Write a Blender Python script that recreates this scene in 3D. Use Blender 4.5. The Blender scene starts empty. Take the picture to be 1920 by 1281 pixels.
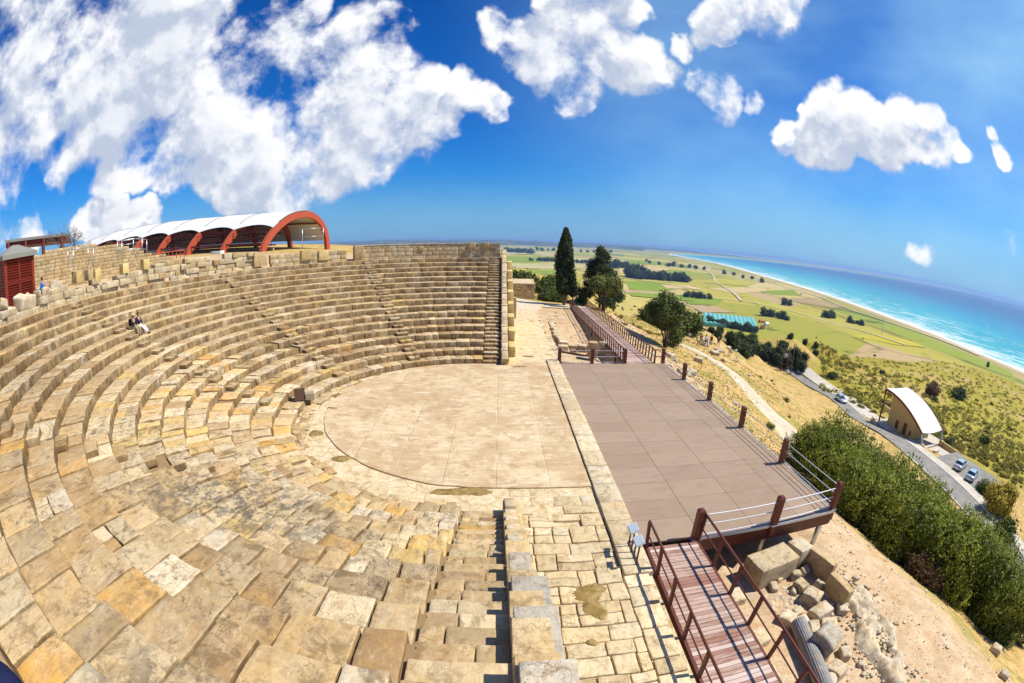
import bpy, math, random
import numpy as np
from mathutils import Vector, Matrix
random.seed(7); RNG = np.random.default_rng(7)
scene = bpy.context.scene
COL = scene.collection
R = math.radians

# ---------------------------------------------------------------- camera (full-frame fisheye)
CAMP = np.array([0.872, -21.894, 8.469]); YAW, PITCH, ROLL, FPX = 0.02990554, -0.22156359, 0.01814233, 859.764
def _axes():
    cy, sy, cp, sp, cr, sr = math.cos(YAW), math.sin(YAW), math.cos(PITCH), math.sin(PITCH), math.cos(ROLL), math.sin(ROLL)
    f = np.array([sy*cp, cy*cp, sp]); r = np.array([cy, -sy, 0.0]); u = np.cross(r, f)
    return cr*r+sr*u, -sr*r+cr*u, f
AX, AY, AF = _axes()
cam_data = bpy.data.cameras.new("camera"); cam = bpy.data.objects.new("camera", cam_data); COL.objects.link(cam)
cam_data.type = 'PANO'
try:
    cam_data.panorama_type = 'FISHEYE_EQUISOLID'; tgt = cam_data
except Exception:
    tgt = cam_data.cycles; tgt.panorama_type = 'FISHEYE_EQUISOLID'
tgt.fisheye_lens = FPX*36/1920; tgt.fisheye_fov = R(220)
cam_data.sensor_fit = 'HORIZONTAL'; cam_data.sensor_width = 36; cam_data.sensor_height = 24
cam_data.clip_start = 0.05; cam_data.clip_end = 80000
m = Matrix.Identity(4)
for i in range(3):
    m[i][0], m[i][1], m[i][2], m[i][3] = AX[i], AY[i], -AF[i], CAMP[i]
cam.matrix_world = m
scene.camera = cam

def ray(px, py):
    x = px-960.0; y = 640.5-py; r = math.hypot(x, y) or 1e-9; th = 2*math.asin(r/2/FPX); s = math.sin(th)/r
    return x*s*AX + y*s*AY + math.cos(th)*AF
def onz(px, py, z):
    d = ray(px, py); t = (z-CAMP[2])/d[2]; return CAMP+t*d
def dirv(px, py):
    return ray(px, py)

# ---------------------------------------------------------------- light
SUN_EL, SUN_AZ = 54.0, -4.0           # elevation; azimuth from +x towards +y
sd = np.array([math.cos(R(SUN_EL))*math.cos(R(SUN_AZ)), math.cos(R(SUN_EL))*math.sin(R(SUN_AZ)), math.sin(R(SUN_EL))])
sl = bpy.data.lights.new("sun", 'SUN'); sl.energy = 4.7; sl.angle = R(0.5); sl.color = (1.0, 0.925, 0.79)
so = bpy.data.objects.new("sun", sl); COL.objects.link(so)
so.rotation_euler = Vector(sd).to_track_quat('Z', 'Y').to_euler()
scene.view_settings.view_transform = 'Standard'; scene.view_settings.look = 'None'
scene.view_settings.exposure = 0.40; scene.view_settings.gamma = 1.0
scene.cycles.max_bounces = 6; scene.cycles.diffuse_bounces = 3; scene.cycles.glossy_bounces = 2
scene.cycles.transparent_max_bounces = 6; scene.cycles.volume_bounces = 0
scene.cycles.caustics_reflective = False; scene.cycles.caustics_refractive = False

class NT:
    """small node-tree writer"""
    def __init__(s, tree): s.t = tree; s.n = tree.nodes; s.l = tree.links
    def node(s, typ, **kw):
        n = s.n.new(typ)
        for k, v in kw.items(): setattr(n, k, v)
        return n
    def put(s, sock, v):
        if v is None: return
        if isinstance(v, bpy.types.NodeSocket): s.l.new(v, sock)
        elif isinstance(v, (tuple, list)) and len(v) == 3 and sock.type == 'RGBA': sock.default_value = (*v, 1)
        else: sock.default_value = v
    def math(s, op, a, b=None, c=None, clamp=False):
        n = s.node('ShaderNodeMath', operation=op, use_clamp=clamp)
        s.put(n.inputs[0], a); s.put(n.inputs[1], b)
        if c is not None: s.put(n.inputs[2], c)
        return n.outputs[0]
    def vmath(s, op, a, b=None, out=0):
        n = s.node('ShaderNodeVectorMath', operation=op); s.put(n.inputs[0], a)
        if b is not None:
            if op == 'SCALE': s.put(n.inputs['Scale'], b)
            else: s.put(n.inputs[1], b)
        return n.outputs['Value'] if out == 'v' else n.outputs[0]
    def mapr(s, v, a, b, c=0.0, d=1.0, smooth=False):
        n = s.node('ShaderNodeMapRange', interpolation_type='SMOOTHSTEP' if smooth else 'LINEAR'); n.clamp = True
        s.put(n.inputs[0], v)
        for i, x in enumerate((a, b, c, d)): s.put(n.inputs[i+1], x)
        return n.outputs[0]
    def mix(s, f, a, b, blend='MIX'):
        n = s.node('ShaderNodeMix', data_type='RGBA', blend_type=blend); n.clamp_factor = True
        s.put(n.inputs['Factor'], f); s.put(n.inputs[6], a); s.put(n.inputs[7], b)
        return n.outputs[2]
    def noise(s, vec, scale, detail=4, rough=0.55, dist=0.0, lac=2.0, out=0):
        n = s.node('ShaderNodeTexNoise'); s.put(n.inputs['Vector'], vec); s.put(n.inputs['Scale'], scale)
        n.inputs['Detail'].default_value = detail; n.inputs['Roughness'].default_value = rough
        n.inputs['Distortion'].default_value = dist; n.inputs['Lacunarity'].default_value = lac
        return n.outputs[out]
    def voro(s, vec, scale, feature='F1', out='Distance', rnd=1.0, metric='EUCLIDEAN'):
        n = s.node('ShaderNodeTexVoronoi', feature=feature)
        if feature not in ('DISTANCE_TO_EDGE',): n.distance = metric
        s.put(n.inputs['Vector'], vec); s.put(n.inputs['Scale'], scale); n.inputs['Randomness'].default_value = rnd
        return n.outputs[out]
    def ramp(s, f, stops, interp='LINEAR'):
        n = s.node('ShaderNodeValToRGB'); n.color_ramp.interpolation = interp; e = n.color_ramp.elements
        while len(e) > 1: e.remove(e[-1])
        for i, (p, c) in enumerate(stops):
            k = e[0] if i == 0 else e.new(p)
            k.position = p; k.color = (*c, 1)
        s.put(n.inputs[0], f); return n.outputs[0]
    def sep(s, v):
        n = s.node('ShaderNodeSeparateXYZ'); s.put(n.inputs[0], v); return n.outputs
    def comb(s, x, y, z):
        n = s.node('ShaderNodeCombineXYZ')
        for i, v in enumerate((x, y, z)): s.put(n.inputs[i], v)
        return n.outputs[0]
    def attr(s, name): 
        n = s.node('ShaderNodeAttribute', attribute_name=name); return n
    def bump(s, h, strength=0.5, dist=0.02, normal=None):
        n = s.node('ShaderNodeBump'); n.inputs['Strength'].default_value = strength; n.inputs['Distance'].default_value = dist
        s.put(n.inputs['Height'], h); s.put(n.inputs['Normal'], normal); return n.outputs[0]

# ---------------------------------------------------------------- sky with cumulus clouds
world = bpy.data.worlds.new("World"); scene.world = world; world.use_nodes = True
W = NT(world.node_tree); W.n.clear()
# blobs: photo bearing of the cloud lumps (as directions) and their angular radius in degrees
BL = [(20,20,15,1),(130,70,13,1),(20,150,12,1),(240,120,12,1),(120,190,10,1),(330,150,10,1),(30,240,6,1),(10,300,4,1),(260,230,7,1),(210,330,4,.8),
 (360,20,6,1),(250,20,9,1),(330,110,8,1),(370,250,8,1),(450,190,9,1),(520,60,6.5,1),(470,90,6,1),(590,20,3.6,.9),(560,130,7,1),(690,90,5.5,1),(730,45,3,.9),(640,130,6,1),
 (560,220,9,1),(650,230,9,1),(740,220,8,1),(800,210,6,1),(840,200,3.5,1),(700,280,5,.9),(780,170,5,1),(620,290,6,1),(480,290,6,1),(420,310,4,.9),(330,310,5,1),(270,300,5,1),(100,320,2.6,.8),(60,370,2,.3),
 (400,330,3,.9),(500,345,5,1),(450,360,3.4,.9),(560,350,3.6,1),(310,360,1.8,.8),(200,365,1.6,.7),(545,285,4,.9),(640,335,1.6,.5),(160,420,3,1),(220,415,3.2,1),(280,415,2.4,.9),(60,432,2.6,1),(10,420,3.5,1),(0,350,4,.9),(190,440,2.4,.9),
 (870,150,2.5,.9),(900,180,3,.9),(925,205,2.2,.8),(940,185,1.5,.8),
 (940,60,3.4,.95),(990,80,4,1),(1060,110,6,1),(1130,100,5.5,1),(1180,130,5,1),(1080,170,4,1),(1110,40,3.5,.9),(1090,8,5,1),(1150,0,5,1),(1235,140,3,.8),(1010,95,3.5,.95),(1280,92,2,.8),
 (1360,40,4.5,1),(1420,15,5,1),(1330,70,2.4,.8),(1378,88,1.4,.8),(1470,10,3.5,.9),(1310,155,2.4,.85),(1345,175,3.6,.95),(1352,195,1.8,.8),(1410,180,2,.8),(1190,20,3,.8),
 (1490,255,2.8,.95),(1540,270,4,1),(1560,215,4,1),(1600,240,4.5,1),(1650,265,4.2,1),(1700,240,3.6,1),(1740,250,3.6,1),(1770,280,3,1),(1795,295,2,.9),(1520,195,1.4,.7),(1590,290,3.4,1),
 (1885,285,1.8,.85),(1865,250,1.2,.7),(1890,300,1.2,.8),(1720,465,2,.55),(1700,460,1.5,.5),(1880,470,2.2,.4)]
def cloud_group():
    g = bpy.data.node_groups.new("cloud_density", 'ShaderNodeTree'); G = NT(g)
    g.interface.new_socket("Dir", in_out='INPUT', socket_type='NodeSocketVector')
    g.interface.new_socket("Density", in_out='OUTPUT', socket_type='NodeSocketFloat')
    gi = G.node('NodeGroupInput'); go = G.node('NodeGroupOutput')
    d = gi.outputs[0]
    w = G.vmath('SCALE', G.vmath('SUBTRACT', G.noise(d, 5.0, 4, .6, out=1), (0.5, 0.5, 0.5)), 0.16)
    dw = G.vmath('NORMALIZE', G.vmath('ADD', d, w))
    acc = None
    for (px, py, rad, amp) in BL:
        c = ray(px, py); rr = rad*1.05
        dot = G.vmath('DOT_PRODUCT', dw, tuple(float(v) for v in c), out='v')
        b = G.mapr(dot, math.cos(R(rr)), 1.0, 0.0, amp)
        acc = b if acc is None else G.math('MAXIMUM', acc, b)
    dq = G.vmath('ADD', d, G.vmath('SCALE', w, .30))
    n1 = G.noise(dq, 5.6, 12, .56, .0)
    n2 = G.math('SUBTRACT', n1, 0.5)
    v = G.voro(G.vmath('ADD', d, G.vmath('SCALE', w, .35)), 26.0, 'SMOOTH_F1')
    puff = G.math('MULTIPLY', G.math('SUBTRACT', 0.45, v), 0.16)
    gate = G.mapr(acc, 0.0, 0.35, 0, 1)
    n3 = G.math('SUBTRACT', G.noise(dq, 17.0, 9, .58), .5)
    tot = G.math('ADD', G.math('MINIMUM', G.math('MULTIPLY', acc, 1.2), .66), G.math('MULTIPLY', gate, G.math('ADD', G.math('ADD', G.math('MULTIPLY', n2, 3.0), G.math('MULTIPLY', n3, 1.1)), puff)))
    G.l.new(tot, go.inputs[0]); return g
cg = cloud_group()
tc = W.node('ShaderNodeTexCoord'); D = W.vmath('NORMALIZE', tc.outputs['Generated'])
def dens(vec):
    n = W.node('ShaderNodeGroup'); n.node_tree = cg; W.put(n.inputs[0], vec); return n.outputs[0]
d0 = dens(D)
d1 = dens(W.vmath('NORMALIZE', W.vmath('ADD', D, tuple(float(v)*0.035 for v in (sd+np.array([0, 0, .8]))))))
alpha = W.mapr(d0, 0.10, 0.74, 0, 1, True)
thick = W.mapr(d1, 0.25, 0.95, 0, 1, True)
wisp = W.noise(W.vmath('MULTIPLY', D, (3, 3, 9)), 3.0, 6, .6)
z = W.sep(D)[2]
sky = W.node('ShaderNodeTexSky', sky_type='NISHITA'); sky.sun_disc = False
sky.sun_elevation = R(SUN_EL); sky.sun_rotation = R(90-SUN_AZ); sky.altitude = 80
sky.air_density = 1.0; sky.dust_density = 0.6; sky.ozone_density = 2.0
hsv = W.node('ShaderNodeHueSaturation'); W.put(hsv.inputs['Color'], sky.outputs[0]); hsv.inputs['Saturation'].default_value = 1.35
hsv.inputs['Hue'].default_value = 0.495
skyc = hsv.outputs[0]
skyc = W.mix(1.0, skyc, W.ramp(W.mapr(z, -0.02, 0.75), [(0, (.36, .74, 1.28)), (.22, (.24, .84, 1.50)), (1, (.13, .66, 1.32))]), 'MULTIPLY')
hazeb = W.math('MULTIPLY', W.mapr(z, 0.0, 0.16, 1, 0, True), W.mapr(wisp, .40, .75, .62, .85))
skyc = W.mix(hazeb, skyc, (2.6, 5.4, 9.2))
side = W.mapr(W.vmath('DOT_PRODUCT', D, tuple(float(v) for v in ray(1780, 120)), out='v'), .45, 1.0, 0, 1, True)
veil = W.math('MULTIPLY', side, W.mapr(W.noise(W.vmath('MULTIPLY', D, (1, 1, 2.2)), 2.2, 6, .5), .30, .72, .15, .78))
skyc = W.mix(veil, skyc, (4.6, 8.2, 11.2))
big = W.noise(D, 2.4, 3, .5)
relief = W.mapr(W.math('SUBTRACT', d1, d0), -.30, .30, 0, 1, True)
shade = W.math('ADD', W.math('MULTIPLY', relief, .60), W.math('MULTIPLY', thick, .40), clamp=True)
cloudc = W.mix(shade, (11.6, 11.7, 11.9), (6.0, 6.8, 8.5))
col = W.mix(alpha, skyc, cloudc)
bg = W.node('ShaderNodeBackground'); W.put(bg.inputs[0], col); bg.inputs[1].default_value = 0.068
wo = W.node('ShaderNodeOutputWorld'); W.l.new(bg.outputs[0], wo.inputs[0])
world.cycles.sampling_method = 'MANUAL'; world.cycles.sample_map_resolution = 512
# ---------------------------------------------------------------- mesh helpers
def sm(a, b, x):
    t = np.clip((x-a)/(b-a), 0, 1); return t*t*(3-2*t)
_ph = RNG.uniform(0, 6.28, (24,)); _dr = RNG.normal(size=(24, 3)); _dr /= np.linalg.norm(_dr, axis=1)[:, None]
def wob(p, freq=1.0, octs=3):
    """cheap smooth noise, about -1..1"""
    p = np.asarray(p, float); o = np.zeros(p.shape[:-1]); a = 1.0; s = 0
    for k in range(octs):
        for j in range(4):
            i = (k*4+j) % 24
            o += a*np.sin(freq*(1.9**k)*(p@_dr[i])*(1+.23*j)+_ph[i]+k)
        s += a*2.2; a *= .55
    return o/s
class MB:
    def __init__(s): s.v = []; s.q = []; s.t = []; s.qt = []; s.tt = []; s.qm = []; s.tm = []; s.nv = 0
    def add(s, v, quads=None, tris=None, tint=(.5, .5, .5), mat=0):
        v = np.asarray(v, float).reshape(-1, 3)
        if quads is not None and len(quads):
            q = np.asarray(quads, int).reshape(-1, 4)+s.nv; s.q.append(q)
            tt = np.asarray(tint, float); s.qt.append(np.broadcast_to(tt, (len(q), 3)) if tt.ndim == 1 else tt); s.qm.append(np.full(len(q), mat))
        if tris is not None and len(tris):
            q = np.asarray(tris, int).reshape(-1, 3)+s.nv; s.t.append(q)
            tt = np.asarray(tint, float); s.tt.append(np.broadcast_to(tt, (len(q), 3)) if tt.ndim == 1 else tt); s.tm.append(np.full(len(q), mat))
        s.v.append(v); s.nv += len(v)
    def box(s, c, size, rot=0.0, bev=0.0, tint=(.5, .5, .5), M=None, seg=(1, 1, 1), noise=0.0, nf=3.0, fn=None, mat=0):
        v, q = rbox(tuple(size), bev, tuple(seg)); v = v.copy()
        if M is not None: v = v@np.asarray(M, float).T
        elif rot: c_, s_ = math.cos(rot), math.sin(rot); v = v@np.array([[c_, s_, 0], [-s_, c_, 0], [0, 0, 1]])
        v = v+np.asarray(c, float)
        if noise: v = v+noise*np.stack([wob(v+i*7.3, nf) for i in range(3)], -1)
        if fn: v = fn(v)
        s.add(v, q, tint=tint, mat=mat)
    def tube(s, pts, rad, n=8, caps=True, tint=(.5, .5, .5), mat=0):
        pts = [np.asarray(p, float) for p in pts]; k = len(pts); rad = [rad]*k if np.isscalar(rad) else list(rad)
        V = []; up = np.array([0, 0, 1.0]); X = None
        for i, p in enumerate(pts):
            d = pts[min(i+1, k-1)]-pts[max(i-1, 0)]; d = d/(np.linalg.norm(d)+1e-12)
            if X is None:
                X = np.cross(d, up) if abs(d[2]) < .95 else np.cross(d, (1, 0, 0))
            X = X-d*(X@d); X = X/(np.linalg.norm(X)+1e-12); Y = np.cross(d, X)
            a = np.arange(n)*2*math.pi/n
            V.append(p+rad[i]*(np.cos(a)[:, None]*X+np.sin(a)[:, None]*Y))
        V = np.concatenate(V); Q = []
        for i in range(k-1):
            for j in range(n):
                Q.append((i*n+j, i*n+(j+1) % n, (i+1)*n+(j+1) % n, (i+1)*n+j))
        T = []
        if caps:
            V = np.vstack([V, pts[0], pts[-1]])
            for j in range(n):
                T.append((k*n, (j+1) % n, j)); T.append((k*n+1, (k-1)*n+j, (k-1)*n+(j+1) % n))
        s.add(V, Q, T, tint, mat)
        if caps: pass
    def beam(s, a, b, w, h, up=(0, 0, 1), bev=0.0, tint=(.5, .5, .5), mat=0):
        a = np.asarray(a, float); b = np.asarray(b, float); d = b-a; L = np.linalg.norm(d); d = d/L
        x = np.cross(np.asarray(up, float), d)
        if np.linalg.norm(x) < 1e-4: x = np.cross((1., 0, 0), d)
        x /= np.linalg.norm(x); z = np.cross(d, x)
        s.box((a+b)/2, (w, L, h), M=np.stack([x, d, z], 1), bev=bev, tint=tint, mat=mat)
    def grid(s, P, tint=(.5, .5, .5), close=False, mat=0, flip=False):
        P = np.asarray(P, float); a, b = P.shape[:2]
        i, j = np.meshgrid(np.arange(a-1), np.arange(b if close else b-1), indexing='ij'); j2 = (j+1) % b
        q = np.stack([i*b+j, (i+1)*b+j, (i+1)*b+j2, i*b+j2], -1).reshape(-1, 4)
        if flip: q = q[:, ::-1]
        s.add(P.reshape(-1, 3), q, tint=tint, mat=mat)
    def build(s, name, mat, parent=None, smooth=False, loc=None):
        V = np.concatenate(s.v) if s.v else np.zeros((0, 3))
        if loc is not None: V = V-np.asarray(loc, float)
        me = bpy.data.meshes.new(name); Q = np.concatenate(s.q) if s.q else np.zeros((0, 4), int); T = np.concatenate(s.t) if s.t else np.zeros((0, 3), int)
        me.vertices.add(len(V)); me.vertices.foreach_set('co', V.astype(np.float32).ravel())
        nl = Q.size+T.size; me.loops.add(nl); me.loops.foreach_set('vertex_index', np.concatenate([Q.ravel(), T.ravel()]).astype(np.int32))
        nf = len(Q)+len(T); me.polygons.add(nf)
        ls = np.concatenate([np.arange(len(Q))*4, Q.size+np.arange(len(T))*3]).astype(np.int32)
        me.polygons.foreach_set('loop_start', ls)
        try: me.polygons.foreach_set('loop_total', np.concatenate([np.full(len(Q), 4), np.full(len(T), 3)]).astype(np.int32))
        except Exception: pass
        me.polygons.foreach_set('use_smooth', np.full(nf, bool(smooth)))
        mi = np.concatenate([x for x in (s.qm+s.tm)]) if nf else np.zeros(0)
        if isinstance(mat, (list, tuple)):
            for mm in mat: me.materials.append(mm)
            me.polygons.foreach_set('material_index', mi.astype(np.int32))
        else: me.materials.append(mat)
        tn = np.concatenate(s.qt+s.tt) if nf else np.zeros((0, 3))
        at = me.attributes.new('tint', 'FLOAT_COLOR', 'FACE'); c4 = np.ones((nf, 4), np.float32); c4[:, :3] = tn
        at.data.foreach_set('color', c4.ravel())
        me.update(calc_edges=True); me.validate()
        o = bpy.data.objects.new(name, me); COL.objects.link(o)
        if loc is not None: o.location = loc
        if parent is not None: o.parent = parent
        return o
_rb = {}
def rbox(size, bev, seg):
    key = (size, bev, seg)
    if key in _rb: return _rb[key]
    h = np.array(size)/2.0; b = min(bev, min(h)*.9)
    ax = []
    for k in range(3):
        if b > 0:
            e = np.linspace(-(h[k]-b), h[k]-b, seg[k]+1); ax.append(np.concatenate([[-h[k]], e, [h[k]]]))
        else: ax.append(np.linspace(-h[k], h[k], seg[k]+1))
    n = [len(a)-1 for a in ax]; idx = {}; V = []; Q = []
    def vid(i, j, k):
        t = (i, j, k)
        if t not in idx: idx[t] = len(V); V.append((ax[0][i], ax[1][j], ax[2][k]))
        return idx[t]
    for j in range(n[1]):
        for k in range(n[2]):
            Q.append((vid(0, j, k), vid(0, j, k+1), vid(0, j+1, k+1), vid(0, j+1, k))); Q.append((vid(n[0], j, k), vid(n[0], j+1, k), vid(n[0], j+1, k+1), vid(n[0], j, k+1)))
    for i in range(n[0]):
        for k in range(n[2]):
            Q.append((vid(i, 0, k), vid(i+1, 0, k), vid(i+1, 0, k+1), vid(i, 0, k+1))); Q.append((vid(i, n[1], k), vid(i, n[1], k+1), vid(i+1, n[1], k+1), vid(i+1, n[1], k)))
        for j in range(n[1]):
            Q.append((vid(i, j, 0), vid(i, j+1, 0), vid(i+1, j+1, 0), vid(i+1, j, 0))); Q.append((vid(i, j, n[2]), vid(i+1, j, n[2]), vid(i+1, j+1, n[2]), vid(i, j+1, n[2])))
    V = np.array(V, float)
    if b > 0:
        inner = np.clip(V, -(h-b), h-b); d = V-inner; L = np.linalg.norm(d, axis=1); k = L > 1e-9
        V[k] = inner[k]+b*d[k]/L[k][:, None]
    _rb[key] = (V, np.array(Q)); return _rb[key]

def thing(name, label, cat, loc=(0, 0, 0), rz=0.0, group=None, kind=None):
    o = bpy.data.objects.new(name, None); COL.objects.link(o); o.location = loc; o.rotation_euler = (0, 0, rz); o.empty_display_size = .3
    return tag(o, label, cat, group, kind)
def tag(o, label, cat, group=None, kind=None):
    o['label'] = label; o['category'] = cat
    if group: o['group'] = group
    if kind: o['kind'] = kind
    return o
def struct(o, label=None, cat=None):
    o['kind'] = 'structure'
    if label: o['label'] = label
    if cat: o['category'] = cat
    return o
def dup(root, loc=None, rz=None, label=None, scale=None, cat=None):
    r = root.copy(); COL.objects.link(r)
    if loc is not None: r.location = loc
    if rz is not None: r.rotation_euler = (0, 0, rz)
    if scale is not None: r.scale = (scale,)*3 if np.isscalar(scale) else scale
    if label: r['label'] = label
    if cat: r['category'] = cat
    for ch in list(root.children):
        c = ch.copy(); COL.objects.link(c); c.parent = r
        for g in list(ch.children):
            d = g.copy(); COL.objects.link(d); d.parent = c
    return r

# ---------------------------------------------------------------- materials
def newmat(name):
    m = bpy.data.materials.new(name); m.use_nodes = True; t = NT(m.node_tree); t.n.clear()
    b = t.node('ShaderNodeBsdfPrincipled'); o = t.node('ShaderNodeOutputMaterial'); t.l.new(b.outputs[0], o.inputs[0])
    return m, t, b
def fin(t, b, col, rough=.85, nrm=None, spec=.25, metal=0.0):
    t.put(b.inputs['Base Color'], col); t.put(b.inputs['Roughness'], rough); t.put(b.inputs['Normal'], nrm)
    b.inputs['Specular IOR Level'].default_value = spec; b.inputs['Metallic'].default_value = metal
def geo(t):
    return t.node('ShaderNodeNewGeometry')

def stone_mat(name, stops, grime=.7, gcol=(.16, .105, .05), warm=.35, scale=1.0, bump=.6, pits=.5, lichen=.5, gain=1.0, streak=None, riser=.86):
    m, t, b = newmat(name); g = geo(t); P = g.outputs['Position']; a = t.attr('tint'); A = t.sep(a.outputs['Vector'])
    base = t.ramp(A[0], stops)
    off = t.vmath('SCALE', a.outputs['Vector'], 37.0); Q = t.vmath('ADD', P, off)
    if streak: Q2 = t.vmath('MULTIPLY', Q, streak)
    else: Q2 = Q
    n_big = t.noise(Q, 0.9*scale, 5, .6); n_mid = t.noise(Q2, 3.6*scale, 8, .66, .6); n_fine = t.noise(Q2, 18*scale, 8, .7)
    n_w = t.noise(Q, 1.5*scale, 7, .62, .9); n_s = t.noise(t.vmath('MULTIPLY', Q, (1.0, .35, .8)), 7.0*scale, 9, .72, .5)
    base = t.mix(t.mapr(n_w, .47, .62, 0, warm), base, (.60, .38, .12))
    base = t.mix(t.mapr(n_big, .46, .62, 0, .35), base, (.68, .56, .37))
    base = t.mix(t.mapr(n_mid, .50, .64, 0, .55), base, (.30, .19, .09))
    base = t.mix(t.mapr(n_s, .54, .66, 0, .45), base, (.74, .64, .45))
    base = t.mix(t.mapr(n_s, .46, .34, 0, .45), base, (.26, .17, .08))
    base = t.mix(t.mapr(n_fine, .5, .7, 0, .28), base, gcol)
    dark = t.math('MULTIPLY', t.mapr(t.noise(Q, 1.9*scale, 11, .74, .5), .51, .60, 0, 1, True), t.mapr(A[2], .3, 1.0, .12, 1.0))
    base = t.mix(t.math('MULTIPLY', dark, grime), base, gcol)
    lic = t.math('MULTIPLY', t.mapr(t.noise(Q, 4.2*scale, 12, .80), .53, .60, 0, lichen*1.5), t.mapr(t.noise(P, .30, 4), .46, .56, .06, 1))
    base = t.mix(lic, base, (.10, .09, .075))
    blot = t.mapr(t.vmath('LENGTH', t.vmath('SUBTRACT', P, (-5.6, -13.2, 2.4)), out='v'), 1.2, 4.2, 1, 0, True)
    blot = t.math('MAXIMUM', blot, t.mapr(t.vmath('LENGTH', t.vmath('SUBTRACT', P, (-2.2, -20.3, 5.2)), out='v'), .3, 1.5, 1, 0, True))
    base = t.mix(t.math('MULTIPLY', blot, t.mapr(t.noise(Q, 2.6, 12, .78), .46, .56, 0, .8, True)), base, (.115, .105, .09))
    crk = t.voro(t.vmath('ADD', Q, t.vmath('SCALE', t.noise(Q, 2.0, 4, .6, out=1), .8)), 1.5, 'DISTANCE_TO_EDGE')
    base = t.mix(t.math('MULTIPLY', t.mapr(crk, 0, .022, 1, 0), t.mapr(n_big, .50, .58, 0, .7)), base, (.14, .09, .05))
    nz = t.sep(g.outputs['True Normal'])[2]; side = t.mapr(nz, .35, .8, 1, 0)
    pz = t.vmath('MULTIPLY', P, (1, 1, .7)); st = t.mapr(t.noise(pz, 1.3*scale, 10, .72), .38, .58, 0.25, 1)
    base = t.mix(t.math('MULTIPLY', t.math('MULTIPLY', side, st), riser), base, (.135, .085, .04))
    base = t.mix(1.0, base, t.mix(A[1], (.80*gain, .785*gain, .75*gain), (1.17*gain, 1.15*gain, 1.10*gain)), 'MULTIPLY')
    h = t.math('ADD', t.math('MULTIPLY', n_mid, .6), t.math('MULTIPLY', n_fine, .5))
    v = t.voro(Q, 22*scale, 'F1'); pit = t.mapr(v, .0, .28, -pits, 0)
    h = t.math('ADD', h, t.math('MULTIPLY', pit, t.mapr(n_big, .45, .6, 0, 1)))
    fin(t, b, base, .9, t.bump(h, bump, .05/scale), .12)
    return m
SEAT = [(0, (.34, .215, .105)), (.2, (.43, .29, .15)), (.34, (.44, .345, .22)), (.48, (.54, .385, .20)), (.62, (.60, .49, .32)), (.74, (.63, .54, .38)), (.84, (.62, .45, .17)), (.93, (.58, .32, .09)), (1, (.68, .60, .45))]
M = {}
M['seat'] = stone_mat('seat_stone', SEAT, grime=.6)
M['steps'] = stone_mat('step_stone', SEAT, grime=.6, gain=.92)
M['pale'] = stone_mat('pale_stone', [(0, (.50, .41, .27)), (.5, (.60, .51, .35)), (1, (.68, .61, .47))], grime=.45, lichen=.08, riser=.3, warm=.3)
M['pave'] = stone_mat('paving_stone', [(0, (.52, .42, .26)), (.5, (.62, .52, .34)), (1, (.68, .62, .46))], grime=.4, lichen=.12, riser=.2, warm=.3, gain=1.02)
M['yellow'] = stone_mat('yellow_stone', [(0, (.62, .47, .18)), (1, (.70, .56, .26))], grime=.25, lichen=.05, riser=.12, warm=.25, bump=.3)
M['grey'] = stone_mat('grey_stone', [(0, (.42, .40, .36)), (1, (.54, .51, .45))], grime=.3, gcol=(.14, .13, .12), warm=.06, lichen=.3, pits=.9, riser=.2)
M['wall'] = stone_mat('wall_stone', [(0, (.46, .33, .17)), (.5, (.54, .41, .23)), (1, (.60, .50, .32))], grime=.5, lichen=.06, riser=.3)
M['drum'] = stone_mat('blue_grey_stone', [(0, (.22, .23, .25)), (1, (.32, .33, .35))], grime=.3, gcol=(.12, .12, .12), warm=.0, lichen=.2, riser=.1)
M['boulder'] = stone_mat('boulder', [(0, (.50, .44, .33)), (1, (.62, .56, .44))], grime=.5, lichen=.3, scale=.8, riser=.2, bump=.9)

def simple(name, col, rough=.6, spec=.3, metal=0., nscale=6., namp=.25, bump=.15, coat=0., dirt=None):
    m, t, b = newmat(name); P = t.node('ShaderNodeTexCoord').outputs['Object']
    n = t.noise(P, nscale, 6, .6)
    c = t.mix(t.mapr(n, .3, .7, 0, namp), tuple(col), tuple(x*.55 for x in col))
    if dirt: c = t.mix(t.mapr(t.noise(P, nscale*.4, 8, .65), .5, .7, 0, .5), c, dirt)
    fin(t, b, c, rough, t.bump(t.noise(P, nscale*6, 5, .6), bump, .01), spec, metal)
    b.inputs['Coat Weight'].default_value = coat
    return m
M['redwood'] = simple('red_brown_paint', (.145, .028, .016), .42, .45, nscale=5, namp=.4, dirt=(.20, .07, .04))
M['rail'] = simple('rail_brown_paint', (.12, .032, .02), .5, .35, nscale=5)
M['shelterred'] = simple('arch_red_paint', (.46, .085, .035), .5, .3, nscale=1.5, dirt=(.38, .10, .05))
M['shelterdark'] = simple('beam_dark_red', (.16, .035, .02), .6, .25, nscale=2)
M['kiosk'] = simple('kiosk_red_paint', (.24, .028, .014), .5, .3, nscale=2.5, dirt=(.26, .05, .03))
M['kioskroof'] = simple('kiosk_roof_sheet', (.24, .24, .21), .6, .3, nscale=2)
M['steel'] = simple('galvanised_steel', (.55, .57, .60), .35, .5, .7, nscale=8)
M['cable'] = simple('steel_cable', (.62, .64, .68), .35, .5, .45, nscale=8)
M['whitepaint'] = simple('white_paint', (.75, .75, .74), .5, .3, nscale=4, namp=.1)
M['membrane'] = simple('white_membrane', (.68, .68, .66), .55, .3, nscale=.6, namp=.08, bump=.05, dirt=(.68, .66, .60))
M['black'] = simple('black_rubber', (.015, .015, .017), .7, .3)
M['glass'] = simple('dark_glass', (.02, .035, .05), .08, .8, nscale=1, namp=.05, bump=0)
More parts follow.
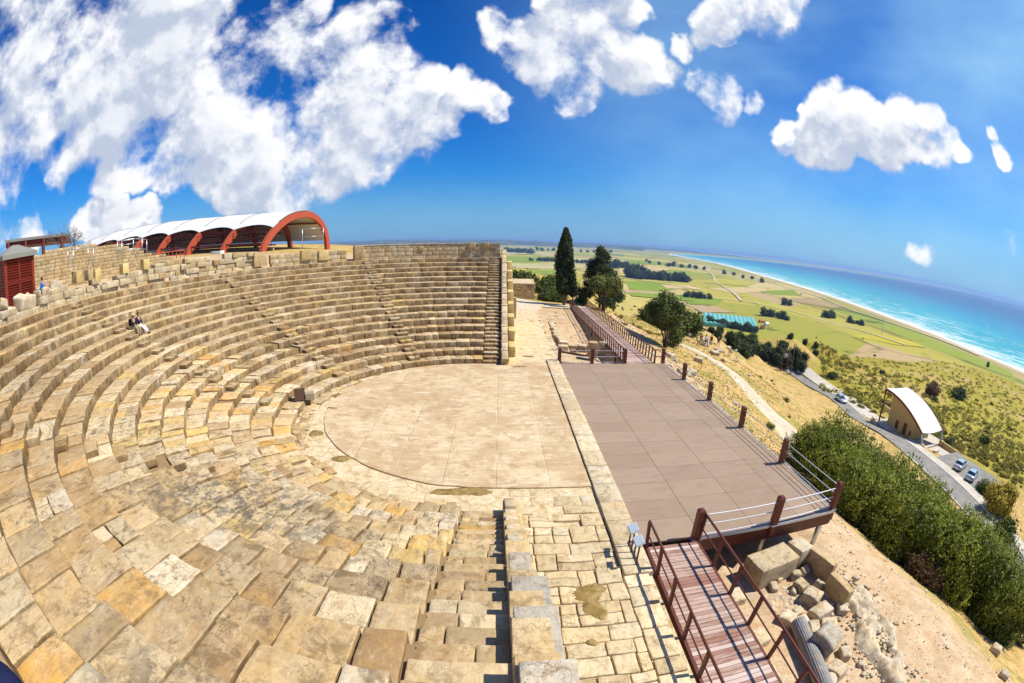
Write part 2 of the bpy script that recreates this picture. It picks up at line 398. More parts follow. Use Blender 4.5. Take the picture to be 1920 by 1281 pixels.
M['silver'] = simple('silver_car_paint', (.55, .57, .60), .25, .5, .35, nscale=1, namp=.05, bump=0, coat=.6)
M['blue_silver'] = simple('blue_silver_car_paint', (.47, .55, .66), .25, .5, .35, nscale=1, namp=.05, bump=0, coat=.6)
M['redlight'] = simple('red_lens', (.45, .02, .02), .2, .5)
M['chrome'] = simple('chrome', (.7, .7, .72), .15, .5, .9)
M['bark'] = simple('bark', (.13, .095, .065), .9, .1, nscale=9, bump=.8)
M['mud'] = simple('earth', (.30, .20, .10), .95, .1, nscale=3)
M['stucco'] = simple('ochre_stucco', (.56, .42, .19), .85, .15, nscale=2)
M['terracotta'] = simple('clay_tiles', (.46, .16, .08), .8, .2, nscale=3)
M['concrete'] = simple('pale_concrete', (.55, .50, .42), .85, .15, nscale=2)
M['kerb'] = simple('white_kerb', (.72, .70, .66), .7, .2, nscale=2)
M['panel'] = simple('info_panel_face', (.52, .62, .70), .3, .5, nscale=5, namp=.15)
M['navy'] = simple('navy_cloth', (.012, .016, .06), .85, .15, nscale=14)
M['blue'] = simple('blue_cloth', (.02, .13, .55), .85, .15, nscale=14)
M['blackcloth'] = simple('black_cloth', (.02, .02, .024), .85, .15, nscale=14)
M['khaki'] = simple('khaki_cloth', (.42, .34, .22), .85, .15, nscale=14)
M['whitecloth'] = simple('white_cloth', (.72, .70, .68), .85, .15, nscale=14)
M['redcloth'] = simple('dull_red_cloth', (.32, .07, .06), .85, .15, nscale=14)
M['maroon'] = simple('maroon_cloth', (.14, .02, .04), .85, .15, nscale=14)
M['skin'] = simple('skin', (.52, .30, .20), .6, .3, nscale=10, namp=.1)
M['hair_dark'] = simple('dark_hair', (.04, .025, .018), .7, .3)
M['hair_grey'] = simple('grey_hair', (.40, .36, .33), .7, .3)
M['straw'] = simple('straw_hat', (.50, .36, .20), .85, .2)
M['brownbox'] = simple('brown_board', (.11, .06, .035), .6, .3, nscale=6)
M['greybox'] = simple('grey_beige_board', (.33, .28, .19), .7, .3, nscale=6)

def leaf_mat(name, lo, mid, hi, rough=.6):
    m, t, b = newmat(name); A = t.sep(t.attr('tint').outputs['Vector'])
    oi = t.node('ShaderNodeObjectInfo')
    c = t.ramp(A[0], [(0, lo), (.5, mid), (1, hi)])
    c = t.mix(1.0, c, t.mix(oi.outputs['Random'], (.85, .85, .85), (1.18, 1.15, 1.05)), 'MULTIPLY')
    fin(t, b, c, rough, None, .2)
    tr = t.node('ShaderNodeBsdfTranslucent'); t.put(tr.inputs[0], t.mix(1.0, c, (1.3, 1.4, .7), 'MULTIPLY'))
    mx = t.node('ShaderNodeMixShader'); mx.inputs[0].default_value = .22
    t.l.new(b.outputs[0], mx.inputs[1]); t.l.new(tr.outputs[0], mx.inputs[2])
    out = [n for n in t.n if n.type == 'OUTPUT_MATERIAL'][0]; t.l.new(mx.outputs[0], out.inputs[0])
    return m
M['leaf_hedge'] = leaf_mat('hedge_leaf', (.045, .070, .008), (.125, .160, .015), (.29, .31, .035))
M['leaf_cyp'] = leaf_mat('cypress_leaf', (.014, .022, .006), (.032, .045, .010), (.075, .085, .02))
M['leaf_pine'] = leaf_mat('pine_leaf', (.014, .024, .008), (.034, .052, .014), (.085, .11, .03))
M['leaf_olive'] = leaf_mat('olive_leaf', (.07, .09, .022), (.15, .175, .045), (.25, .26, .075))
M['leaf_oak'] = leaf_mat('carob_leaf', (.03, .048, .01), (.075, .105, .018), (.17, .19, .04))
M['leaf_scrub'] = leaf_mat('scrub_leaf', (.11, .105, .018), (.23, .205, .032), (.38, .32, .05))
M['leaf_green'] = leaf_mat('bush_leaf', (.03, .05, .008), (.075, .105, .015), (.16, .18, .03))
M['leaf_gold'] = leaf_mat('golden_leaf', (.16, .13, .012), (.36, .28, .02), (.52, .42, .04))
M['leaf_red'] = leaf_mat('reddish_twigs', (.06, .03, .015), (.13, .07, .035), (.2, .11, .06))
M['leaf_far'] = leaf_mat('far_tree_leaf', (.02, .038, .016), (.045, .072, .024), (.09, .115, .035))
M['twig'] = simple('grey_twig', (.16, .12, .09), .9, .1)
# ---------------------------------------------------------------- terrain height
CX, CY, R0, TR, RI, NR = -0.226, -0.576, 9.1, 0.9375, 0.391, 17      # cavea centre, first riser radius, tread, riser, rows
ZD = -0.13                                                            # stage deck top
SEA = -75.0
CT0 = [(1340,625,100),(1400,640,116),(1450,640,132),(1500,645,145),(1530,640,165),(1310,605,95),(1290,600,82),(975,541,102),(1020,550,97),(1060,555,93),(1100,562,86),(975,527,128),(1050,537,122),(1120,548,115),(1200,588,84),(1232,603,78)]
CT = np.array([tuple(CAMP+ray(a_, b_)*d_) for a_, b_, d_ in CT0]+[
 (13.5,-40,-2.2),(13.5,-25,-1.7),(13.5,-10,-1.8),(13.5,0,-1.8),(13.5,10,-1.7),(12,20,-1.3),(12,30,-.7),(11,38,-.3),(8,-12,-1.5),(9,-18,-1.6),(8,-28,-1.8),(10,12,-1.5),(7,14,-1.0),(6,20,-.6),
 (5.5,28,-.3),(7,36,-.25),(5,45,-.5),(2.5,52,-1),(6.3,51,-1),(10,45,-.9),(11,49,-1.6),(16,36,-.9),(15,28,-1.0),(16,18,-1.6),(0,60,-2),(-4,62,2),
 (16,-22,-2.6),(17,-16,-2.8),(17,-8,-3.2),(17,2,-3.2),(17,12,-2.8),(20,-30,-4.2),(21,-20,-5.0),(20.8,-10,-5.4),(21,0,-5.6),(21,9,-5.0),(20.5,20,-3.6),(20.2,27.8,-3.0),(20,38,-3.2),
 (27,-26,-7.0),(30,-20,-9),(30,-8,-10),(30,5,-9.6),(29,16,-7.2),(26,24,-4.6),(30,33,-4.6),(33,45,-6.5),(26,50,-6),
 (42,-19,-14.2),(45,0,-15),(46,16,-14.2),(44,32,-12),(46,50,-11.5),(55,65,-14.5),(40,-40,-13),(62,14,-17),(57,-1.5,-16.4),(53,-13,-15.6),(70,33,-18.3),(72,24,-18.2),(70,40,-19.2),(72,52,-19.8),(75,71,-20.5),
 (66,4,-17),(70,10,-17.4),(62,-20,-16.4),(78,20,-19),(85,40,-20),(88,60,-20.5),(100,20,-21.5),(100,-20,-21),(80,-20,-18.5),(80,-60,-18),
 (95,90,-23),(120,110,-26),(130,60,-24),(150,90,-27),(180,130,-32),(200,95,-31),(240,120,-35),(275,150,-40),(300,100,-38),(335,130,-46),(200,30,-33),(300,0,-46),(400,60,-58),(150,-50,-27),(250,-80,-40),(400,-80,-62),
 (110,165,-42),(160,200,-50),(200,190,-50),(30,110,-24),(80,170,-48),(240,230,-68),(150,260,-68),
 (12,140,-36),(10,220,-62),(30,300,-73),(-40,330,-40),
 (17.8,50.5,-2.3),(19,60,-4.5),(14,56,-2.4),(22,43,-2.6),(25,52,-4.2),(34,60,-7.5),(60,100,-17.5),(66,76,-17.2),(46,80,-11),(75,100,-20.5),(92,112,-24),(52,120,-20),(40,100,-14),(30,85,-10),
 (330,300,-74),(300,450,-75),(100,450,-75),(500,300,-75),(600,100,-75),(600,-150,-75),(0,600,-75),(400,600,-75),(700,500,-75)], float)
def _tps_k(r2): return np.where(r2 > 0, .5*r2*np.log(np.maximum(r2, 1e-9)), 0.0)
def _tps(c, lam=2.0):
    n = len(c); s = 100.0; X = c[:, :2]/s; K = _tps_k(((X[:, None]-X[None])**2).sum(-1))+lam*1e-4*np.eye(n)
    P = np.c_[np.ones(n), X]; A = np.zeros((n+3, n+3)); A[:n, :n] = K; A[:n, n:] = P; A[n:, :n] = P.T
    w = np.linalg.solve(A, np.r_[c[:, 2], 0, 0, 0])
    def f(x, y):
        q = np.stack([x, y], -1)/s; o = np.zeros(q.shape[:-1])
        fl = q.reshape(-1, 2); out = np.empty(len(fl))
        for i in range(0, len(fl), 20000):
            z = fl[i:i+20000]; out[i:i+20000] = _tps_k(((z[:, None]-X[None])**2).sum(-1))@w[:n]+w[n]+z@w[n+1:]
        return out.reshape(o.shape)
    return f
T_R = _tps(CT)
CP = np.array([(-26,-7,7.1),(-24,-14,7.0),(-20,-22,6.9),(-10,-30,6.8),(0,-32,6.5),(-22,16,7.0),(-12,26,6.7),(-4,30,6.4),(-37,43,7.7),(-60,45,8.6),(-100,45,9.8),(-20,45,6.6),(-37,75,7.8),(-90,80,9.8),(-10,50,5.2),(-5,65,2.5),(-20,90,5.5),(-40,120,6.5),(-100,120,8),
 (-60,0,8),(-60,-50,8),(-150,0,8),(-150,150,6),(0,-80,4),(-80,-150,2),(-40,7,7.6),(-30,-2,7.3)], float)
T_L = _tps(CP)
def terr(x, y):
    x = np.asarray(x, float); y = np.asarray(y, float)
    d = np.hypot(x-100, y-60)
    zr = T_R(x, y); zr = np.maximum(zr, SEA+0.0); zr = np.where(zr > 8, 8, zr)
    zr = zr*(1-sm(500, 750, d))+SEA*sm(500, 750, d)
    rL = np.hypot(x, y); zl = np.clip(T_L(x, y), -8, 10.5); zl = zl*(1-sm(220, 700, rL))+(-15)*sm(220, 700, rL)
    xe = 1.0+4.0*sm(24, 34, np.abs(y))                                    # where the theatre hill ends
    w = sm(-9, 2, x-np.where(np.abs(y) > 25, -1.0, 0)); w = np.where(np.abs(y) < 25.5, (x > 1.0).astype(float), w)
    z = zl*(1-w)+zr*w
    z = z*(1-sm(1500, 4000, rL)*(x < 0))+SEA*sm(1500, 4000, rL)*(x < 0)
    r = np.hypot(x-CX, y-CY)
    bowl = np.where(r < R0, -.4, np.minimum((r-R0)/TR*RI-.75, 6.2)); 
    z = np.where((r < 25.6) & (x <= 1.05), bowl, z)
    par = (x > 1.05) & (x < 5.1) & (y < 34) & (y > -40)
    z = np.where(par, -.3, z)
    und = (x >= 5.1) & (x < 13.2) & (y < 9.6) & (y > -11.4)
    z = np.where(und, -1.9, z)
    return z
def terr1(x, y): return float(terr(np.array([float(x)]), np.array([float(y)]))[0])
def gp(px, py, tmax=1500):
    """the point of the ground that lies in the direction of a photo pixel"""
    d = ray(px, py); t = np.concatenate([np.arange(4, 60, .25), np.geomspace(60, tmax, 500)])
    X = CAMP+t[:, None]*d; dz = X[:, 2]-terr(X[:, 0], X[:, 1]); k = np.nonzero(dz < 0)[0]
    if len(k) == 0: return CAMP+tmax*d
    i = k[0]; a, b_ = dz[i-1], dz[i]; tt = t[i-1]+(t[i]-t[i-1])*a/(a-b_); p = CAMP+tt*d; p[2] = terr1(p[0], p[1]); return p

# coast line on the sea plane (photo bearings, nearest to farthest)
coast_px = [(1842,665),(1771,633),(1700,606),(1630,580),(1559,555),(1488,533),(1417,513),(1357,496),(1293,484),(1250,476.5)]
coast = [onz(a, b, SEA)[:2] for a, b in coast_px]
c0, c1 = coast[0], coast[1]
coast = [np.array([600., -6000.]), np.array([610., -800.]), np.array([640., 0.])]+coast+[coast[-1]+np.array([500, 900.]), coast[-1]+np.array([2600, 2000.]), coast[-1]+np.array([5200, 2200.])]
coast = np.array(coast)
for _ in range(2):                    # smooth
    c = [coast[0]]
    for a, b in zip(coast[:-1], coast[1:]): c += [a*.75+b*.25, a*.25+b*.75]
    coast = np.array(c+[coast[-1]])
def coast_dist(x, y):
    P = np.stack([x, y], -1).reshape(-1, 2); best = np.full(len(P), 1e9); sg = np.zeros(len(P))
    for a, b in zip(coast[:-1], coast[1:]):
        ab = b-a; L = ab@ab; t = np.clip(((P-a)@ab)/L, 0, 1); q = P-(a+t[:, None]*ab); d = np.hypot(q[:, 0], q[:, 1])
        s = np.sign(ab[0]*(P[:, 1]-a[1])-ab[1]*(P[:, 0]-a[0])); k = d < best-1e-6; best[k] = d[k]; sg[k] = s[k]
    return (-best*sg).reshape(np.shape(x))     # positive out at sea
# polar sheet centred below the camera
rr = np.concatenate([np.linspace(.5, 24, 60), np.geomspace(24.4, 20000, 300)])
aa = np.linspace(-math.pi, math.pi, 801)[:-1]
# finer towards the view
rg, ag = np.meshgrid(rr, aa, indexing='ij'); gx_ = CAMP[0]+rg*np.sin(ag); gy_ = CAMP[1]+rg*np.cos(ag)
gz_ = terr(gx_, gy_); cd = coast_dist(gx_, gy_)
far = rg > 400
gz_ = np.where(far | (gz_ < SEA+4), gz_-3.2*sm(-14, 40, cd), gz_)
gz_ = gz_+np.where((gz_ > SEA+1) & (rg > 34) & (gx_ > 13), .25*wob(np.stack([gx_, gy_, 0*gx_], -1), .35, 3)*sm(34, 90, rg), 0)
gz_ = gz_+np.where((gx_ > 14) & (rg > 10) & (rg < 60) & (gz_ > -12), .07*wob(np.stack([gx_, gy_, 0*gx_], -1), 1.6, 3), 0)
# zones: x scrub, y plain, z bare earth
plain = sm(SEA+14, SEA+3, gz_)*(gx_ > -200)
scrub = sm(70, 84, gx_)*(1-plain)*sm(-17, -19, gz_)
scrub = np.maximum(scrub, sm(70, 100, gy_)*(1-plain))
bare = sm(20.5, 16.5, gx_)*sm(45, 30, gy_)
b = MB(); b.grid(np.stack([gx_, gy_, gz_], -1), close=True, flip=False)
g, t, bs = newmat('ground'); Pn = geo(t).outputs['Position']
za = t.attr('zone'); Z = t.sep(za.outputs['Vector'])
n1 = t.noise(Pn, .18, 6, .6); n2 = t.noise(Pn, 1.1, 8, .65); n3 = t.noise(Pn, 7., 8, .7)
dry = t.ramp(n2, [(.3, (.30, .22, .075)), (.45, (.46, .31, .11)), (.55, (.56, .38, .15)), (.7, (.62, .47, .22))])
dry = t.mix(t.mapr(n1, .52, .62, 0, .8), dry, (.27, .25, .05))
dry = t.mix(t.mapr(n3, .5, .7, 0, .6), dry, (.24, .15, .05)); dry = t.mix(t.mapr(t.noise(Pn, .7, 12, .78, .5), .52, .60, 0, .7), dry, (.25, .20, .045)); dry = t.mix(t.mapr(t.noise(Pn, 1.6, 12, .8), .56, .63, 0, .7), dry, (.68, .56, .38))
earth = t.ramp(n2, [(.3, (.42, .28, .15)), (.5, (.54, .39, .235)), (.7, (.63, .49, .32))])
vv = t.voro(Pn, 9.0, 'F1'); peb = t.mapr(vv, .18, .32, 1, 0); v5 = t.voro(Pn, 4.0, 'F1'); peb = t.math('MAXIMUM', peb, t.mapr(v5, .10, .16, 1, 0)); pebm = t.math('MULTIPLY', peb, t.mapr(t.noise(Pn, .7, 4), .38, .58, .0, .85))
earth = t.mix(pebm, earth, (.64, .56, .43))
earth = t.mix(t.mapr(n3, .50, .66, 0, .6), earth, (.30, .19, .10)); earth = t.mix(t.mapr(t.noise(Pn, .45, 8, .7), .52, .62, 0, .6), earth, (.52, .31, .15)); earth = t.mix(t.mapr(t.noise(Pn, .9, 10, .75), .54, .62, 0, .45), earth, (.36, .32, .24))
nearc = t.mix(Z[2], dry, earth)
v1 = t.voro(Pn, .42, 'SMOOTH_F1'); n5 = t.noise(Pn, .05, 4, .5)
scr = t.ramp(t.noise(Pn, .9, 8, .7), [(.30, (.15, .14, .02)), (.44, (.27, .24, .032)), (.56, (.38, .32, .045)), (.70, (.48, .38, .08))])
scr = t.mix(t.mapr(v1, .2, .5, .35, 0), scr, (.09, .09, .016))
scr = t.mix(t.mapr(n5, .48, .60, 0, .6), scr, (.38, .30, .06)); scr = t.mix(t.mapr(t.noise(Pn, .03, 5, .6), .52, .62, 0, .75), scr, (.46, .33, .13))
# farmland: voronoi patchwork
Pf = t.vmath('MULTIPLY', t.vmath('ADD', Pn, t.vmath('SCALE', t.noise(Pn, .004, 2, .5, out=1), 60.0)), (1.0, .62, 0.0))
rot = t.node('ShaderNodeVectorRotate'); rot.rotation_type = 'Z_AXIS'; t.put(rot.inputs['Vector'], Pf); rot.inputs['Angle'].default_value = .35; Pf = rot.outputs[0]
vc = t.voro(Pf, .0050, 'F1', 'Color', .85, 'MANHATTAN'); vs = t.sep(vc)
fld = t.ramp(vs[0], [(0, (.31, .30, .045)), (.16, (.40, .35, .06)), (.32, (.50, .41, .12)), (.46, (.26, .31, .04)), (.58, (.44, .38, .13)), (.70, (.52, .42, .18)), (.80, (.30, .31, .05)), (.90, (.45, .33, .16)), (.96, (.14, .19, .03))], 'CONSTANT')
ed = t.voro(Pf, .0050, 'DISTANCE_TO_EDGE', 'Distance', .85)
fld = t.mix(t.math('MULTIPLY', t.mapr(ed, .0, .03, 1, 0), t.mapr(t.noise(Pn, .01, 3), .48, .56, .1, .8)), fld, (.07, .085, .02))
fld = t.mix(t.mapr(t.noise(t.vmath('MULTIPLY', Pn, (1, .2, 1)), .02, 8, .6), .45, .7, 0, .45), fld, (.30, .25, .06))
fld = t.mix(t.mapr(t.noise(Pn, .014, 12, .76), .56, .62, 0, .75), fld, (.06, .08, .025))
beach = t.attr('beach').outputs['Fac']
fld = t.mix(t.mapr(beach, .25, .6), fld, (.36, .30, .12)); fld = t.mix(t.mapr(beach, .66, .8), fld, (.50, .42, .29))
hillc = t.mix(t.mapr(t.noise(Pn, .003, 6, .6), .4, .6), (.05, .07, .03), (.16, .16, .07))
c = t.mix(Z[0], nearc, scr); c = t.mix(Z[1], c, fld)
fin(t, bs, c, .95, t.bump(t.math('ADD', n2, t.math('MULTIPLY', n3, .5)), .6, .12), .08)
ground = struct(b.build('ground', g, smooth=True))
me = ground.data
za_ = me.attributes.new('zone', 'FLOAT_COLOR', 'POINT'); zz = np.ones((gx_.size, 4), np.float32); zz[:, 0] = scrub.ravel(); zz[:, 1] = plain.ravel(); zz[:, 2] = bare.ravel(); za_.data.foreach_set('color', zz.ravel())
be = me.attributes.new('beach', 'FLOAT', 'POINT'); be.data.foreach_set('value', np.clip(1+cd/ np.maximum(90, 0), 0, 1).astype(np.float32).ravel())

# sea
aw = np.linspace(R(-8), R(200), 700); rw = np.geomspace(300, 25000, 240)
rg2, ag2 = np.meshgrid(rw, aw, indexing='ij'); sx = CAMP[0]+rg2*np.sin(ag2); sy_ = CAMP[1]+rg2*np.cos(ag2)
b = MB(); b.grid(np.stack([sx, sy_, 0*sx+SEA-.35], -1))
w_, t, bs = newmat('sea_water'); P = geo(t).outputs['Position']; ca = t.attr('shore').outputs['Fac']
wd = t.math('ADD', ca, t.math('MULTIPLY', t.math('SUBTRACT', t.noise(P, .004, 5, .6), .5), 160.))
deep = t.ramp(t.mapr(wd, 0, 2600), [(0, (.22, .46, .42)), (.03, (.06, .42, .42)), (.10, (.010, .36, .42)), (.25, (.004, .24, .38)), (.5, (.004, .105, .25)), (1, (.003, .045, .16))])
deep = t.mix(t.mapr(t.noise(t.vmath('MULTIPLY', P, (1, .45, 1)), .006, 6, .6), .45, .65, 0, .35), deep, (.01, .20, .30))
Pr = t.node('ShaderNodeVectorRotate'); Pr.rotation_type = 'Z_AXIS'; t.put(Pr.inputs['Vector'], P); Pr.inputs['Angle'].default_value = -.35
Ps = t.vmath('MULTIPLY', Pr.outputs[0], (1.0, .25, 1.0))
foam_n = t.noise(Ps, .035, 9, .68, .4)
nearf = t.math('MULTIPLY', t.mapr(wd, 4, 90, 1, 0), t.mapr(foam_n, .46, .55, 0, .95, True))
lines = t.math('MULTIPLY', t.mapr(wd, 60, 420, 1, .0), t.mapr(t.noise(Ps, .045, 10, .7, .6), .535, .60, 0, .95, True))
caps = t.math('MULTIPLY', t.mapr(t.noise(t.vmath('MULTIPLY', Pr.outputs[0], (1, .4, 1)), .09, 8, .75), .585, .64, 0, .6, True), t.mapr(wd, 300, 2600, 1, .25))
edge = t.mapr(ca, 4, 16, 1, 0)
foam = t.math('MAXIMUM', t.math('MAXIMUM', nearf, lines), t.math('MAXIMUM', caps, edge))
c = t.mix(foam, deep, (.80, .82, .82))
wv = t.math('ADD', t.noise(Ps, .25, 8, .65), t.math('MULTIPLY', t.noise(P, 1.2, 4, .6), .3))
fin(t, bs, c, t.mapr(foam, 0, 1, .34, .9), t.bump(wv, .55, 1.2), .35)
bs.inputs['IOR'].default_value = 1.33
sea = struct(b.build('sea', w_, smooth=True))
at = sea.data.attributes.new('shore', 'FLOAT', 'POINT'); at.data.foreach_set('value', np.clip(coast_dist(sx, sy_), -500, 1e5).astype(np.float32).ravel())

# far low hills round the bay
hl, t, bs = newmat('far_hills'); P = geo(t).outputs['Position']
c = t.mix(t.mapr(t.noise(P, .0022, 8, .65), .42, .58), (.035, .055, .03), (.14, .15, .06))
fin(t, bs, c, .95, None, .05)
def hill_ridge(name, az0, az1, d0, width, hts):
    b = MB(); na = 90; P = []
    for i, az in enumerate(np.linspace(az0, az1, na)):
        u = i/(na-1); hh = np.interp(u, np.linspace(0, 1, len(hts)), hts)
        hh = hh*(1+.10*math.sin(u*23)+.06*math.sin(u*61+1))
        row = []
        for k, s in enumerate(np.linspace(0, 1, 9)):
            d = d0+width*s; prof = math.sin(min(s*1.6, 1)*math.pi/2) if s < .7 else math.cos((s-.7)/.3*math.pi/2)
            row.append((CAMP[0]+d*math.sin(R(az)), CAMP[1]+d*math.cos(R(az)), SEA-6+hh*prof))
        P.append(row)
    b.grid(P, flip=True); return struct(b.build(name, hl, smooth=True))
hill_ridge('hills', -30, 18, 7200, 4200, [95, 100, 92, 96, 88, 84, 70, 60])
hill_ridge('hills', 9, 33, 10500, 3500, [60, 66, 60, 52, 46, 36, 20, 6])

# fields laid out on the plain
def flat(name, pts, mat, label=None, dz=.35, cat=None):
    P = np.array(pts, float); c = P.mean(0); n = len(P); b = MB()
    V = np.vstack([P, c]); V[:, 2] += dz; b.add(V, tris=[(n, i, (i+1) % n) for i in range(n)])
    return struct(b.build(name, mat), label, cat)
def field_mat(col, k):
    m, t, b = newmat('field_crop'); P = geo(t).outputs['Position']
    c = t.mix(t.mapr(t.noise(t.vmath('MULTIPLY', P, (1, .15, 1)), .05, 8, .6), .35, .7, 0, .5), tuple(col), tuple(x*.6 for x in col))
    c = t.mix(t.mapr(t.noise(P, .02, 5, .6), .5, .7, 0, .35), c, (.34, .29, .07)); fin(t, b, c, .95, None, .05); return m
FLD = [('green', [(1172,527),(1225,528),(1292,540),(1232,547),(1180,543)]), ('green', [(1275,553),(1357,562),(1339,573),(1290,570)]), ('green', [(1420,546),(1488,544),(1502,555),(1452,553)]),
 ('brown', [(1460,559),(1523,559),(1587,576),(1559,578),(1495,567)]), ('lime', [(1410,564),(1460,571),(1530,600),(1500,606),(1430,580)]), ('tan', [(1325,541),(1431,539),(1438,546),(1382,552)]),
 ('tan', [(1240,534),(1293,536),(1318,543),(1250,541)]), ('gold', [(1488,610),(1559,606),(1630,624),(1700,638),(1736,652),(1676,647),(1612,633),(1530,624)]), ('tan', [(1420,590),(1495,605),(1467,608),(1414,598)]),
 ('pink', [(1282,571),(1332,576),(1382,587),(1321,587)]), ('green', [(948,481),(1039,482),(1039,492),(948,491)]), ('pale', [(948,494),(1039,495.5),(1039,505),(948,503)]), ('green', [(948,507),(1040,508),(1040,516),(948,515)]),
 ('pink', [(1166,543),(1221,548),(1221,556),(1176,551)]), ('tan', [(1187,495.5),(1260,505),(1242,509),(1190,501)]), ('tan', [(1161,501.5),(1190,504),(1190,513),(1161,512)]), ('green', [(1174,488),(1252,494),(1242,497.5),(1174,494)]),
 ('pale', [(1060,484),(1160,485),(1160,490),(1060,489)]), ('lime', [(1340,522),(1420,530),(1400,537),(1320,531)]), ('lime', [(1440,578),(1540,590),(1600,604),(1540,603),(1470,588)]), ('pale', [(948,473),(1030,473),(1030,477),(948,477)]), ('green', [(1290,556),(1180,549),(1185,556),(1300,566)])]
FC = {'green': (.22, .31, .035), 'brown': (.40, .29, .15), 'lime': (.44, .40, .06), 'tan': (.58, .45, .21), 'gold': (.50, .43, .05), 'pink': (.46, .33, .19), 'pale': (.50, .46, .22)}
FM = {k: field_mat(v, k) for k, v in FC.items()}
for i, (k, pp) in enumerate(FLD):
    flat('field', [onz(a, b_, SEA) for a, b_ in pp], FM[k], dz=.4+.03*i)

mtk, t, bs = newmat('farm_track_dust'); P = geo(t).outputs['Position']; fin(t, bs, t.mix(t.mapr(t.noise(P, .05, 5), .4, .6), (.50, .43, .28), (.60, .53, .37)), .95, None, .05)
for pp, w_t in [([(1836,668),(1766,640),(1688,613),(1606,585),(1540,559),(1460,534),(1400,517),(1330,500),(1270,487)], 7), ([(1225,549),(1300,556),(1400,567),(1480,584),(1560,606),(1640,628),(1700,648)], 5), ([(1326,502),(1336,520),(1360,542),(1392,566)], 5), ([(960,500),(1080,497),(1180,497.5),(1300,505),(1420,523)], 8), ([(1040,516),(1160,521),(1250,533),(1330,548)], 5)]:
    Q_ = np.array([onz(a_, b_, SEA) for a_, b_ in pp]); L_ = np.r_[0, np.cumsum(np.hypot(*np.diff(Q_[:, :2], axis=0).T))]; u_ = np.linspace(0, L_[-1], 120); X_ = np.interp(u_, L_, Q_[:, 0]); Y_ = np.interp(u_, L_, Q_[:, 1]); X_ = X_+6*np.sin(u_*.011); dx_, dy_2 = np.gradient(X_), np.gradient(Y_); l_ = np.hypot(dx_, dy_2)
    b = MB(); b.grid(np.stack([np.stack([X_-dy_2/l_*w_t/2*k_, Y_+dx_/l_*w_t/2*k_, 0*X_+SEA+1.6], -1) for k_ in (-1, 1)], 1)); struct(b.build('farm_track', mtk))
# ---------------------------------------------------------------- theatre seating
def tint3(k=0.0): return (float(np.clip(RNG.beta(1.6, 1.9)+k, 0, 1)), float(RNG.uniform(.15, .95)), float(RNG.uniform()))
def pol(r, a, z): return np.array([CX+r*math.cos(a), CY+r*math.sin(a), z])
def near_seg(c, L, lo, hi):
    d = np.linalg.norm(np.asarray(c)-CAMP); s = .07 if d < 9 else (.12 if d < 14 else (.22 if d < 24 else .5))
    return int(np.clip(round(L/s), lo, hi))
AMIN, AMAX = 90.0, 270.0
STAIRS = [118.5, 153.0, 190.0, 233.5]                 # azimuths of the stairways in the seating
theatre = thing('theatre_seating', 'curved tiers of worn honey coloured stone seats around the paved semicircle', 'seating', (CX, CY, 0))
def pblock(mb, r0, r1, a0, a1, z0, z1, tint, amp=.012, bev=.03, xmax=None):
    am = (a0+a1)/2; rm = (r0+r1)/2; L = (a1-a0)*rm; c = pol(rm, am, z1)
    seg = (near_seg(c, L, 1, 16), near_seg(c, r1-r0, 1, 14), near_seg(c, z1-z0, 1, 6))
    v, q = rbox((1.0, 1.0, 1.0), 0, seg); v = v.copy()
    # bevel: use a real-size box so rounding keeps its width
    v, q = rbox((round(L, 1), round(r1-r0, 2), round(z1-z0, 2)), bev, seg); v = v.copy()
    v[:, 0] *= L/round(L, 1); v[:, 1] *= (r1-r0)/round(r1-r0, 2)
    s = RNG.uniform(0, 50)
    if amp: v += amp*np.stack([wob(v+s+i*9, 5.0, 3) for i in range(3)], -1)
    a = am+v[:, 0]/rm; r = rm+v[:, 1]; z = (z0+z1)/2+v[:, 2]
    V = np.stack([CX-CX+r*np.cos(a), r*np.sin(a), z], -1)    # in the seating's own frame
    mb.add(V, q, tint=tint)
def in_stair(a, w, r):                                     # angular distance to a stairway in metres
    return min(abs((a-R(s))*r) for s in STAIRS) < w
rows = []
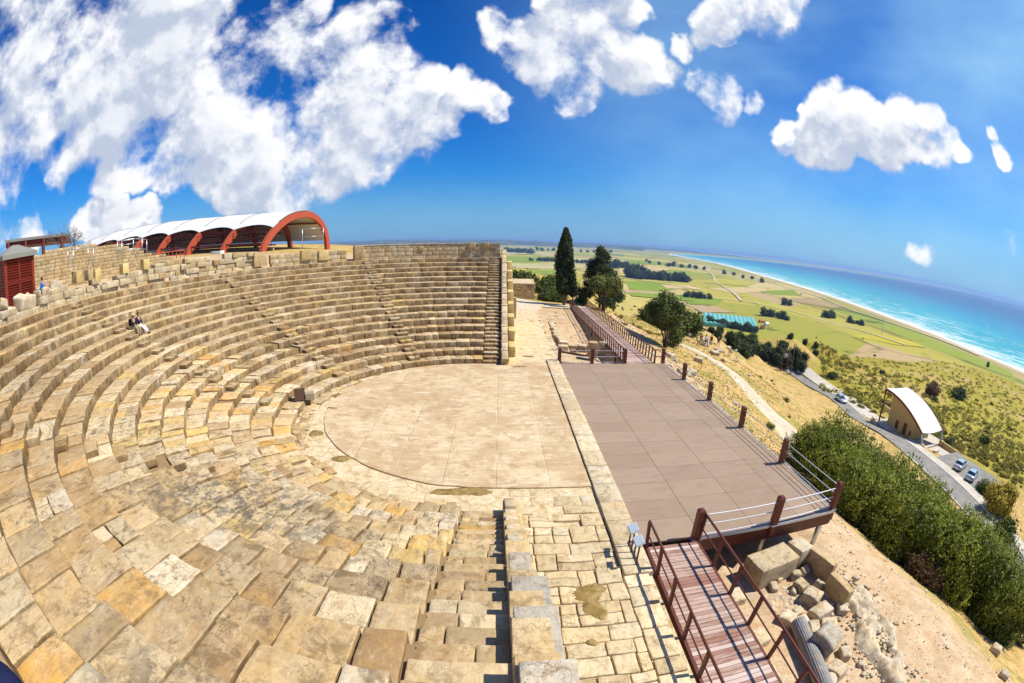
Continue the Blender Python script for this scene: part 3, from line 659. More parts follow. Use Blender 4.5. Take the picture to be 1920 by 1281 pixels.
for i in range(NR):
    r0 = R0+TR*i; z1 = RI*(i+1); mb = MB(); a = R(AMIN); end = R(AMAX)
    low = i < 7
    while a < end-1e-4:
        L = (RNG.uniform(.75, 1.6) if math.degrees(a) < 205 else RNG.uniform(.62, 1.15)) if not low else RNG.uniform(.45, 1.05)
        a1 = min(a+L/(r0+.45), end)
        if (end-a1)*(r0+.45) < .35: a1 = end
        adeg = math.degrees((a+a1)/2)
        ruin = low and adeg > 178                          # the worn lower rows on the near left side
        jr, jz = (RNG.normal(0, .014), RNG.normal(0, .006)) if adeg < 200 else (RNG.normal(0, .03), RNG.normal(0, .013))
        dz = 0; bev = RNG.uniform(.016, .034); amp = .015
        if adeg < 160: bev = .010; amp = .010
        if ruin: jr, jz = RNG.normal(0, .05), RNG.normal(-.015, .03); bev = .035; amp = .03
        elif low: jr, jz = RNG.normal(0, .02), RNG.normal(0, .009); bev = .025; amp = .014
        if RNG.uniform() < (.012 if low else 0) and not (adeg < 112): a = a1; continue
        g = .006 if adeg < 200 else RNG.uniform(.008, .024)
        ds = r0*1.0
        tn = tint3(.12 if low and adeg > 150 else 0)
        if i > 6 and adeg < 200: tn = (.6*tn[0]+.25, .5*tn[1]+.30, tn[2])
        if i > 6 and adeg > 205: tn = (min(1, tn[0]*(.75 if RNG.uniform() < .7 else 1.25)), tn[1]*.8, min(1, tn[2]+.2))
        if 178 < adeg < 240 and i < 9: tn = (min(1, tn[0]*.6+.42) if RNG.uniform() < .6 else tn[0], min(1, tn[1]+.15), tn[2])
        if 222 < adeg and 2 <= i <= 7: tn = (tn[0]*.8+.2, tn[1]*.7, min(1, tn[2]+.35))
        d_in = 0.0
        back = r0+TR+.12
        split = RNG.uniform() < (.45 if low else .05)
        if split and not ruin:
            mid = r0+RNG.uniform(.38, .6)
            pblock(mb, r0+jr, mid-.008, a+g/r0, a1-g/r0, z1-RI-.08, z1+jz, tn, amp, bev)
            am2 = a+(a1-a)*RNG.uniform(.3, .7)
            pblock(mb, mid+.008, back, a+g/r0, am2-g/r0, z1-.3, z1+jz-.03, tint3(), amp, bev)
            pblock(mb, mid+.008, back, am2+g/r0, a1-g/r0, z1-.3, z1+jz-.02, tint3(), amp, bev)
        else:
            pblock(mb, r0+jr, back, a+g/r0, a1-g/r0, z1-RI-.08, z1+jz, tn, amp, bev)
        a = a1
    rows.append(mb.build('seat_row', M['seat'], theatre, smooth=True))
# half steps of the stairways between the wedges
for s in STAIRS:
    mb = MB()
    for i in range(-1, NR-1):
        r0 = R0+TR*(i+1); z = RI*(i+1); w = .42+RNG.uniform(-.04, .05); rs = r0-.46
        if i == -1: continue
        if RNG.uniform() < .08 and s > 150: continue
        a = R(s)
        if RNG.uniform() < .5: pblock(mb, rs+RNG.normal(0, .02), r0+.04, a-w/r0, a+w/r0, z-.05, z+RI*.5+RNG.normal(0, .012), tint3(), .012, .03)
        else:
            k = a+RNG.uniform(-.1, .1)/r0
            pblock(mb, rs+RNG.normal(0, .02), r0+.04, a-w/r0, k-.008/r0, z-.05, z+RI*.5, tint3(), .012, .03); pblock(mb, rs+RNG.normal(0, .02), r0+.04, k+.008/r0, a+w/r0, z-.05, z+RI*.5-.01, tint3(), .012, .03)
    mb.build('stair_flight', M['steps'], theatre, smooth=True)
# end stairs beside the two retaining walls
for sgn in (1, -1):
    mb = MB()
    for i in range(NR):
        for h in (0, 1):
            y0 = R0+TR*i+(h*.47 if h else 0); z1 = RI*i+RI*.5*(h+1); x0, x1 = -CX-.19, 1.06-CX
            y1 = y0+(.47 if h else .50)
            nblk = 1 if RNG.uniform() < .35 else 2; cut = [x0, x1] if nblk == 1 else [x0, RNG.uniform(x0+.35, x1-.35), x1]
            for xa, xb in zip(cut[:-1], cut[1:]):
                c = (( xa+xb)/2, sgn*(y0+y1)/2, z1-.25); sz = (round(xb-xa-.012, 2), .56, .5)
                cc = np.array(c)+[CX, CY, 0]; sg = (near_seg(cc, sz[0], 1, 10), near_seg(cc, .5, 1, 8), 2)
                mb.box(c, sz, bev=.025, seg=sg, noise=.011, nf=5, tint=tint3(-.05))
    mb.build('stair_flight', M['steps'], theatre, smooth=True)
# earth core below the stones
mb = MB(); P = []
an = np.radians(np.linspace(AMIN-.3, AMAX+.3, 90))
prof = [(R0+.12, -.4)]
for i in range(NR): prof += [(R0+TR*i+.12, RI*(i+1)-.10), (R0+TR*(i+1)+.12, RI*(i+1)-.10)]
prof += [(R0+TR*NR+.12, RI*NR-.06), (26.8, RI*NR-.06)]
for r, z in prof: P.append(np.stack([r*np.cos(an), r*np.sin(an), 0*an+z], -1))
mb.grid(P, flip=True); mb.build('core', M['mud'], theatre)

# ---------------------------------------------------------------- retaining end walls
def end_wall(sgn, label):
    w = thing('retaining_wall', label, 'wall', (1.0, CY, 0))
    body = MB(); cop = MB()
    yA, yB = R0-.35, R0+TR*NR+.9
    th = .50
    # body: courses of dressed blocks under a sloping top
    z = -.3; c = 0
    while z < RI*NR+.6:
        h = .39; y = yA+max(0, (z+h-.45)/RI*TR); 
        y0 = y+(.3 if c % 2 else 0)
        yy = y
        while yy < yB:
            L = min(RNG.uniform(.7, 1.1), yB-yy)
            if L > .15: body.box((.04+th/2, sgn*(yy+L/2), z+h/2), (th, round(L-.01, 2), h-.008), bev=.015, seg=(1, 2, 1), noise=.006, tint=tint3())
            yy += L
        z += h; c += 1
    body.build('masonry', M['wall'], w, smooth=True)
    k = 0; y = yA
    while y < yB-.2:
        L = RNG.uniform(.9, 1.5)
        if sgn > 0: L = RNG.uniform(.7, 1.1)
        L = min(L, yB-y); i = (y-R0)/TR; zt = max(.42, RI*(i+1)+.05)+.10
        wd = (.30 if y < 13 else .40 if y < 15.5 else .56) if sgn < 0 else .42
        wd += RNG.uniform(-.03, .05)
        grey = sgn < 0 and y > 12.5
        d = np.linalg.norm(np.array([1, CY+sgn*y, zt])-CAMP)
        sl_ = y < 12.4 or sgn > 0; tl = math.atan2(RI, TR) if sl_ else 0.0
        cop.box((.09+wd/2, sgn*(y+L/2), (zt+RI*L*.5/TR-.20) if sl_ else zt-.10), (round(wd, 2), round(L-.02, 2)*(1/math.cos(tl)), .34), M=np.array(Matrix.Rotation(sgn*tl, 3, 'X')), bev=.02, seg=(5, 9, 3) if d < 12 else (2, 3, 1), noise=.010, nf=4,
                tint=tint3(), mat=1 if grey else 0)
        y += L
    cop.build('coping', [M['pale'], M['grey']], w, smooth=True)
    return w
end_wall(-1, 'sloping stone retaining wall with grey coping beside the stairs below the viewer')
fw = end_wall(1, 'sloping stone retaining wall at the far end of the seats with yellow buttress blocks')
mb = MB()
for i in range(0, NR, 1):
    y = R0+TR*i*1.0; zt = RI*(i+1)-.35
    if i % 2 == 0:
        L = 1.75
        mb.box((.86, y+L/2, zt/2-.1), (.50, L, zt+.2), bev=.03, seg=(2, 3, 3), noise=.02, tint=(float(RNG.uniform()), float(RNG.uniform(.3, .9)), float(RNG.uniform())))
mb.build('buttress', M['yellow'], fw, smooth=True)

# ---------------------------------------------------------------- orchestra, parodos floors (setting)
ORX, ORY, RP = .233, .552, 8.411; XS, XD = 5.17, 13.15; Y0, Y1 = -11.25, 9.45
XK = XS-.92
mo, t, bs = newmat('orchestra_paving'); P = geo(t).outputs['Position']; S = t.sep(P)
br = t.node('ShaderNodeTexBrick'); br.offset = .43; br.squash = 1.0
vec = t.comb(t.math('ADD', S[1], 40.0), t.math('ADD', S[0], 20.3), 0.0)
t.put(br.inputs['Vector'], t.vmath('ADD', vec, t.vmath('SCALE', t.vmath('SUBTRACT', t.noise(P, 1.5, 3, .5, out=1), (.5, .5, .5)), .05)))
br.inputs['Scale'].default_value = 1.0; br.inputs['Brick Width'].default_value = 5.4; br.inputs['Row Height'].default_value = 1.92; br.inputs['Mortar Size'].default_value = .028; br.inputs['Mortar Smooth'].default_value = .6
br.inputs['Color1'].default_value = (0, 0, 0, 1); br.inputs['Color2'].default_value = (1, 1, 1, 1); br.inputs['Mortar'].default_value = (.5, .5, .5, 1)
bt = br.outputs['Color']; mort = br.outputs['Fac']
n = t.noise(t.vmath('MULTIPLY', P, (.32, 1.25, 1)), 3.2, 10, .74, .5); n2 = t.noise(P, .75, 8, .62); n3 = t.noise(P, 14, 8, .7)
c = t.mix(bt, (.50, .365, .205), (.60, .46, .275))
c = t.mix(t.mapr(n2, .44, .58, 0, .7), c, (.66, .545, .36)); c = t.mix(t.mapr(t.noise(P, .42, 10, .7, .6), .48, .56, 0, .6, True), c, (.44, .30, .16)); c = t.mix(t.mapr(t.noise(P, 1.7, 10, .75, .4), .52, .60, 0, .6, True), c, (.36, .24, .125))
c = t.mix(t.mapr(n, .50, .64, 0, .5, True), c, (.42, .28, .17))
c = t.mix(t.mapr(n, .45, .36, 0, .75, True), c, (.74, .67, .50))
c = t.mix(t.mapr(n3, .5, .68, 0, .4), c, (.34, .25, .17))
mcol = t.mix(t.mapr(t.noise(P, .35, 3), .42, .58), (.30, .22, .13), (.72, .66, .55))
c = t.mix(t.math('MULTIPLY', mort, t.mapr(t.noise(P, .8, 4), .4, .6, .1, .6)), c, mcol)
fin(t, bs, c, .85, t.bump(t.math('SUBTRACT', t.math('ADD', n, t.math('MULTIPLY', n3, .5)), mort), .5, .03), .15)
pts = []
for a in np.radians(np.linspace(90, 270, 60)): pts.append((ORX+RP*math.cos(a), ORY+RP*math.sin(a)))
pts += [(XK, ORY-RP), (XK, ORY+RP)]
mb = MB(); n_ = len(pts); Pt = np.array([(x, y, .03) for x, y in pts]); Pb = Pt-[0, 0, .3]
Pt[:, :2] += .06*np.stack([wob(Pt, 2.2), wob(Pt+9, 2.2)], -1)
mb.add(np.vstack([Pt, Pb, [[0, ORY, .03]]]), quads=[(i, i+n_, (i+1) % n_+n_, (i+1) % n_) for i in range(n_)], tris=[(2*n_, i, (i+1) % n_) for i in range(n_)])
struct(mb.build('orchestra_floor', mo))
# worn ground around it
me_, t, bs = newmat('worn_limestone_ground'); P = geo(t).outputs['Position']
n1 = t.noise(P, .55, 8, .62); n2 = t.noise(P, 2.6, 10, .7, .4); n3 = t.noise(P, 12, 8, .7)
c = t.ramp(n2, [(.3, (.36, .25, .12)), (.42, (.56, .43, .25)), (.55, (.66, .54, .35)), (.7, (.74, .66, .49))])
c = t.mix(t.mapr(n1, .57, .63, 0, .85, True), c, (.40, .28, .10))
c = t.mix(t.mapr(n3, .52, .7, 0, .4), c, (.38, .27, .15))
vo = t.voro(P, 1.15, 'DISTANCE_TO_EDGE'); c = t.mix(t.math('MULTIPLY', t.mapr(vo, 0, .03, 1, 0), t.mapr(n1, .45, .55, .75, .1)), c, (.30, .20, .10))
fin(t, bs, c, .92, t.bump(t.math('ADD', n2, t.math('MULTIPLY', n3, .5)), .7, .05), .1)
M['worn'] = me_
mb = MB(); xs = np.linspace(-9.9, 5.1, 60); ys = np.linspace(-9.9, 9.6, 76); XX, YY = np.meshgrid(xs, ys, indexing='ij')
mb.grid(np.stack([XX, YY, -.02+.012*wob(np.stack([XX, YY, 0*XX], -1), 2.0)], -1), flip=False); struct(mb.build('orchestra_ground', me_, smooth=True))
mdp, t, bs = newmat('damp_earth_patch'); P = geo(t).outputs['Position']; c = t.mix(t.mapr(t.noise(P, 3, 8, .7), .4, .62), (.20, .13, .04), (.36, .26, .11)); fin(t, bs, c, .95, t.bump(t.noise(P, 9, 6), .5, .03), .1)
for px, py, sx_, sy_2 in [(868, 921, .95, .33), (722, 690, 1.5, .16), (667, 716, .5, .25), (632, 741, .35, .3), (705, 703, .35, .12), (624, 766, .3, .12), (1105, 1112, .55, .35), (1115, 1142, .3, .4), (592, 812, .3, .4), (1110, 1204, .16, .1), (640, 860, .5, .22), (975, 688, .5, .25), (990, 668, .45, .2)]:
    q = onz(px, py, .01); mb = MB(); n_ = 90; a = np.linspace(0, 2*math.pi, n_+1)[:-1]; rr_ = 1+.22*np.sin(a*2+px)+.10*np.sin(a*3+py)+.05*np.sin(a*7+px)+.05*np.sin(a*17+py)+.04*np.sin(a*31+px); up_ = .055 if math.hypot(q[0]-ORX, q[1]-ORY) < RP+.5 and q[1] > ORY-RP else .03
    if q[1] < -9: up_ = .035
    V = np.stack([q[0]+sx_*rr_*np.cos(a), q[1]+sy_2*rr_*np.sin(a), 0*a-.03], -1); V2 = V*[1, 1, 0]+[0, 0, up_]; V2[:, :2] = q[:2]+(V[:, :2]-q[:2])*.72
    mb.add(np.vstack([V, V2, [[q[0], q[1], up_+.008]]]), quads=[(i, (i+1) % n_, n_+(i+1) % n_, n_+i) for i in range(n_)], tris=[(2*n_, n_+i, n_+(i+1) % n_) for i in range(n_)]); struct(mb.build('earth_patch', mdp, smooth=True))
mb = MB()                                                  # sunken worn stones between the lowest seats and the paving
for k in range(150):
    a = R(RNG.uniform(150, 268)); r = RNG.uniform(8.55, 9.25); x, y = CX+r*math.cos(a), CY+r*math.sin(a)
    if math.hypot(x-ORX, y-ORY) < RP+.28: continue
    mb.box((x, y, RNG.uniform(-.13, -.05)), (round(RNG.uniform(.25, .6), 2), round(RNG.uniform(.3, .8), 2), .26), rot=a+RNG.normal(0, .12), bev=.05, seg=(3, 3, 1), noise=.03, tint=tint3())
struct(mb.build('orchestra_border_paving', M['seat'], smooth=True))
mb = MB(); xs = np.linspace(1.05, 5.1, 24); ys = np.linspace(9.3, 34, 90); XX, YY = np.meshgrid(xs, ys, indexing='ij')
mb.grid(np.stack([XX, YY, -.03+.03*wob(np.stack([XX, YY, 0*XX], -1), 1.3)], -1)); struct(mb.build('parodos_ground', M['worn'], smooth=True))
mb = MB(); xs = np.linspace(1.05, 5.1, 16); ys = np.linspace(-30, -7.5, 60); XX, YY = np.meshgrid(xs, ys, indexing='ij')
mb.grid(np.stack([XX, YY, -.10+.01*wob(np.stack([XX, YY, 0*XX], -1), 1.3)], -1)); struct(mb.build('parodos_bedding', M['worn'], smooth=True))
# near side: irregular paving blocks, each stone laid in broken courses
mb = MB(); y = -7.95
while y > -27:
    rh = RNG.uniform(.42, .85); x = 1.30+RNG.uniform(-.1, .05)
    while x < XK-.05:
        L = min(RNG.uniform(.45, 1.15), XK-.02-x)
        if XK-.02-(x+L) < .25: L = XK-.02-x
        parts = [(y, rh)] if (rh < .62 or RNG.uniform() < .5) else [(y, rh*.5), (y-rh*.5, rh*.5)]
        for (yy, hh) in parts:
            if RNG.uniform() < .045: continue
            c = np.array([x+L/2, yy-hh/2, 0]); d = np.linalg.norm(c-CAMP)
            ln, hn = round(L-RNG.uniform(.015, .05), 2), round(hh-RNG.uniform(.015, .05), 2)
            mb.box((x+L/2, yy-hh/2, -.13+RNG.normal(0, .013)), (ln, hn, .26), bev=.022, seg=(7, 5, 1) if d < 14 else (4, 3, 1), noise=.028, nf=3.2, tint=tint3(.05), rot=RNG.normal(0, .012))
        x += L
    y -= rh
struct(mb.build('parodos_paving', M['pave'], smooth=True))
# kerb stones along the stage
mb = MB(); y = Y1+.2
while y > -12.5:
    L = RNG.uniform(1.0, 2.1); mb.box((XK+.45+RNG.normal(0, .01), y-L/2, -.04+RNG.normal(0, .006)), (.84, round(L-.012, 2), .30), bev=.02, seg=(3, 6, 1), noise=.012, tint=tint3(.1)); y -= L
tag(mb.build('stage_kerb', M['pale'], smooth=True), 'long line of flat cream kerb stones between the paved orchestra and the grey stage', 'kerb')
mb = MB(); y = -12.6
while y > -27:
    L = RNG.uniform(.5, 1.1); mb.box((XK+.35+RNG.normal(0, .02), y-L/2, -.11+RNG.normal(0, .012)), (.72, round(L-.03, 2), .26), bev=.03, seg=(3, 4, 1), noise=.02, tint=tint3(.05)); y -= L
struct(mb.build('parodos_edge_paving', M['pave'], smooth=True))

# ---------------------------------------------------------------- stage deck
md, t, bs = newmat('stage_panels'); P = geo(t).outputs['Position']; A = t.sep(t.attr('tint').outputs['Vector'])
c = t.mix(A[0], (.315, .222, .145), (.365, .265, .178)); n = t.noise(P, 1.1, 9, .68); n3 = t.noise(P, 40, 4, .6)
c = t.mix(t.mapr(n, .4, .65, 0, .5), c, (.34, .255, .20)); c = t.mix(t.mapr(t.noise(t.vmath('MULTIPLY', P, (.25, 1, 1)), 5, 8, .7), .5, .66, 0, .35), c, (.18, .125, .095)); c = t.mix(t.mapr(n3, .4, .7, 0, .2), c, (.14, .10, .08))
fin(t, bs, c, .62, t.bump(n3, .25, .004), .3)
stage = thing('stage_deck', 'large rectangular stage of brown grey panels on a dark red frame', 'stage', ((XS+XD)/2, (Y0+Y1)/2, ZD))
def loc_(o, root): 
    o.parent = root; o.matrix_parent_inverse = Matrix.Translation(-Vector(root.location)); return o
mb = MB(); xj = [XS, 7.25, 9.33, 11.41, XD]; ny = 17; dy = (Y1-Y0)/ny
for a, b_ in zip(xj[:-1], xj[1:]):
    for k in range(ny):
        sag = RNG.normal(0, .0015)
        mb.box(((a+b_)/2, Y0+dy*(k+.5), ZD-.02+sag), (round(b_-a-.012, 3), round(dy-.010, 3), .04), bev=.004, seg=(1, 1, 1), tint=(float(RNG.uniform()),)*3)
loc_(mb.build('panels', md), stage)
mb = MB(); mb.box(((XS+XD)/2, (Y0+Y1)/2, ZD-.075), (XD-XS-.06, Y1-Y0-.06, .06)); loc_(mb.build('underlay', M['brownbox']), stage)
mb = MB(); mb.beam((XD-.02, Y0, ZD-.35), (XD-.02, Y1, ZD-.35), .08, .5); loc_(mb.build('fascia', M['redwood']), stage)
mb = MB(); mb.beam((XS+1.95, Y0+.02, ZD-.36), (XD-.065, Y0+.02, ZD-.36), .08, .52); loc_(mb.build('fascia', M['redwood']), stage)
mb = MB(); mb.beam((XS, Y1-.02, ZD-.3), (XD-.065, Y1-.02, ZD-.3), .08, .36); loc_(mb.build('fascia', M['redwood']), stage)
mb = MB(); mb.beam((XD+.05, Y0-.02, ZD-.03), (XD+.05, Y1+.02, ZD-.03), .05, .06); loc_(mb.build('edge_rail', M['steel']), stage)
mb = MB(); mb.beam((XS+1.95, Y0-.05, ZD-.05), (XD, Y0-.05, ZD-.05), .05, .10); loc_(mb.build('edge_rail', M['steel']), stage)
for x, y in [(XD-.2, Y0+.3), (XD-.2, -7.1), (XD-.2, -3), (XD-.2, 1.2), (XD-.2, 5.3), (10.1, Y0+.3), (7.1, Y0+.3)]:
    mb = MB(); zz = terr1(x+.5, y-.3) if x > 12 else -1.95; mb.box((x, y, (ZD-.6+zz)/2-.1), (.16, .16, ZD-.4-zz)); loc_(mb.build('support', M['steel']), stage)

def post_mesh():
    mb = MB(); w = .115
    v = [(-w, -w, -.45), (w, -w, -.45), (w, w, -.45), (-w, w, -.45), (-w, -w, 1.09), (w, -w, 1.09), (w, w, 1.09), (-w, w, 1.09), (-w*.55, -w*.55, 1.16), (w*.55, -w*.55, 1.16), (w*.55, w*.55, 1.16), (-w*.55, w*.55, 1.16)]
    q = [(3, 2, 1, 0), (0, 1, 5, 4), (1, 2, 6, 5), (2, 3, 7, 6), (3, 0, 4, 7), (4, 5, 9, 8), (5, 6, 10, 9), (6, 7, 11, 10), (7, 4, 8, 11), (8, 9, 10, 11)]
    mb.add(v, q); return mb
def cable_fence(name, label, pts, heights, rad, matc, far_posts=True, share=()):
    o = thing(name, label, 'railing', (*pts[0], ZD))
    for i, p in enumerate(pts):
        if i in share: continue
        pm = post_mesh(); pb = pm.build('post', M['redwood']); pb.parent = o; pb.location = (p[0]-pts[0][0], p[1]-pts[0][1], 0)
        ft = MB(); ft.box((0, 0, .012), (.30, .30, .02)); f = ft.build('base_plate', M['steel'], pb)
    for h in heights:
        for a, b_ in zip(pts[:-1], pts[1:]):
            mb = MB(); k = 9; P = []
            for j in range(k):
                u = j/(k-1); P.append((a[0]+(b_[0]-a[0])*u-pts[0][0], a[1]+(b_[1]-a[1])*u-pts[0][1], h-.018*4*u*(1-u)))
            mb.tube(P, rad, 6); mb.build('cable', matc, o, smooth=True)
    return o
cable_fence('cable_railing', 'long post and steel cable railing along the seaward edge of the stage', [(13.10, -11.17), (13.10, -7.1), (13.12, -2.97), (13.15, 1.2), (13.15, 5.33), (13.15, 9.6)], (.98, .62, .2), .019, M['cable'])
cable_fence('cable_railing', 'short three post railing with white rails at the near end of the stage', [(6.98, -11.35), (10.1, -11.30), (13.10, -11.17)], (.92, .56, .16), .022, M['whitepaint'], share=(2,))
cable_fence('cable_railing', 'short three post railing across the far end of the stage', [(5.19, 9.36), (7.58, 9.38), (10.05, 9.40)], (.96, .52, .12), .016, M['cable'])

# ---------------------------------------------------------------- timber footbridges
mw, t, bs = newmat('weathered_planks'); P = geo(t).outputs['Position']; A = t.sep(t.attr('tint').outputs['Vector'])
n = t.noise(t.vmath('MULTIPLY', P, (.5, 9, 1)), 3.0, 8, .7); n2 = t.noise(P, 1.3, 6, .6)
c = t.mix(A[0], (.27, .14, .10), (.42, .28, .22)); c = t.mix(t.mapr(n, .42, .60, 0, .85), c, (.55, .44, .37)); c = t.mix(t.mapr(n2, .52, .68, 0, .55), c, (.20, .07, .05))
c = t.mix(t.mapr(t.noise(P, 18, 6, .7), .58, .66, 0, .6), c, (.10, .035, .025)); c = t.mix(t.mapr(A[1], .86, .9, 0, .7), c, (.62, .52, .46)); c = t.mix(t.mapr(A[2], .85, .9, 0, .6), c, (.24, .09, .06)); fin(t, bs, c, .8, t.bump(n, .6, .01), .2); M['planks'] = mw
def bridge(name, label, xa, xb, ys, zs, post_step, rail_h, rails, side_mat, mid=True, extra=None):
    """deck running along y between xa and xb; ys/zs polyline"""
    o = thing(name, label, 'footbridge', ((xa[0]+xb[0])/2, ys[0], zs[0])); org = np.array([(xa[0]+xb[0])/2, ys[0], zs[0]])
    def fin_(m_, nm, mat, sm_=False): b_ = m_.build(nm, mat, smooth=sm_, loc=org); b_.location = (0, 0, 0); b_.parent = o; return b_
    L = abs(ys[-1]-ys[0]); n = int(L/.145); s = 1 if ys[-1] > ys[0] else -1
    def at(u):
        y = ys[0]+(ys[-1]-ys[0])*u; yy = ys if s > 0 else ys[::-1]; z = np.interp(y, yy, zs if s > 0 else zs[::-1]); A_ = np.interp(y, yy, xa if s > 0 else xa[::-1]); B_ = np.interp(y, yy, xb if s > 0 else xb[::-1]); return y, z, A_, B_
    mb = MB()
    for i in range(n):
        y, z, A_, B_ = at((i+.5)/n); w = B_-A_
        mb.box(((A_+B_)/2+RNG.normal(0, .006), y, z-.02+RNG.normal(0, .002)), (round(w, 2), .135, .04), bev=.006, tint=tuple(RNG.uniform(size=3)))
    fin_(mb, 'planks', M['planks'])
    for sd_ in (0, 1):
        mb = MB(); prev = None
        for u in np.linspace(0, 1, 12):
            y, z, A_, B_ = at(u); x = (A_-.04 if sd_ == 0 else B_+.04); q = np.array([x, y, z-.12])
            if prev is not None: mb.beam(prev, q, .08, .24)
            prev = q
        fin_(mb, 'side_beam', side_mat)
    k = int(L/post_step)
    for sd_ in (0, 1):
        if not rails[sd_]: continue
        posts = []; tops = []; mids = []
        for i in range(k+1):
            y, z, A_, B_ = at(i/k); x = (A_-.05 if sd_ == 0 else B_+.05); ox = .0
            mb = MB(); mb.beam((x, y, z-.22), (x+(-.07 if sd_ == 0 else .07), y, z+rail_h-.03), .08, .10, up=(0, 1, 0)); fin_(mb, 'post', M['rail']); tops.append((x+(-.07 if sd_ == 0 else .07), y, z+rail_h)); mids.append((x+(-.035 if sd_ == 0 else .035), y, z+rail_h*.5))
        for nm, PP, r_ in (('handrail', tops, .042), ('middle_rail', mids, .024)):
            mb = MB(); mb.tube(PP, r_, 6); fin_(mb, nm, M['rail'], True)
    return o, fin_
o, f_ = bridge('footbridge', 'near timber footbridge leading up to the stage past the ruined blocks', [5.38, 5.30, 5.30], [7.0, 7.05, 7.05], [-11.45, -16.5, -27], [ZD-.02, ZD-.05, ZD-.05], 1.22, 1.0, (1, 1), M['rail'])
b_, f_ = bridge('footbridge', 'long timber footbridge running from the far end of the stage towards the cypress', [10.22, 10.2, 10.2], [12.35, 12.3, 12.3], [9.55, 22, 37], [ZD-.02, ZD, ZD+.02], .72, 1.0, (1, 1), M['rail'])
mb = MB(); mb.beam((12.4, 9.6, ZD+.98), (13.05, 9.6, ZD+.98), .05, .05); mb.beam((12.4, 9.6, ZD+.5), (13.05, 9.6, ZD+.5), .04, .04); mb.beam((12.5, 9.6, ZD-.1), (12.5, 9.6, ZD+.98), .06, .06); f_(mb, 'end_rail', M['rail'])
for yk in (13, 18, 23, 28, 33):
    for x in (10.3, 12.2):
        mb = MB(); zg = terr1(x, yk); mb.beam((x, yk, zg-.2), (x, yk, ZD-.1), .12, .12, up=(0, 1, 0)); f_(mb, 'leg', M['rail'])
# two sloping information panels on the rail at the bridge head
for (px, py, lab) in [(1188, 990, 'sloping pale blue information panel nearer to the stage at the bridge head'), (1198, 1013, 'sloping pale blue information panel nearer to the viewer at the bridge head')]:
    q = onz(px, py, ZD+1.02); o = thing('information_panel', lab, 'information panel', (q[0], q[1], ZD)); 
    mb = MB(); mb.box((0, 0, 1.02), (.26, .42, .03), bev=.01, M=np.array(Matrix.Rotation(R(-28), 3, 'Y'))); mb.build('panel_face', M['panel'], o)
    mb = MB(); mb.box((0, 0, .995), (.28, .44, .02), M=np.array(Matrix.Rotation(R(-28), 3, 'Y'))); mb.build('panel_back', M['whitepaint'], o)
    for dy_ in (-.15, .15):
        mb = MB(); mb.beam((0, dy_, -.2), (0, dy_, .99), .04, .04, up=(0, 1, 0)); mb.build('leg', M['rail'], o)
# ---------------------------------------------------------------- rim of the theatre
def cyl(px, py, r):
    d = ray(px, py); ox, oy = CAMP[0]-CX, CAMP[1]-CY; A = d[0]**2+d[1]**2; B = ox*d[0]+oy*d[1]; C_ = ox*ox+oy*oy-r*r
    t = (-B+math.sqrt(max(B*B-A*C_, 0)))/A; X = CAMP+t*d; return math.degrees(math.atan2(X[1]-CY, X[0]-CX)) % 360, X[2]
ZT = RI*NR
# parapet at the far end (two courses under a rubble top), then the broken rim wall round the left side
def rim_wall(name, label, a0, a1, ztop, r_in, th, hc, mats, jag=.0, lmin=.5, lmax=1.2, cat='wall', zb=None):
    o = thing(name, label, cat, (CX, CY, 0)); 
    z = ZT-.15 if zb is None else zb; c = 0; zmaxs = ztop
    mb = MB()
    while True:
        a = R(a0); any_ = False
        while a < R(a1)-1e-4:
            L = RNG.uniform(lmin, lmax); an_ = min(a+L/r_in, R(a1)); am = math.degrees((a+an_)/2)
            zt = ztop(am) if callable(ztop) else ztop
            h = hc
            if z+h*.6 < zt:
                any_ = True
                h = min(h, zt-z); d_ = RNG.normal(0, jag*.5)
                c_ = np.array([(r_in+th/2+d_)*math.cos((a+an_)/2), (r_in+th/2+d_)*math.sin((a+an_)/2), z+h/2])
                Lr = (an_-a)*r_in-.015
                if Lr > .1:
                    mb.box(c_, (round(th-RNG.uniform(0, jag), 2), round(Lr, 2), round(h-.012, 2)), bev=.025, rot=(a+an_)/2+RNG.normal(0, jag*.12), seg=(1, 3, 2), noise=.015+jag*.15, nf=2.6, tint=tint3(.1), mat=int(RNG.integers(0, len(mats))))
            a = an_
        z += hc; c += 1
        if not any_ or z > 9.5: break
    mb.build('masonry', list(mats), o, smooth=True); return o
far_par = rim_wall('parapet_wall', 'smooth cream parapet wall above the top row at the far end of the theatre', 87.3, 121.2, 8.02, 24.75, .55, .40, [M['wall'], M['pale']], lmin=.5, lmax=.9)
mb = MB(); a = 87.3
P = []
for a in np.radians(np.linspace(87.3, 121.2, 40)): P.append([(24.72*math.cos(a), 24.72*math.sin(a), 8.03), (24.72*math.cos(a), 24.72*math.sin(a), 8.12), (25.34*math.cos(a), 25.34*math.sin(a), 8.12), (25.34*math.cos(a), 25.34*math.sin(a), 8.03)])
mb.grid(P, tint=(.8, .8, .3)); mb.build('coping', M['pale'], far_par)
rim_wall('parapet_wall', 'low cream rim wall between the arched shelter and the gap in the parapet', 123.1, 141.0, 7.92, 24.8, .5, .4, [M['pale'], M['wall']], jag=.03)
def broken(am): return 7.35+.55*wob(np.array([am*.9, 0, 3]), .9, 2)+.45
rim_wall('ruined_wall', 'broken rim wall of pale stone blocks under the shelter with an uneven top', 143.3, 176, lambda a: float(8.0+.35*wob(np.array([a*.8, 1., 3]), 1., 2)), 24.75, .7, .42, [M['pale'], M['wall'], M['boulder']], jag=.16, lmin=.4, lmax=1.3)
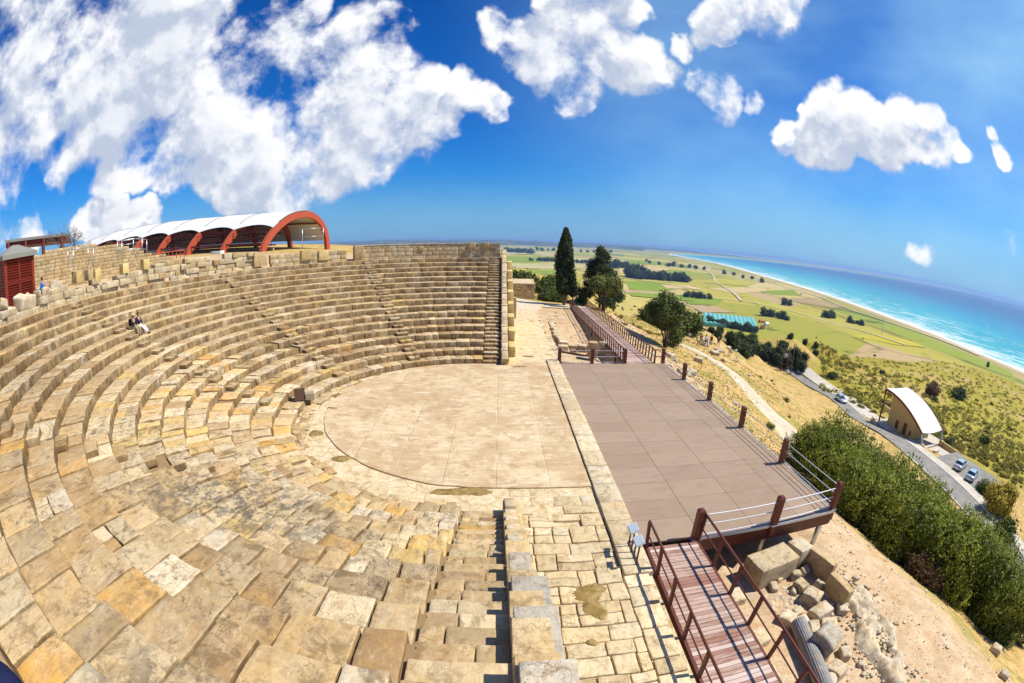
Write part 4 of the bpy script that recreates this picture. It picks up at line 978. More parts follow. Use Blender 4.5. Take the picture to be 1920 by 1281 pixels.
rim_wall('ruined_wall', 'tumbled rim wall of white stone blocks between the railing and the red kiosk', 176, 197, lambda a: float(7.6+.5*wob(np.array([a*.8, 1., 3]), 1.3, 2)), 24.7, .75, .44, [M['pale'], M['boulder']], jag=.2, lmin=.5, lmax=1.3)
rim_wall('ruined_wall', 'low course of rough white blocks along the rim below the red kiosk', 197, 262, lambda a: float(7.05+.25*wob(np.array([a*.8, 1., 3]), 1.3, 2)), 24.65, .8, .42, [M['pale'], M['boulder']], jag=.2, lmin=.6, lmax=1.3)
def rp(az, r, z): return np.array([CX+r*math.cos(R(az)), CY+r*math.sin(R(az)), z])
def block(name, label, cat, c, size, rot, mat, group=None, bev=.025, noise=.015, seg=(3, 3, 2), tilt=None):
    mb = MB(); MM = np.array(Matrix.Rotation(rot, 3, 'Z') @ (Matrix.Rotation(tilt[0], 3, 'X') @ Matrix.Rotation(tilt[1], 3, 'Y') if tilt else Matrix.Identity(3)))
    mb.box((0, 0, size[2]/2), tuple(round(float(x), 2) for x in size), bev=bev, seg=seg, noise=noise, nf=2.5, M=MM, tint=tint3(.1))
    o = mb.build(name, mat, smooth=True); o.location = c; tag(o, label, cat, group); return o
# squared new blocks set in the rim
specs = [(672, 462, 'tall squared stone at the left end of the far parapet', 'wall', (.7, .95, 1.5)), (486, 473, 'square brown pier block at the head of the seats under the shelter', 'wall', (.75, 1.3, 1.25)),
 (886, 458, 'yellow block standing on the parapet, second from the theatre corner', 'yellow', (.78, .65, .50)), (911, 458, 'yellow block standing on the parapet nearest the theatre corner', 'yellow', (.78, .65, .50)),
 (790, 462, 'small yellow block let into the middle of the far parapet', 'yellow', (.62, .5, .36)),
 (573, 470, 'yellow block under the nearer railing post beside the shelter arch', 'yellow', (.6, 1.0, .9)), (606, 470, 'yellow block under the farther railing post beside the shelter arch', 'yellow', (.6, 1.0, .9)),
 (145, 508, 'yellow block under the leftmost railing post near the kiosk', 'yellow', (.55, .62, .75)), (180, 504, 'yellow block under the second railing post from the kiosk', 'yellow', (.55, .52, .78)), (167, 505, 'darker ochre block between two yellow post blocks near the kiosk', 'wall', (.5, .5, .7)),
 (233, 494, 'yellow block under the third railing post from the kiosk', 'yellow', (.55, .6, .7)), (272, 486, 'yellow block under the fourth railing post from the kiosk', 'yellow', (.55, .6, .75))]
for px, py, lab, mt, sz in specs:
    az, z = cyl(px, py, 24.9); q = rp(az, 24.95, z-sz[2]+ (.16 if sz[2] == .50 else 0)); block('stone_block', lab, 'stone block', q, sz, R(az), M[mt], bev=.012, noise=.006)
# loose boulders by the kiosk
for i, (px, py, s, lab) in enumerate([(50, 560, 1.1, 'large rounded boulder in front of the red kiosk'), (85, 535, .8, 'rounded boulder right of the red kiosk below the person in blue'), (118, 545, .7, 'pale boulder on the rim between the kiosk and the railing'), (20, 590, .9, 'pale slab like boulder below the left corner of the kiosk'),
      (105, 520, .9, 'brown tilted boulder behind the rim beside the railing post'), (8, 568, .6, 'small boulder at the foot of the kiosk near the picture edge')]):
    az, z = cyl(px, py, 25.3); q = rp(az, 25.5, max(ZT-.1, min(z-s*.6, 7.25)))
    block('boulder', lab, 'boulder', q, (s, s*1.3, s*.8), R(az+17*i), M['boulder'], bev=s*.14, noise=.16*s, seg=(6, 7, 5), tilt=(.1*i, -.08*i))

def pipe_rail(name, label, posts, top_h, mids, a_extra=None):
    """galvanised pipe railing: posts at given points (x,y,z)"""
    o = thing(name, label, 'railing', posts[0]); p0 = np.array(posts[0], float)
    for p in posts:
        mb = MB(); q = np.array(p, float)-p0; mb.tube([q, q+[0, 0, top_h]], .035, 8); mb.build('post', M['steel'], o, smooth=True)
    for h in [top_h]+list(mids):
        mb = MB(); mb.tube([np.array(p, float)-p0+[0, 0, h] for p in posts], .022 if h < top_h else .028, 6); mb.build('rail', M['steel'], o, smooth=True)
    return o
def rimp(px, py, r=24.95): az, z = cyl(px, py, r); return rp(az, r, z)
A1, A2 = rimp(138, 508), rimp(176, 503); pipe_rail('pipe_railing', 'galvanised pipe railing on yellow blocks nearest the red kiosk', [A1, A2], 1.35, [])
A1, A2 = rimp(229, 493), rimp(267, 484); pipe_rail('pipe_railing', 'galvanised pipe railing on yellow blocks at the bottom of the access steps', [A1, A2], 1.5, [1.2])
A1, A2 = rimp(567, 465), rimp(606, 462); pipe_rail('pipe_railing', 'galvanised pipe railing in front of the open end of the arched shelter', [A1, A2], 1.75, [1.0])
def back(px, py, d): v = ray(px, py); return CAMP+v*d
Q1 = [back(127, 470, 33), back(165, 466, 34)]; pipe_rail('pipe_railing', 'farther galvanised railing on the retaining wall behind the kiosk posts', [q-[0, 0, 1.1] for q in Q1], 1.15, [])
Q1 = [back(220, 455, 35), back(250, 450, 36), back(275, 452, 36)]; pipe_rail('pipe_railing', 'farther galvanised railing on the retaining wall beside the white roof', [q-[0, 0, 1.1] for q in Q1], 1.2, [.5])

# coursed retaining wall behind the rim on the left
o = thing('coursed_wall', 'long yellowish coursed retaining wall behind the railings on the left', 'wall', (0, 0, 0))
Lp, Rp_ = back(60, 463, 37.5), back(335, 480, 44); Lp[2] = Rp_[2] = 0
mb = MB(); dv = (Rp_-Lp); LL = np.linalg.norm(dv); dv /= LL; ang = math.atan2(dv[1], dv[0]); z = 6.4; c = 0
while z < 10.6:
    s = 0
    while s < LL:
        l = RNG.uniform(.4, .9); u = (s+l/2)/LL; top = np.interp(u, [0, .2, .55, .75, 1], [10.2, 10.3, 10.2, 9.1, 8.3])
        if z+.2 < top: p = Lp+dv*(s+l/2); mb.box((p[0], p[1], z+.13), (round(l-.02, 2), .5, .245), rot=ang, bev=.02, seg=(2, 1, 1), noise=.015, tint=tint3(.05))
        s += l
    z += .26
mb.build('masonry', M['wall'], o, smooth=True)

# ---------------------------------------------------------------- red louvred kiosk
ko = thing('louvred_kiosk', 'dark red louvred kiosk with grey hipped roof at the left edge', 'kiosk', (-26.9, -8.2, 7.0)); kh = 3.05; kw = 1.12
ko.rotation_euler = (0, 0, R(-8))
mb = MB()
for sx_ in (-1, 1):
    for sy2 in (-1, 1): mb = MB(); mb.box((sx_*kw, sy2*kw, kh/2-.2), (.16, .16, kh+.4), bev=.01); mb.build('corner_post', M['kiosk'], ko)
for side in range(4):
    Rm = np.array(Matrix.Rotation(side*math.pi/2, 3, 'Z'))
    for hf in (-1, 1):
        for lv, (za, zb_) in enumerate([(.05, 1.45), (1.55, 2.9)]):
            mb = MB(); w = kw-.12
            n = int((zb_-za)/.135)
            for k in range(n):
                c = Rm@np.array([kw, hf*w*.52, za+.04+k*(zb_-za)/n]); mb.box(c, (.035, w*.96, .125), M=Rm@np.array(Matrix.Rotation(R(35), 3, 'Y')))
            for (yy, zz_, sy3, sz3) in [(hf*w*.52, za, w, .05), (hf*w*.52, zb_, w, .05), (hf*w*1.02, (za+zb_)/2, .05, zb_-za), (hf*.03, (za+zb_)/2, .05, zb_-za)]:
                mb.box(Rm@np.array([kw+.01, yy, zz_]), (.07, sy3, sz3), M=Rm)
            mb.build('louvre_panel', M['kiosk'], ko)
mb = MB(); w = kw+.28; mb.add([(-w, -w, kh), (w, -w, kh), (w, w, kh), (-w, w, kh), (-.25, -.25, kh+.55), (.25, -.25, kh+.55), (.25, .25, kh+.55), (-.25, .25, kh+.55), (-w, -w, kh-.25), (w, -w, kh-.25), (w, w, kh-.25), (-w, w, kh-.25)],
    quads=[(0, 1, 5, 4), (1, 2, 6, 5), (2, 3, 7, 6), (3, 0, 4, 7), (4, 5, 6, 7), (8, 9, 1, 0), (9, 10, 2, 1), (10, 11, 3, 2), (11, 8, 0, 3), (11, 10, 9, 8)]); mb.build('roof', M['kioskroof'], ko)
mb = MB(); mb.box((0, 0, kh/2), (2*kw-.15, 2*kw-.15, kh-.1)); mb.build('inner_box', M['shelterdark'], ko)

# ---------------------------------------------------------------- big arched shelter over the ruins
sh = thing('arched_shelter', 'long white membrane shelter on red laminated timber arches behind the seats', 'shelter', (0, 0, 0))
PROF = [(0, -1.2), (.02, .4), (.09, 2.0), (.2, 3.7), (.36, 5.3), (.5, 6.0), (.66, 6.3), (.8, 5.7), (.92, 4.2), (.985, 2.3), (1.0, .2), (1.0, -1.2)]
def archpt(k, s, h, grow=0.0):
    sc = [1, 1, 1, 1, 1, .98, .92, .8, .6][min(k, 8)]; fx = -36.9-8.3*k; zb_ = 7.75+.30*k
    x = fx+4.2*s; y = 43.2+19.6*s*(1 if k < 6 else .9)
    return np.array([x, y, zb_+h*sc])
def prof_s(n):
    S = np.array(PROF); L = np.r_[0, np.cumsum(np.hypot(np.diff(S[:, 0])*20, np.diff(S[:, 1])))]; u = np.linspace(0, L[-1], n)
    return np.interp(u, L, S[:, 0]), np.interp(u, L, S[:, 1])
ss, hh = prof_s(44)
for _ in range(3): ss[1:-1] = (ss[:-2]+ss[1:-1]*2+ss[2:])/4; hh[1:-1] = (hh[:-2]+hh[1:-1]*2+hh[2:])/4
for k in range(8):
    P = [archpt(k, s, h) for s, h in zip(ss, hh)]; mb = MB(); w = .32; Q = []
    for i, p in enumerate(P):
        d = P[min(i+1, len(P)-1)]-P[max(i-1, 0)]; d /= np.linalg.norm(d); ax_ = np.array([1., -.21, 0]); ax_ /= np.linalg.norm(ax_); nrm = np.cross(ax_, d); nrm /= np.linalg.norm(nrm)
        if nrm[2] < 0 and i < 3: pass
        dep = .55
        Q.append([p+nrm*dep-ax_*w, p+nrm*dep+ax_*w, p-nrm*dep+ax_*w, p-nrm*dep-ax_*w])
    mb.grid(Q, close=True); mb.build('arch', M['shelterred'], sh)
for k in range(8):                                        # membrane bays, scalloped between the arches
    mb = MB(); P = []
    i0, i1 = int(np.argmin(abs(ss[:30]-.17))), 40
    idx = np.linspace(i0, i1, 26)
    for u in np.linspace(0, 1, 9):
        row = []
        for j in idx:
            f = j+ (2.0*(4*u*(1-u)) if True else 0)*max(0, 1-(j-i0)/6.0); s_, h_ = np.interp(f, range(44), ss), np.interp(f, range(44), hh)
            a = archpt(k, s_, h_); b_ = archpt(k+1, s_, h_); q = a*(1-u)+b_*u; q = q+[0, 0, .62-.07*4*u*(1-u)]; q[1] -= .25*(1-s_); row.append(q)
        P.append(row)
    P = np.array(P); mb.grid(P); mb.grid(P-[0, 0, .06], flip=True); mb.build('membrane', M['membrane'], sh, smooth=True)
for k in range(8):                                        # laced seams over the arches
    mb = MB(); mb.tube([archpt(k, s, h)+[0, -.25*(1-s), .66] for s, h in zip(ss[12:41], hh[12:41])], .07, 5); mb.build('seam', M['kioskroof'], sh, smooth=True)
for s_, h_ in [(.2, 3.5), (.42, 5.4), (.66, 5.8), (.88, 4.6), (.05, 1.3)]:          # purlins
    for k in range(7):
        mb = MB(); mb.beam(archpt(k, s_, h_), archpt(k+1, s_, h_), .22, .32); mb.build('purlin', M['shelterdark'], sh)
for lvl, yoff in ((2.2, 3.0), (1.0, 5.0), (3.0, 9.0)):    # visitors' walkways inside
    mb = MB(); mb.beam(archpt(0, .02, lvl)+[-.5, yoff, 0], archpt(7, .02, lvl)+[0, yoff, 0], 1.8, .25)
    for k in range(0, 60, 1): p = archpt(0, .02, lvl)*(1-k/60)+archpt(7, .02, lvl)*(k/60)+[-.5, yoff-.9, .5]; mb.beam(p-[0, 0, .5], p+[0, 0, .5], .07, .07, up=(0, 1, 0))
    mb.beam(archpt(0, .02, lvl)+[-.5, yoff-.9, 1.0], archpt(7, .02, lvl)+[0, yoff-.9, 1.0], .09, .09); mb.beam(archpt(0, .02, lvl)+[-.5, yoff-.9, .55], archpt(7, .02, lvl)+[0, yoff-.9, .55], .06, .06)
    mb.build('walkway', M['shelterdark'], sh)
mb = MB(); mb.beam(archpt(0, .3, 1.0)+[-2, 0, -2.5], archpt(7, .3, 1.0)+[0, 0, -2.5], .5, 4.0); mb.build('ruin_wall', M['wall'], sh)
for (k, s_) in [(1, 0)]:
    q = archpt(k, 0, -.3); block('concrete_footing', 'white concrete footing at the foot of the second shelter arch', 'footing', (q[0]-.2, q[1]-.8, 7.0), (2.2, 1.2, 1.5), 0, M['membrane'])
# red ramp railing in front of the shelter
ra, rb_ = back(283, 478, 47), back(345, 468, 52)
o = thing('ramp_railing', 'small red stair railing below the shelter at the end of the coursed wall', 'railing', (*ra[:2], 7.0)); org = np.array([ra[0], ra[1], 7.0]); mb = MB()
for k in range(9):
    p = ra*(1-k/8)+rb_*(k/8)-org; mb = MB(); mb.beam(p-[0, 0, .9], p, .07, .07, up=(0, 1, 0)); mb.build('baluster', M['shelterred'], o)
mb = MB(); mb.beam(ra-org, rb_-org, .08, .08); mb.beam(ra-org-[0, 0, .45], rb_-org-[0, 0, .45], .06, .06); mb.build('rail', M['shelterred'], o)
# dark canopy and bare tree on the skyline at the left
cA, cB = back(10, 449, 60), back(122, 436, 58)
o = thing('flat_canopy', 'low dark flat roofed canopy on the skyline behind the kiosk', 'canopy', (*cA[:2], 8)); org = np.array([*cA[:2], 8.]); mb = MB(); nrm = np.array([cB[1]-cA[1], cA[0]-cB[0], 0]); nrm /= -np.linalg.norm(nrm)
P = [[cA-org, cB-org], [cA-org+nrm*7+[0, 0, -.5], cB-org+nrm*7+[0, 0, -.5]]]; mb.beam((P[0][0]+P[1][0])/2, (P[0][1]+P[1][1])/2, 7, .3); mb.build('roof', M['kioskroof'], o)
mb = MB(); mb.beam((P[0][0]+P[1][0])/2-[0, 0, .45], (P[0][1]+P[1][1])/2-[0, 0, .45], 6.4, .5); mb.build('ceiling_beams', M['shelterdark'], o)
for u in (.05, .35, .65, .95):
    p = P[0][0]*(1-u)+P[0][1]*u; mb = MB(); mb.beam([p[0], p[1], -1], p-[0, 0, .4], .35, .35, up=(0, 1, 0)); mb.build('pillar', M['shelterdark'], o)

# ---------------------------------------------------------------- people
def person(label, loc, rz, pose, top, legs, hair, hat=None, scale=1.0, bag=None, shorts=False, parts_only=None):
    """pose: dict of joints in metres; x right, y forward, z up, feet on z=0"""
    J = {'pel': (0, 0, .95), 'chest': (0, 0, 1.30), 'neck': (0, 0, 1.47), 'head': (0, .01, 1.58), 'crown': (0, 0, 1.72),
         'shL': (-.18, 0, 1.40), 'elL': (-.24, -.02, 1.13), 'haL': (-.24, .08, .90), 'shR': (.18, 0, 1.40), 'elR': (.24, -.02, 1.13), 'haR': (.24, .08, .90),
         'hiL': (-.10, 0, .92), 'knL': (-.11, .03, .50), 'anL': (-.11, -.02, .09), 'toL': (-.12, .14, .04), 'hiR': (.10, 0, .92), 'knR': (.11, .03, .50), 'anR': (.11, -.02, .09), 'toR': (.12, .14, .04)}
    J.update(pose); rad = dict(pel=.125, chest=.13, neck=.055, head=.092, crown=.07, shL=.058, elL=.042, haL=.032, shR=.058, elR=.042, haR=.032, hiL=.088, knL=.058, anL=.04, toL=.035, hiR=.088, knR=.058, anR=.04, toR=.035)
    E = [('pel', 'chest'), ('chest', 'neck'), ('neck', 'head'), ('head', 'crown'), ('chest', 'shL'), ('shL', 'elL'), ('elL', 'haL'), ('chest', 'shR'), ('shR', 'elR'), ('elR', 'haR'), ('pel', 'hiL'), ('hiL', 'knL'), ('knL', 'anL'), ('anL', 'toL'), ('pel', 'hiR'), ('hiR', 'knR'), ('knR', 'anR'), ('anR', 'toR')]
    def skin(name, keys, grow, mat, parent, ends=None, extra=None):
        ks = []; ed = []
        for a, b_ in E:
            if a in keys and b_ in keys:
                for k in (a, b_):
                    if k not in ks: ks.append(k)
                ed.append((ks.index(a), ks.index(b_)))
        co = [Vector(J[k]) for k in ks]
        if ends:
            for a, b_, u in ends:                          # stop part way to the next joint
                co.append(Vector(J[a]).lerp(Vector(J[b_]), u)); ed.append((ks.index(a), len(co)-1)); ks.append('_'+b_); rad['_'+b_] = rad[a]*(1-u)+rad[b_]*u
        rr_ = {k: rad[k] for k in ks}
        if extra:                                          # face: nose and fingers
            for a, off, r_ in extra:
                co.append(Vector(J[a])+Vector(off)); ed.append((ks.index(a), len(co)-1)); ks.append('x%d' % len(co)); rr_[ks[-1]] = r_
        me = bpy.data.meshes.new(name); me.from_pydata([tuple(c) for c in co], ed, []); me.materials.append(mat)
        ob = bpy.data.objects.new(name, me); COL.objects.link(ob); ob.parent = parent
        md_ = ob.modifiers.new('skin', 'SKIN'); md_.use_smooth_shade = True
        sv = me.skin_vertices[0].data
        for i, k in enumerate(ks):
            r_ = rr_[k]+grow; sv[i].radius = (r_*1.0, r_*1.0)
            if k in ('pel', 'chest') and True: sv[i].radius = (r_*1.15, r_*.9)
        sv[0].use_root = True
        sb = ob.modifiers.new('sub', 'SUBSURF'); sb.levels = 1; sb.render_levels = 2
        return ob
    root = skin('person', set(J), 0.0, M['skin'], None, extra=[('head', (0, .105, -.01), .018), ('haL', (-.02, .03, -.08), .012), ('haL', (.02, .03, -.085), .012), ('haR', (-.02, .03, -.085), .012), ('haR', (.02, .03, -.08), .012)])
    root.location = loc; root.rotation_euler = (0, 0, rz); root.scale = (scale,)*3; tag(root, label, 'person')
    skin('jacket', {'pel', 'chest', 'shL', 'elL', 'shR', 'elR'}, .016, top, root, ends=[('elL', 'haL', .75), ('elR', 'haR', .75)] if not shorts else None)
    if shorts: skin('shorts', {'pel', 'hiL', 'hiR'}, .016, legs, root, ends=[('hiL', 'knL', .8), ('hiR', 'knR', .8)])
    else: skin('trousers', {'pel', 'hiL', 'knL', 'hiR', 'knR'}, .014, legs, root, ends=[('knL', 'anL', .85), ('knR', 'anR', .85)])
    skin('shoe', {'anL', 'toL'}, .012, M['blackcloth'], root); skin('shoe', {'anR', 'toR'}, .012, M['blackcloth'], root)
    mb = MB(); hc = np.array(J['head'])+[0, -.012, .035]; u, v = np.meshgrid(np.linspace(0, math.pi*.56, 7), np.linspace(0, 2*math.pi, 13)[:-1], indexing='ij')
    mb.grid(np.stack([hc[0]+.105*np.sin(u)*np.cos(v), hc[1]+.115*np.sin(u)*np.sin(v)-.015, hc[2]+.115*np.cos(u)], -1), close=True); mb.build('hair', hair, root, smooth=True)
    if hat:
        mb = MB(); u = np.linspace(0, 1, 6)
        P = [[(hc[0]+r_*math.cos(a), hc[1]+r_*math.sin(a), hc[2]+z_) for a in np.linspace(0, 2*math.pi, 17)[:-1]] for r_, z_ in [(.19, .03), (.19, .045), (.12, .055), (.105, .13), (.05, .155), (.002, .16)]]
        mb.grid(P, close=True); mb.build('hat', hat, root, smooth=True)
    if bag:
        mb = MB(); c_ = np.array(J['chest'])+[0, -.22, -.06]; mb.box(c_, (.30, .18, .42), bev=.07, seg=(3, 2, 3)); mb.build('backpack', bag, root, smooth=True)
    return root
SIT = {'pel': (0, 0, .50), 'chest': (0, .04, .86), 'neck': (0, .07, 1.03), 'head': (0, .10, 1.14), 'crown': (0, .09, 1.28), 'shL': (-.18, .04, .96), 'elL': (-.24, .10, .72), 'haL': (-.14, .36, .62), 'shR': (.18, .04, .96), 'elR': (.24, .10, .72), 'haR': (.14, .36, .62),
       'hiL': (-.10, .04, .48), 'knL': (-.12, .46, .52), 'anL': (-.12, .50, .09), 'toL': (-.13, .66, .04), 'hiR': (.10, .04, .48), 'knR': (.12, .46, .52), 'anR': (.12, .50, .09), 'toR': (.13, .66, .04)}
def seat_pt(px, py):
    for i in range(NR):
        q = onz(px, py, RI*(i+1)); r = math.hypot(q[0]-CX, q[1]-CY)
        if R0+TR*i-.25 <= r <= R0+TR*(i+1): best = (i, q, r); break
    i, q, r = best; return i, q, math.atan2(q[1]-CY, q[0]-CX)
i, q, a = seat_pt(268, 628)
for k, (da, lab, top, legs, hair, hat, bag) in enumerate([(-.012, 'person in black jacket with backpack, left one of the seated pair', M['blackcloth'], M['khaki'], M['hair_grey'], M['straw'], M['blackcloth']), (.016, 'person in navy jacket with outstretched pale legs, right one of the seated pair', M['navy'], M['whitecloth'], M['hair_dark'], None, None)]):
    aa_ = a+da*-1.0; rr_ = R0+TR*(i+1)+.30; p = (CX+rr_*math.cos(aa_), CY+rr_*math.sin(aa_), RI*(i+1)-.02)
    ps = dict(SIT)
    if k == 1: ps.update({'knL': (-.10, .48, .44), 'anL': (-.10, .80, .09), 'toL': (-.10, .92, .06), 'knR': (.10, .48, .44), 'anR': (.10, .84, .09), 'toR': (.10, .95, .06), 'haR': (.06, .25, .95)})
    person(lab, p, aa_+math.pi/2, ps, top, legs, hair, hat, bag=bag)
qb = CAMP+ray(80, 538)*29.6; person('standing person in a bright blue top behind the rim beside the kiosk', (qb[0], qb[1], 6.72), R(-60), {}, M['blue'], M['khaki'], M['hair_dark'], scale=1.0)
WALK = {'knL': (-.11, .16, .52), 'anL': (-.11, .22, .10), 'toL': (-.11, .38, .06), 'knR': (.11, -.02, .50), 'anR': (.11, -.28, .14), 'toR': (.11, -.16, .04), 'haL': (-.24, -.06, .88), 'haR': (.24, .20, .92)}
for px, py, lab, top, legs, hair, sc, rz_ in [(1314, 647, 'walker in a dull red top, leftmost of the four on the rocky path', M['redcloth'], M['khaki'], M['hair_grey'], 1.0, 20), (1323, 650, 'walker in a white shirt, second from left on the rocky path', M['whitecloth'], M['blackcloth'], M['hair_dark'], 1.0, 200),
        (1333, 647, 'walker in maroon, third from left on the rocky path', M['maroon'], M['redcloth'], M['hair_dark'], 1.0, 160), (1346, 650, 'walker in a black top and shorts, rightmost on the rocky path', M['blackcloth'], M['blackcloth'], M['hair_dark'], 1.08, 180)]:
    g_ = gp(px, py); person(lab, tuple(g_-[0, 0, .02]), R(rz_), WALK, top, legs, hair, scale=sc, shorts=(px == 1346))
g_ = gp(1487, 873); person('lone walker in black top and shorts behind the stage railing beside the big shrubs', tuple(g_), R(-20), WALK, M['blackcloth'], M['blackcloth'], M['hair_dark'], shorts=True)

# ---------------------------------------------------------------- small things in and around the orchestra
q = onz(563, 750, .42); o = thing('display_box', 'open brown box tipped on the lowest row of seats beside the orchestra', 'box', (q[0], q[1], .41), R(25))
mb = MB(); mb.box((0, 0, .32), (.60, .06, .64), M=np.array(Matrix.Rotation(R(-14), 3, 'X'))); mb.build('back_board', M['brownbox'], o)
mb = MB(); mb.add([(-.3, -.03, .02), (-.3, .55, .02), (-.3, .1, .62), (-.26, -.03, .02), (-.26, .55, .02), (-.26, .1, .62)], quads=[(0, 3, 4, 1), (1, 4, 5, 2), (2, 5, 3, 0)], tris=[(0, 1, 2), (3, 5, 4)]); mb.build('side_board', M['greybox'], o)
mb = MB(); mb.box((.55, .1, .17), (.5, .45, .34), bev=.01); mb.build('front_box', M['greybox'], o)
# corner of a dark blue bag beside the viewer
q = onz(6, 1278, 6.0); o = thing('cloth_bag', 'dark blue cloth bag whose edge shows in the bottom left corner', 'bag', (q[0], q[1], 5.80)); mb = MB(); mb.box((0, 0, .16), (.44, .34, .34), bev=.14, seg=(4, 4, 3), noise=.012, nf=6); mb.build('bag_body', M['navy'], o, smooth=True)
mb = MB(); mb.tube([(-.1, 0, .32), (-.08, 0, .42), (.08, 0, .42), (.1, 0, .32)], .015, 6); mb.build('strap', M['navy'], o, smooth=True)

# ---------------------------------------------------------------- ruins either side of the stage
def loose(px, py, z, size, rot, lab, mat='pale', tilt=None, name='stone_block', cat='stone block', bev=.03, noise=.02, group=None):
    q = onz(px, py, z+size[2]); return block(name, lab, cat, (q[0], q[1], z), size, R(rot), M[mat], bev=bev, noise=noise, seg=(4, 4, 3), tilt=tilt, group=group)
ZG = -1.65
o = block('stone_block', 'large rectangular cut stone with a flat top beside the near stage corner', 'stone block', (9.75, -12.35, ZG), (1.75, 1.0, .95), R(10), M['pale'], bev=.02, noise=.015, seg=(6, 5, 4))
block('stone_block', 'cut stone wedged behind the large block under the near stage edge', 'stone block', (11.2, -12.0, ZG), (.7, .8, .9), R(14), M['pale'])
block('stone_slab', 'brown upright slab leaning at the top of the ruined chamber', 'stone slab', (11.75, -12.9, ZG-.1), (.28, 1.3, .95), R(14), M['wall'])
block('stone_slab', 'second brown upright slab continuing the chamber edge', 'stone slab', (11.7, -14.3, ZG-.1), (.30, 1.2, .85), R(5), M['wall'])
RU = [(1505, 1088, .55, .6, .45, 20), (1528, 1105, .7, .85, .55, 35), (1545, 1135, .9, .7, .5, 10), (1560, 1160, .6, .7, .4, 60), (1495, 1070, .4, .5, .4, 80), (1512, 1062, .5, .4, .35, 15), (1550, 1182, .8, .65, .5, 30), (1530, 1168, .65, .5, .45, 75), (1505, 1160, .8, .6, .4, 5),
 (1480, 1150, .6, .7, .4, 40), (1575, 1245, .7, .8, .5, 20), (1560, 1268, .6, .6, .4, 50), (1498, 1140, .5, .35, .3, 12), (1585, 1130, .55, .5, .35, 66), (1440, 1065, .5, .4, .3, 33), (1460, 1080, .4, .35, .3, 12), (1475, 1060, .35, .4, .28, 52), (1452, 1095, .45, .4, .3, 80), (1420, 1080, .4, .35, .25, 5), (1490, 1103, .35, .3, .25, 45),
 (1540, 1085, .5, .45, .4, 25), (1565, 1190, .45, .5, .35, 15), (1590, 1215, .6, .5, .35, 70), (1545, 1218, .55, .6, .4, 0)]
for i, (px, py, a_, b_2, c_, rt) in enumerate(RU):
    q = onz(px, py, ZG+c_); big = a_*b_2
    block('rubble_stone', 'rough pale stone lying in the broken chamber wall beside the near footbridge', 'stone', (q[0], q[1], terr1(q[0], q[1])-.05), (a_*.85, b_2*.85, c_*.85), R(rt), M['boulder' if i % 3 else 'pale'], group='rough stones of the chamber wall', bev=.05, noise=.085, seg=(4, 4, 3), tilt=(RNG.normal(0, .08), RNG.normal(0, .08)))
q = onz(1552, 1192, -1.0); block('boulder', 'dark grey weathered boulder among pale stones beside the near footbridge', 'boulder', (q[0], q[1], ZG), (.95, .9, .8), R(30), M['grey'], bev=.12, noise=.08, seg=(5, 5, 4), tilt=(.2, .1))
q = onz(1640, 1090, -2.5); 
for px, py, s, lab in [(1862, 1225, .55, 'pale rounded boulder on the bare gravel below the big shrubs'), (1878, 1272, .45, 'white squared stone on the gravel at the bottom right corner')]:
    g_ = gp(px, py); block('boulder', lab, 'boulder', tuple(g_-[0, 0, .1]), (s, s*1.4, s), R(20), M['boulder'], bev=s*.25, noise=.05, seg=(4, 4, 3))
mb = MB(); 
for k in range(1100):
    u, v = RNG.uniform(), RNG.uniform(); x = 11.4+1.0*u+RNG.normal(0, .45)+ .5*math.sin(v*7); y = -12.5-9.5*v; s = RNG.uniform(.03, .10)*(1 if RNG.uniform() < .9 else 2.5)
    if k > 600: x = RNG.uniform(7.3, 12.8); y = RNG.uniform(-20, -11.6); s = RNG.uniform(.03, .10)
    if k > 930: x = 9.2+1.6*u; y = -13.1-1.0*v; s = RNG.uniform(.07, .17)
    z = terr1(x, y) if k % 4 == 0 else z_last+RNG.normal(0, .01)
    if k % 4 == 0: z_last = z
    zz_ = -1.66 if x < 13 else z
    mb.box((x, y, zz_+s*.2), (round(s, 2)+.01, round(s*1.2, 2), round(s*.8, 2)), bev=s*.25, rot=RNG.uniform(0, 3), noise=.012, nf=12, tint=tint3(.2))
tag(mb.build('rubble', M['boulder'], smooth=True), 'carpet of small broken stones along the ruined chamber', 'rubble', kind='stuff')
# pale broken rock shelf right of the ruined chamber
mb = MB(); U, V_ = np.meshgrid(np.linspace(0, 1, 60), np.linspace(0, 1, 22), indexing='ij'); xx = 11.3+1.9*V_+.35*np.sin(U*9)+.25*(V_-.5)*np.sin(U*23)*2; yy = -13.2-10*U; base_ = terr(xx, yy)
edge_ = np.clip(np.minimum(V_, 1-V_)*5, 0, 1)*np.clip(np.minimum(U, 1-U)*9, 0, 1); pz = np.stack([xx, yy, 0*xx], -1); hz_ = np.maximum(.16+.22*wob(pz, 2.4, 3)+.08*wob(pz, 9.0, 2), -.1)
mb.grid(np.stack([xx, yy, base_-.12+edge_*hz_*1.3+.04*edge_], -1), flip=True, tint=(.6, .7, .5)); tag(mb.build('rock_shelf', M['boulder'], smooth=True), 'pale lumpy rock shelf between the ruined chamber and the gravel slope', 'rock')
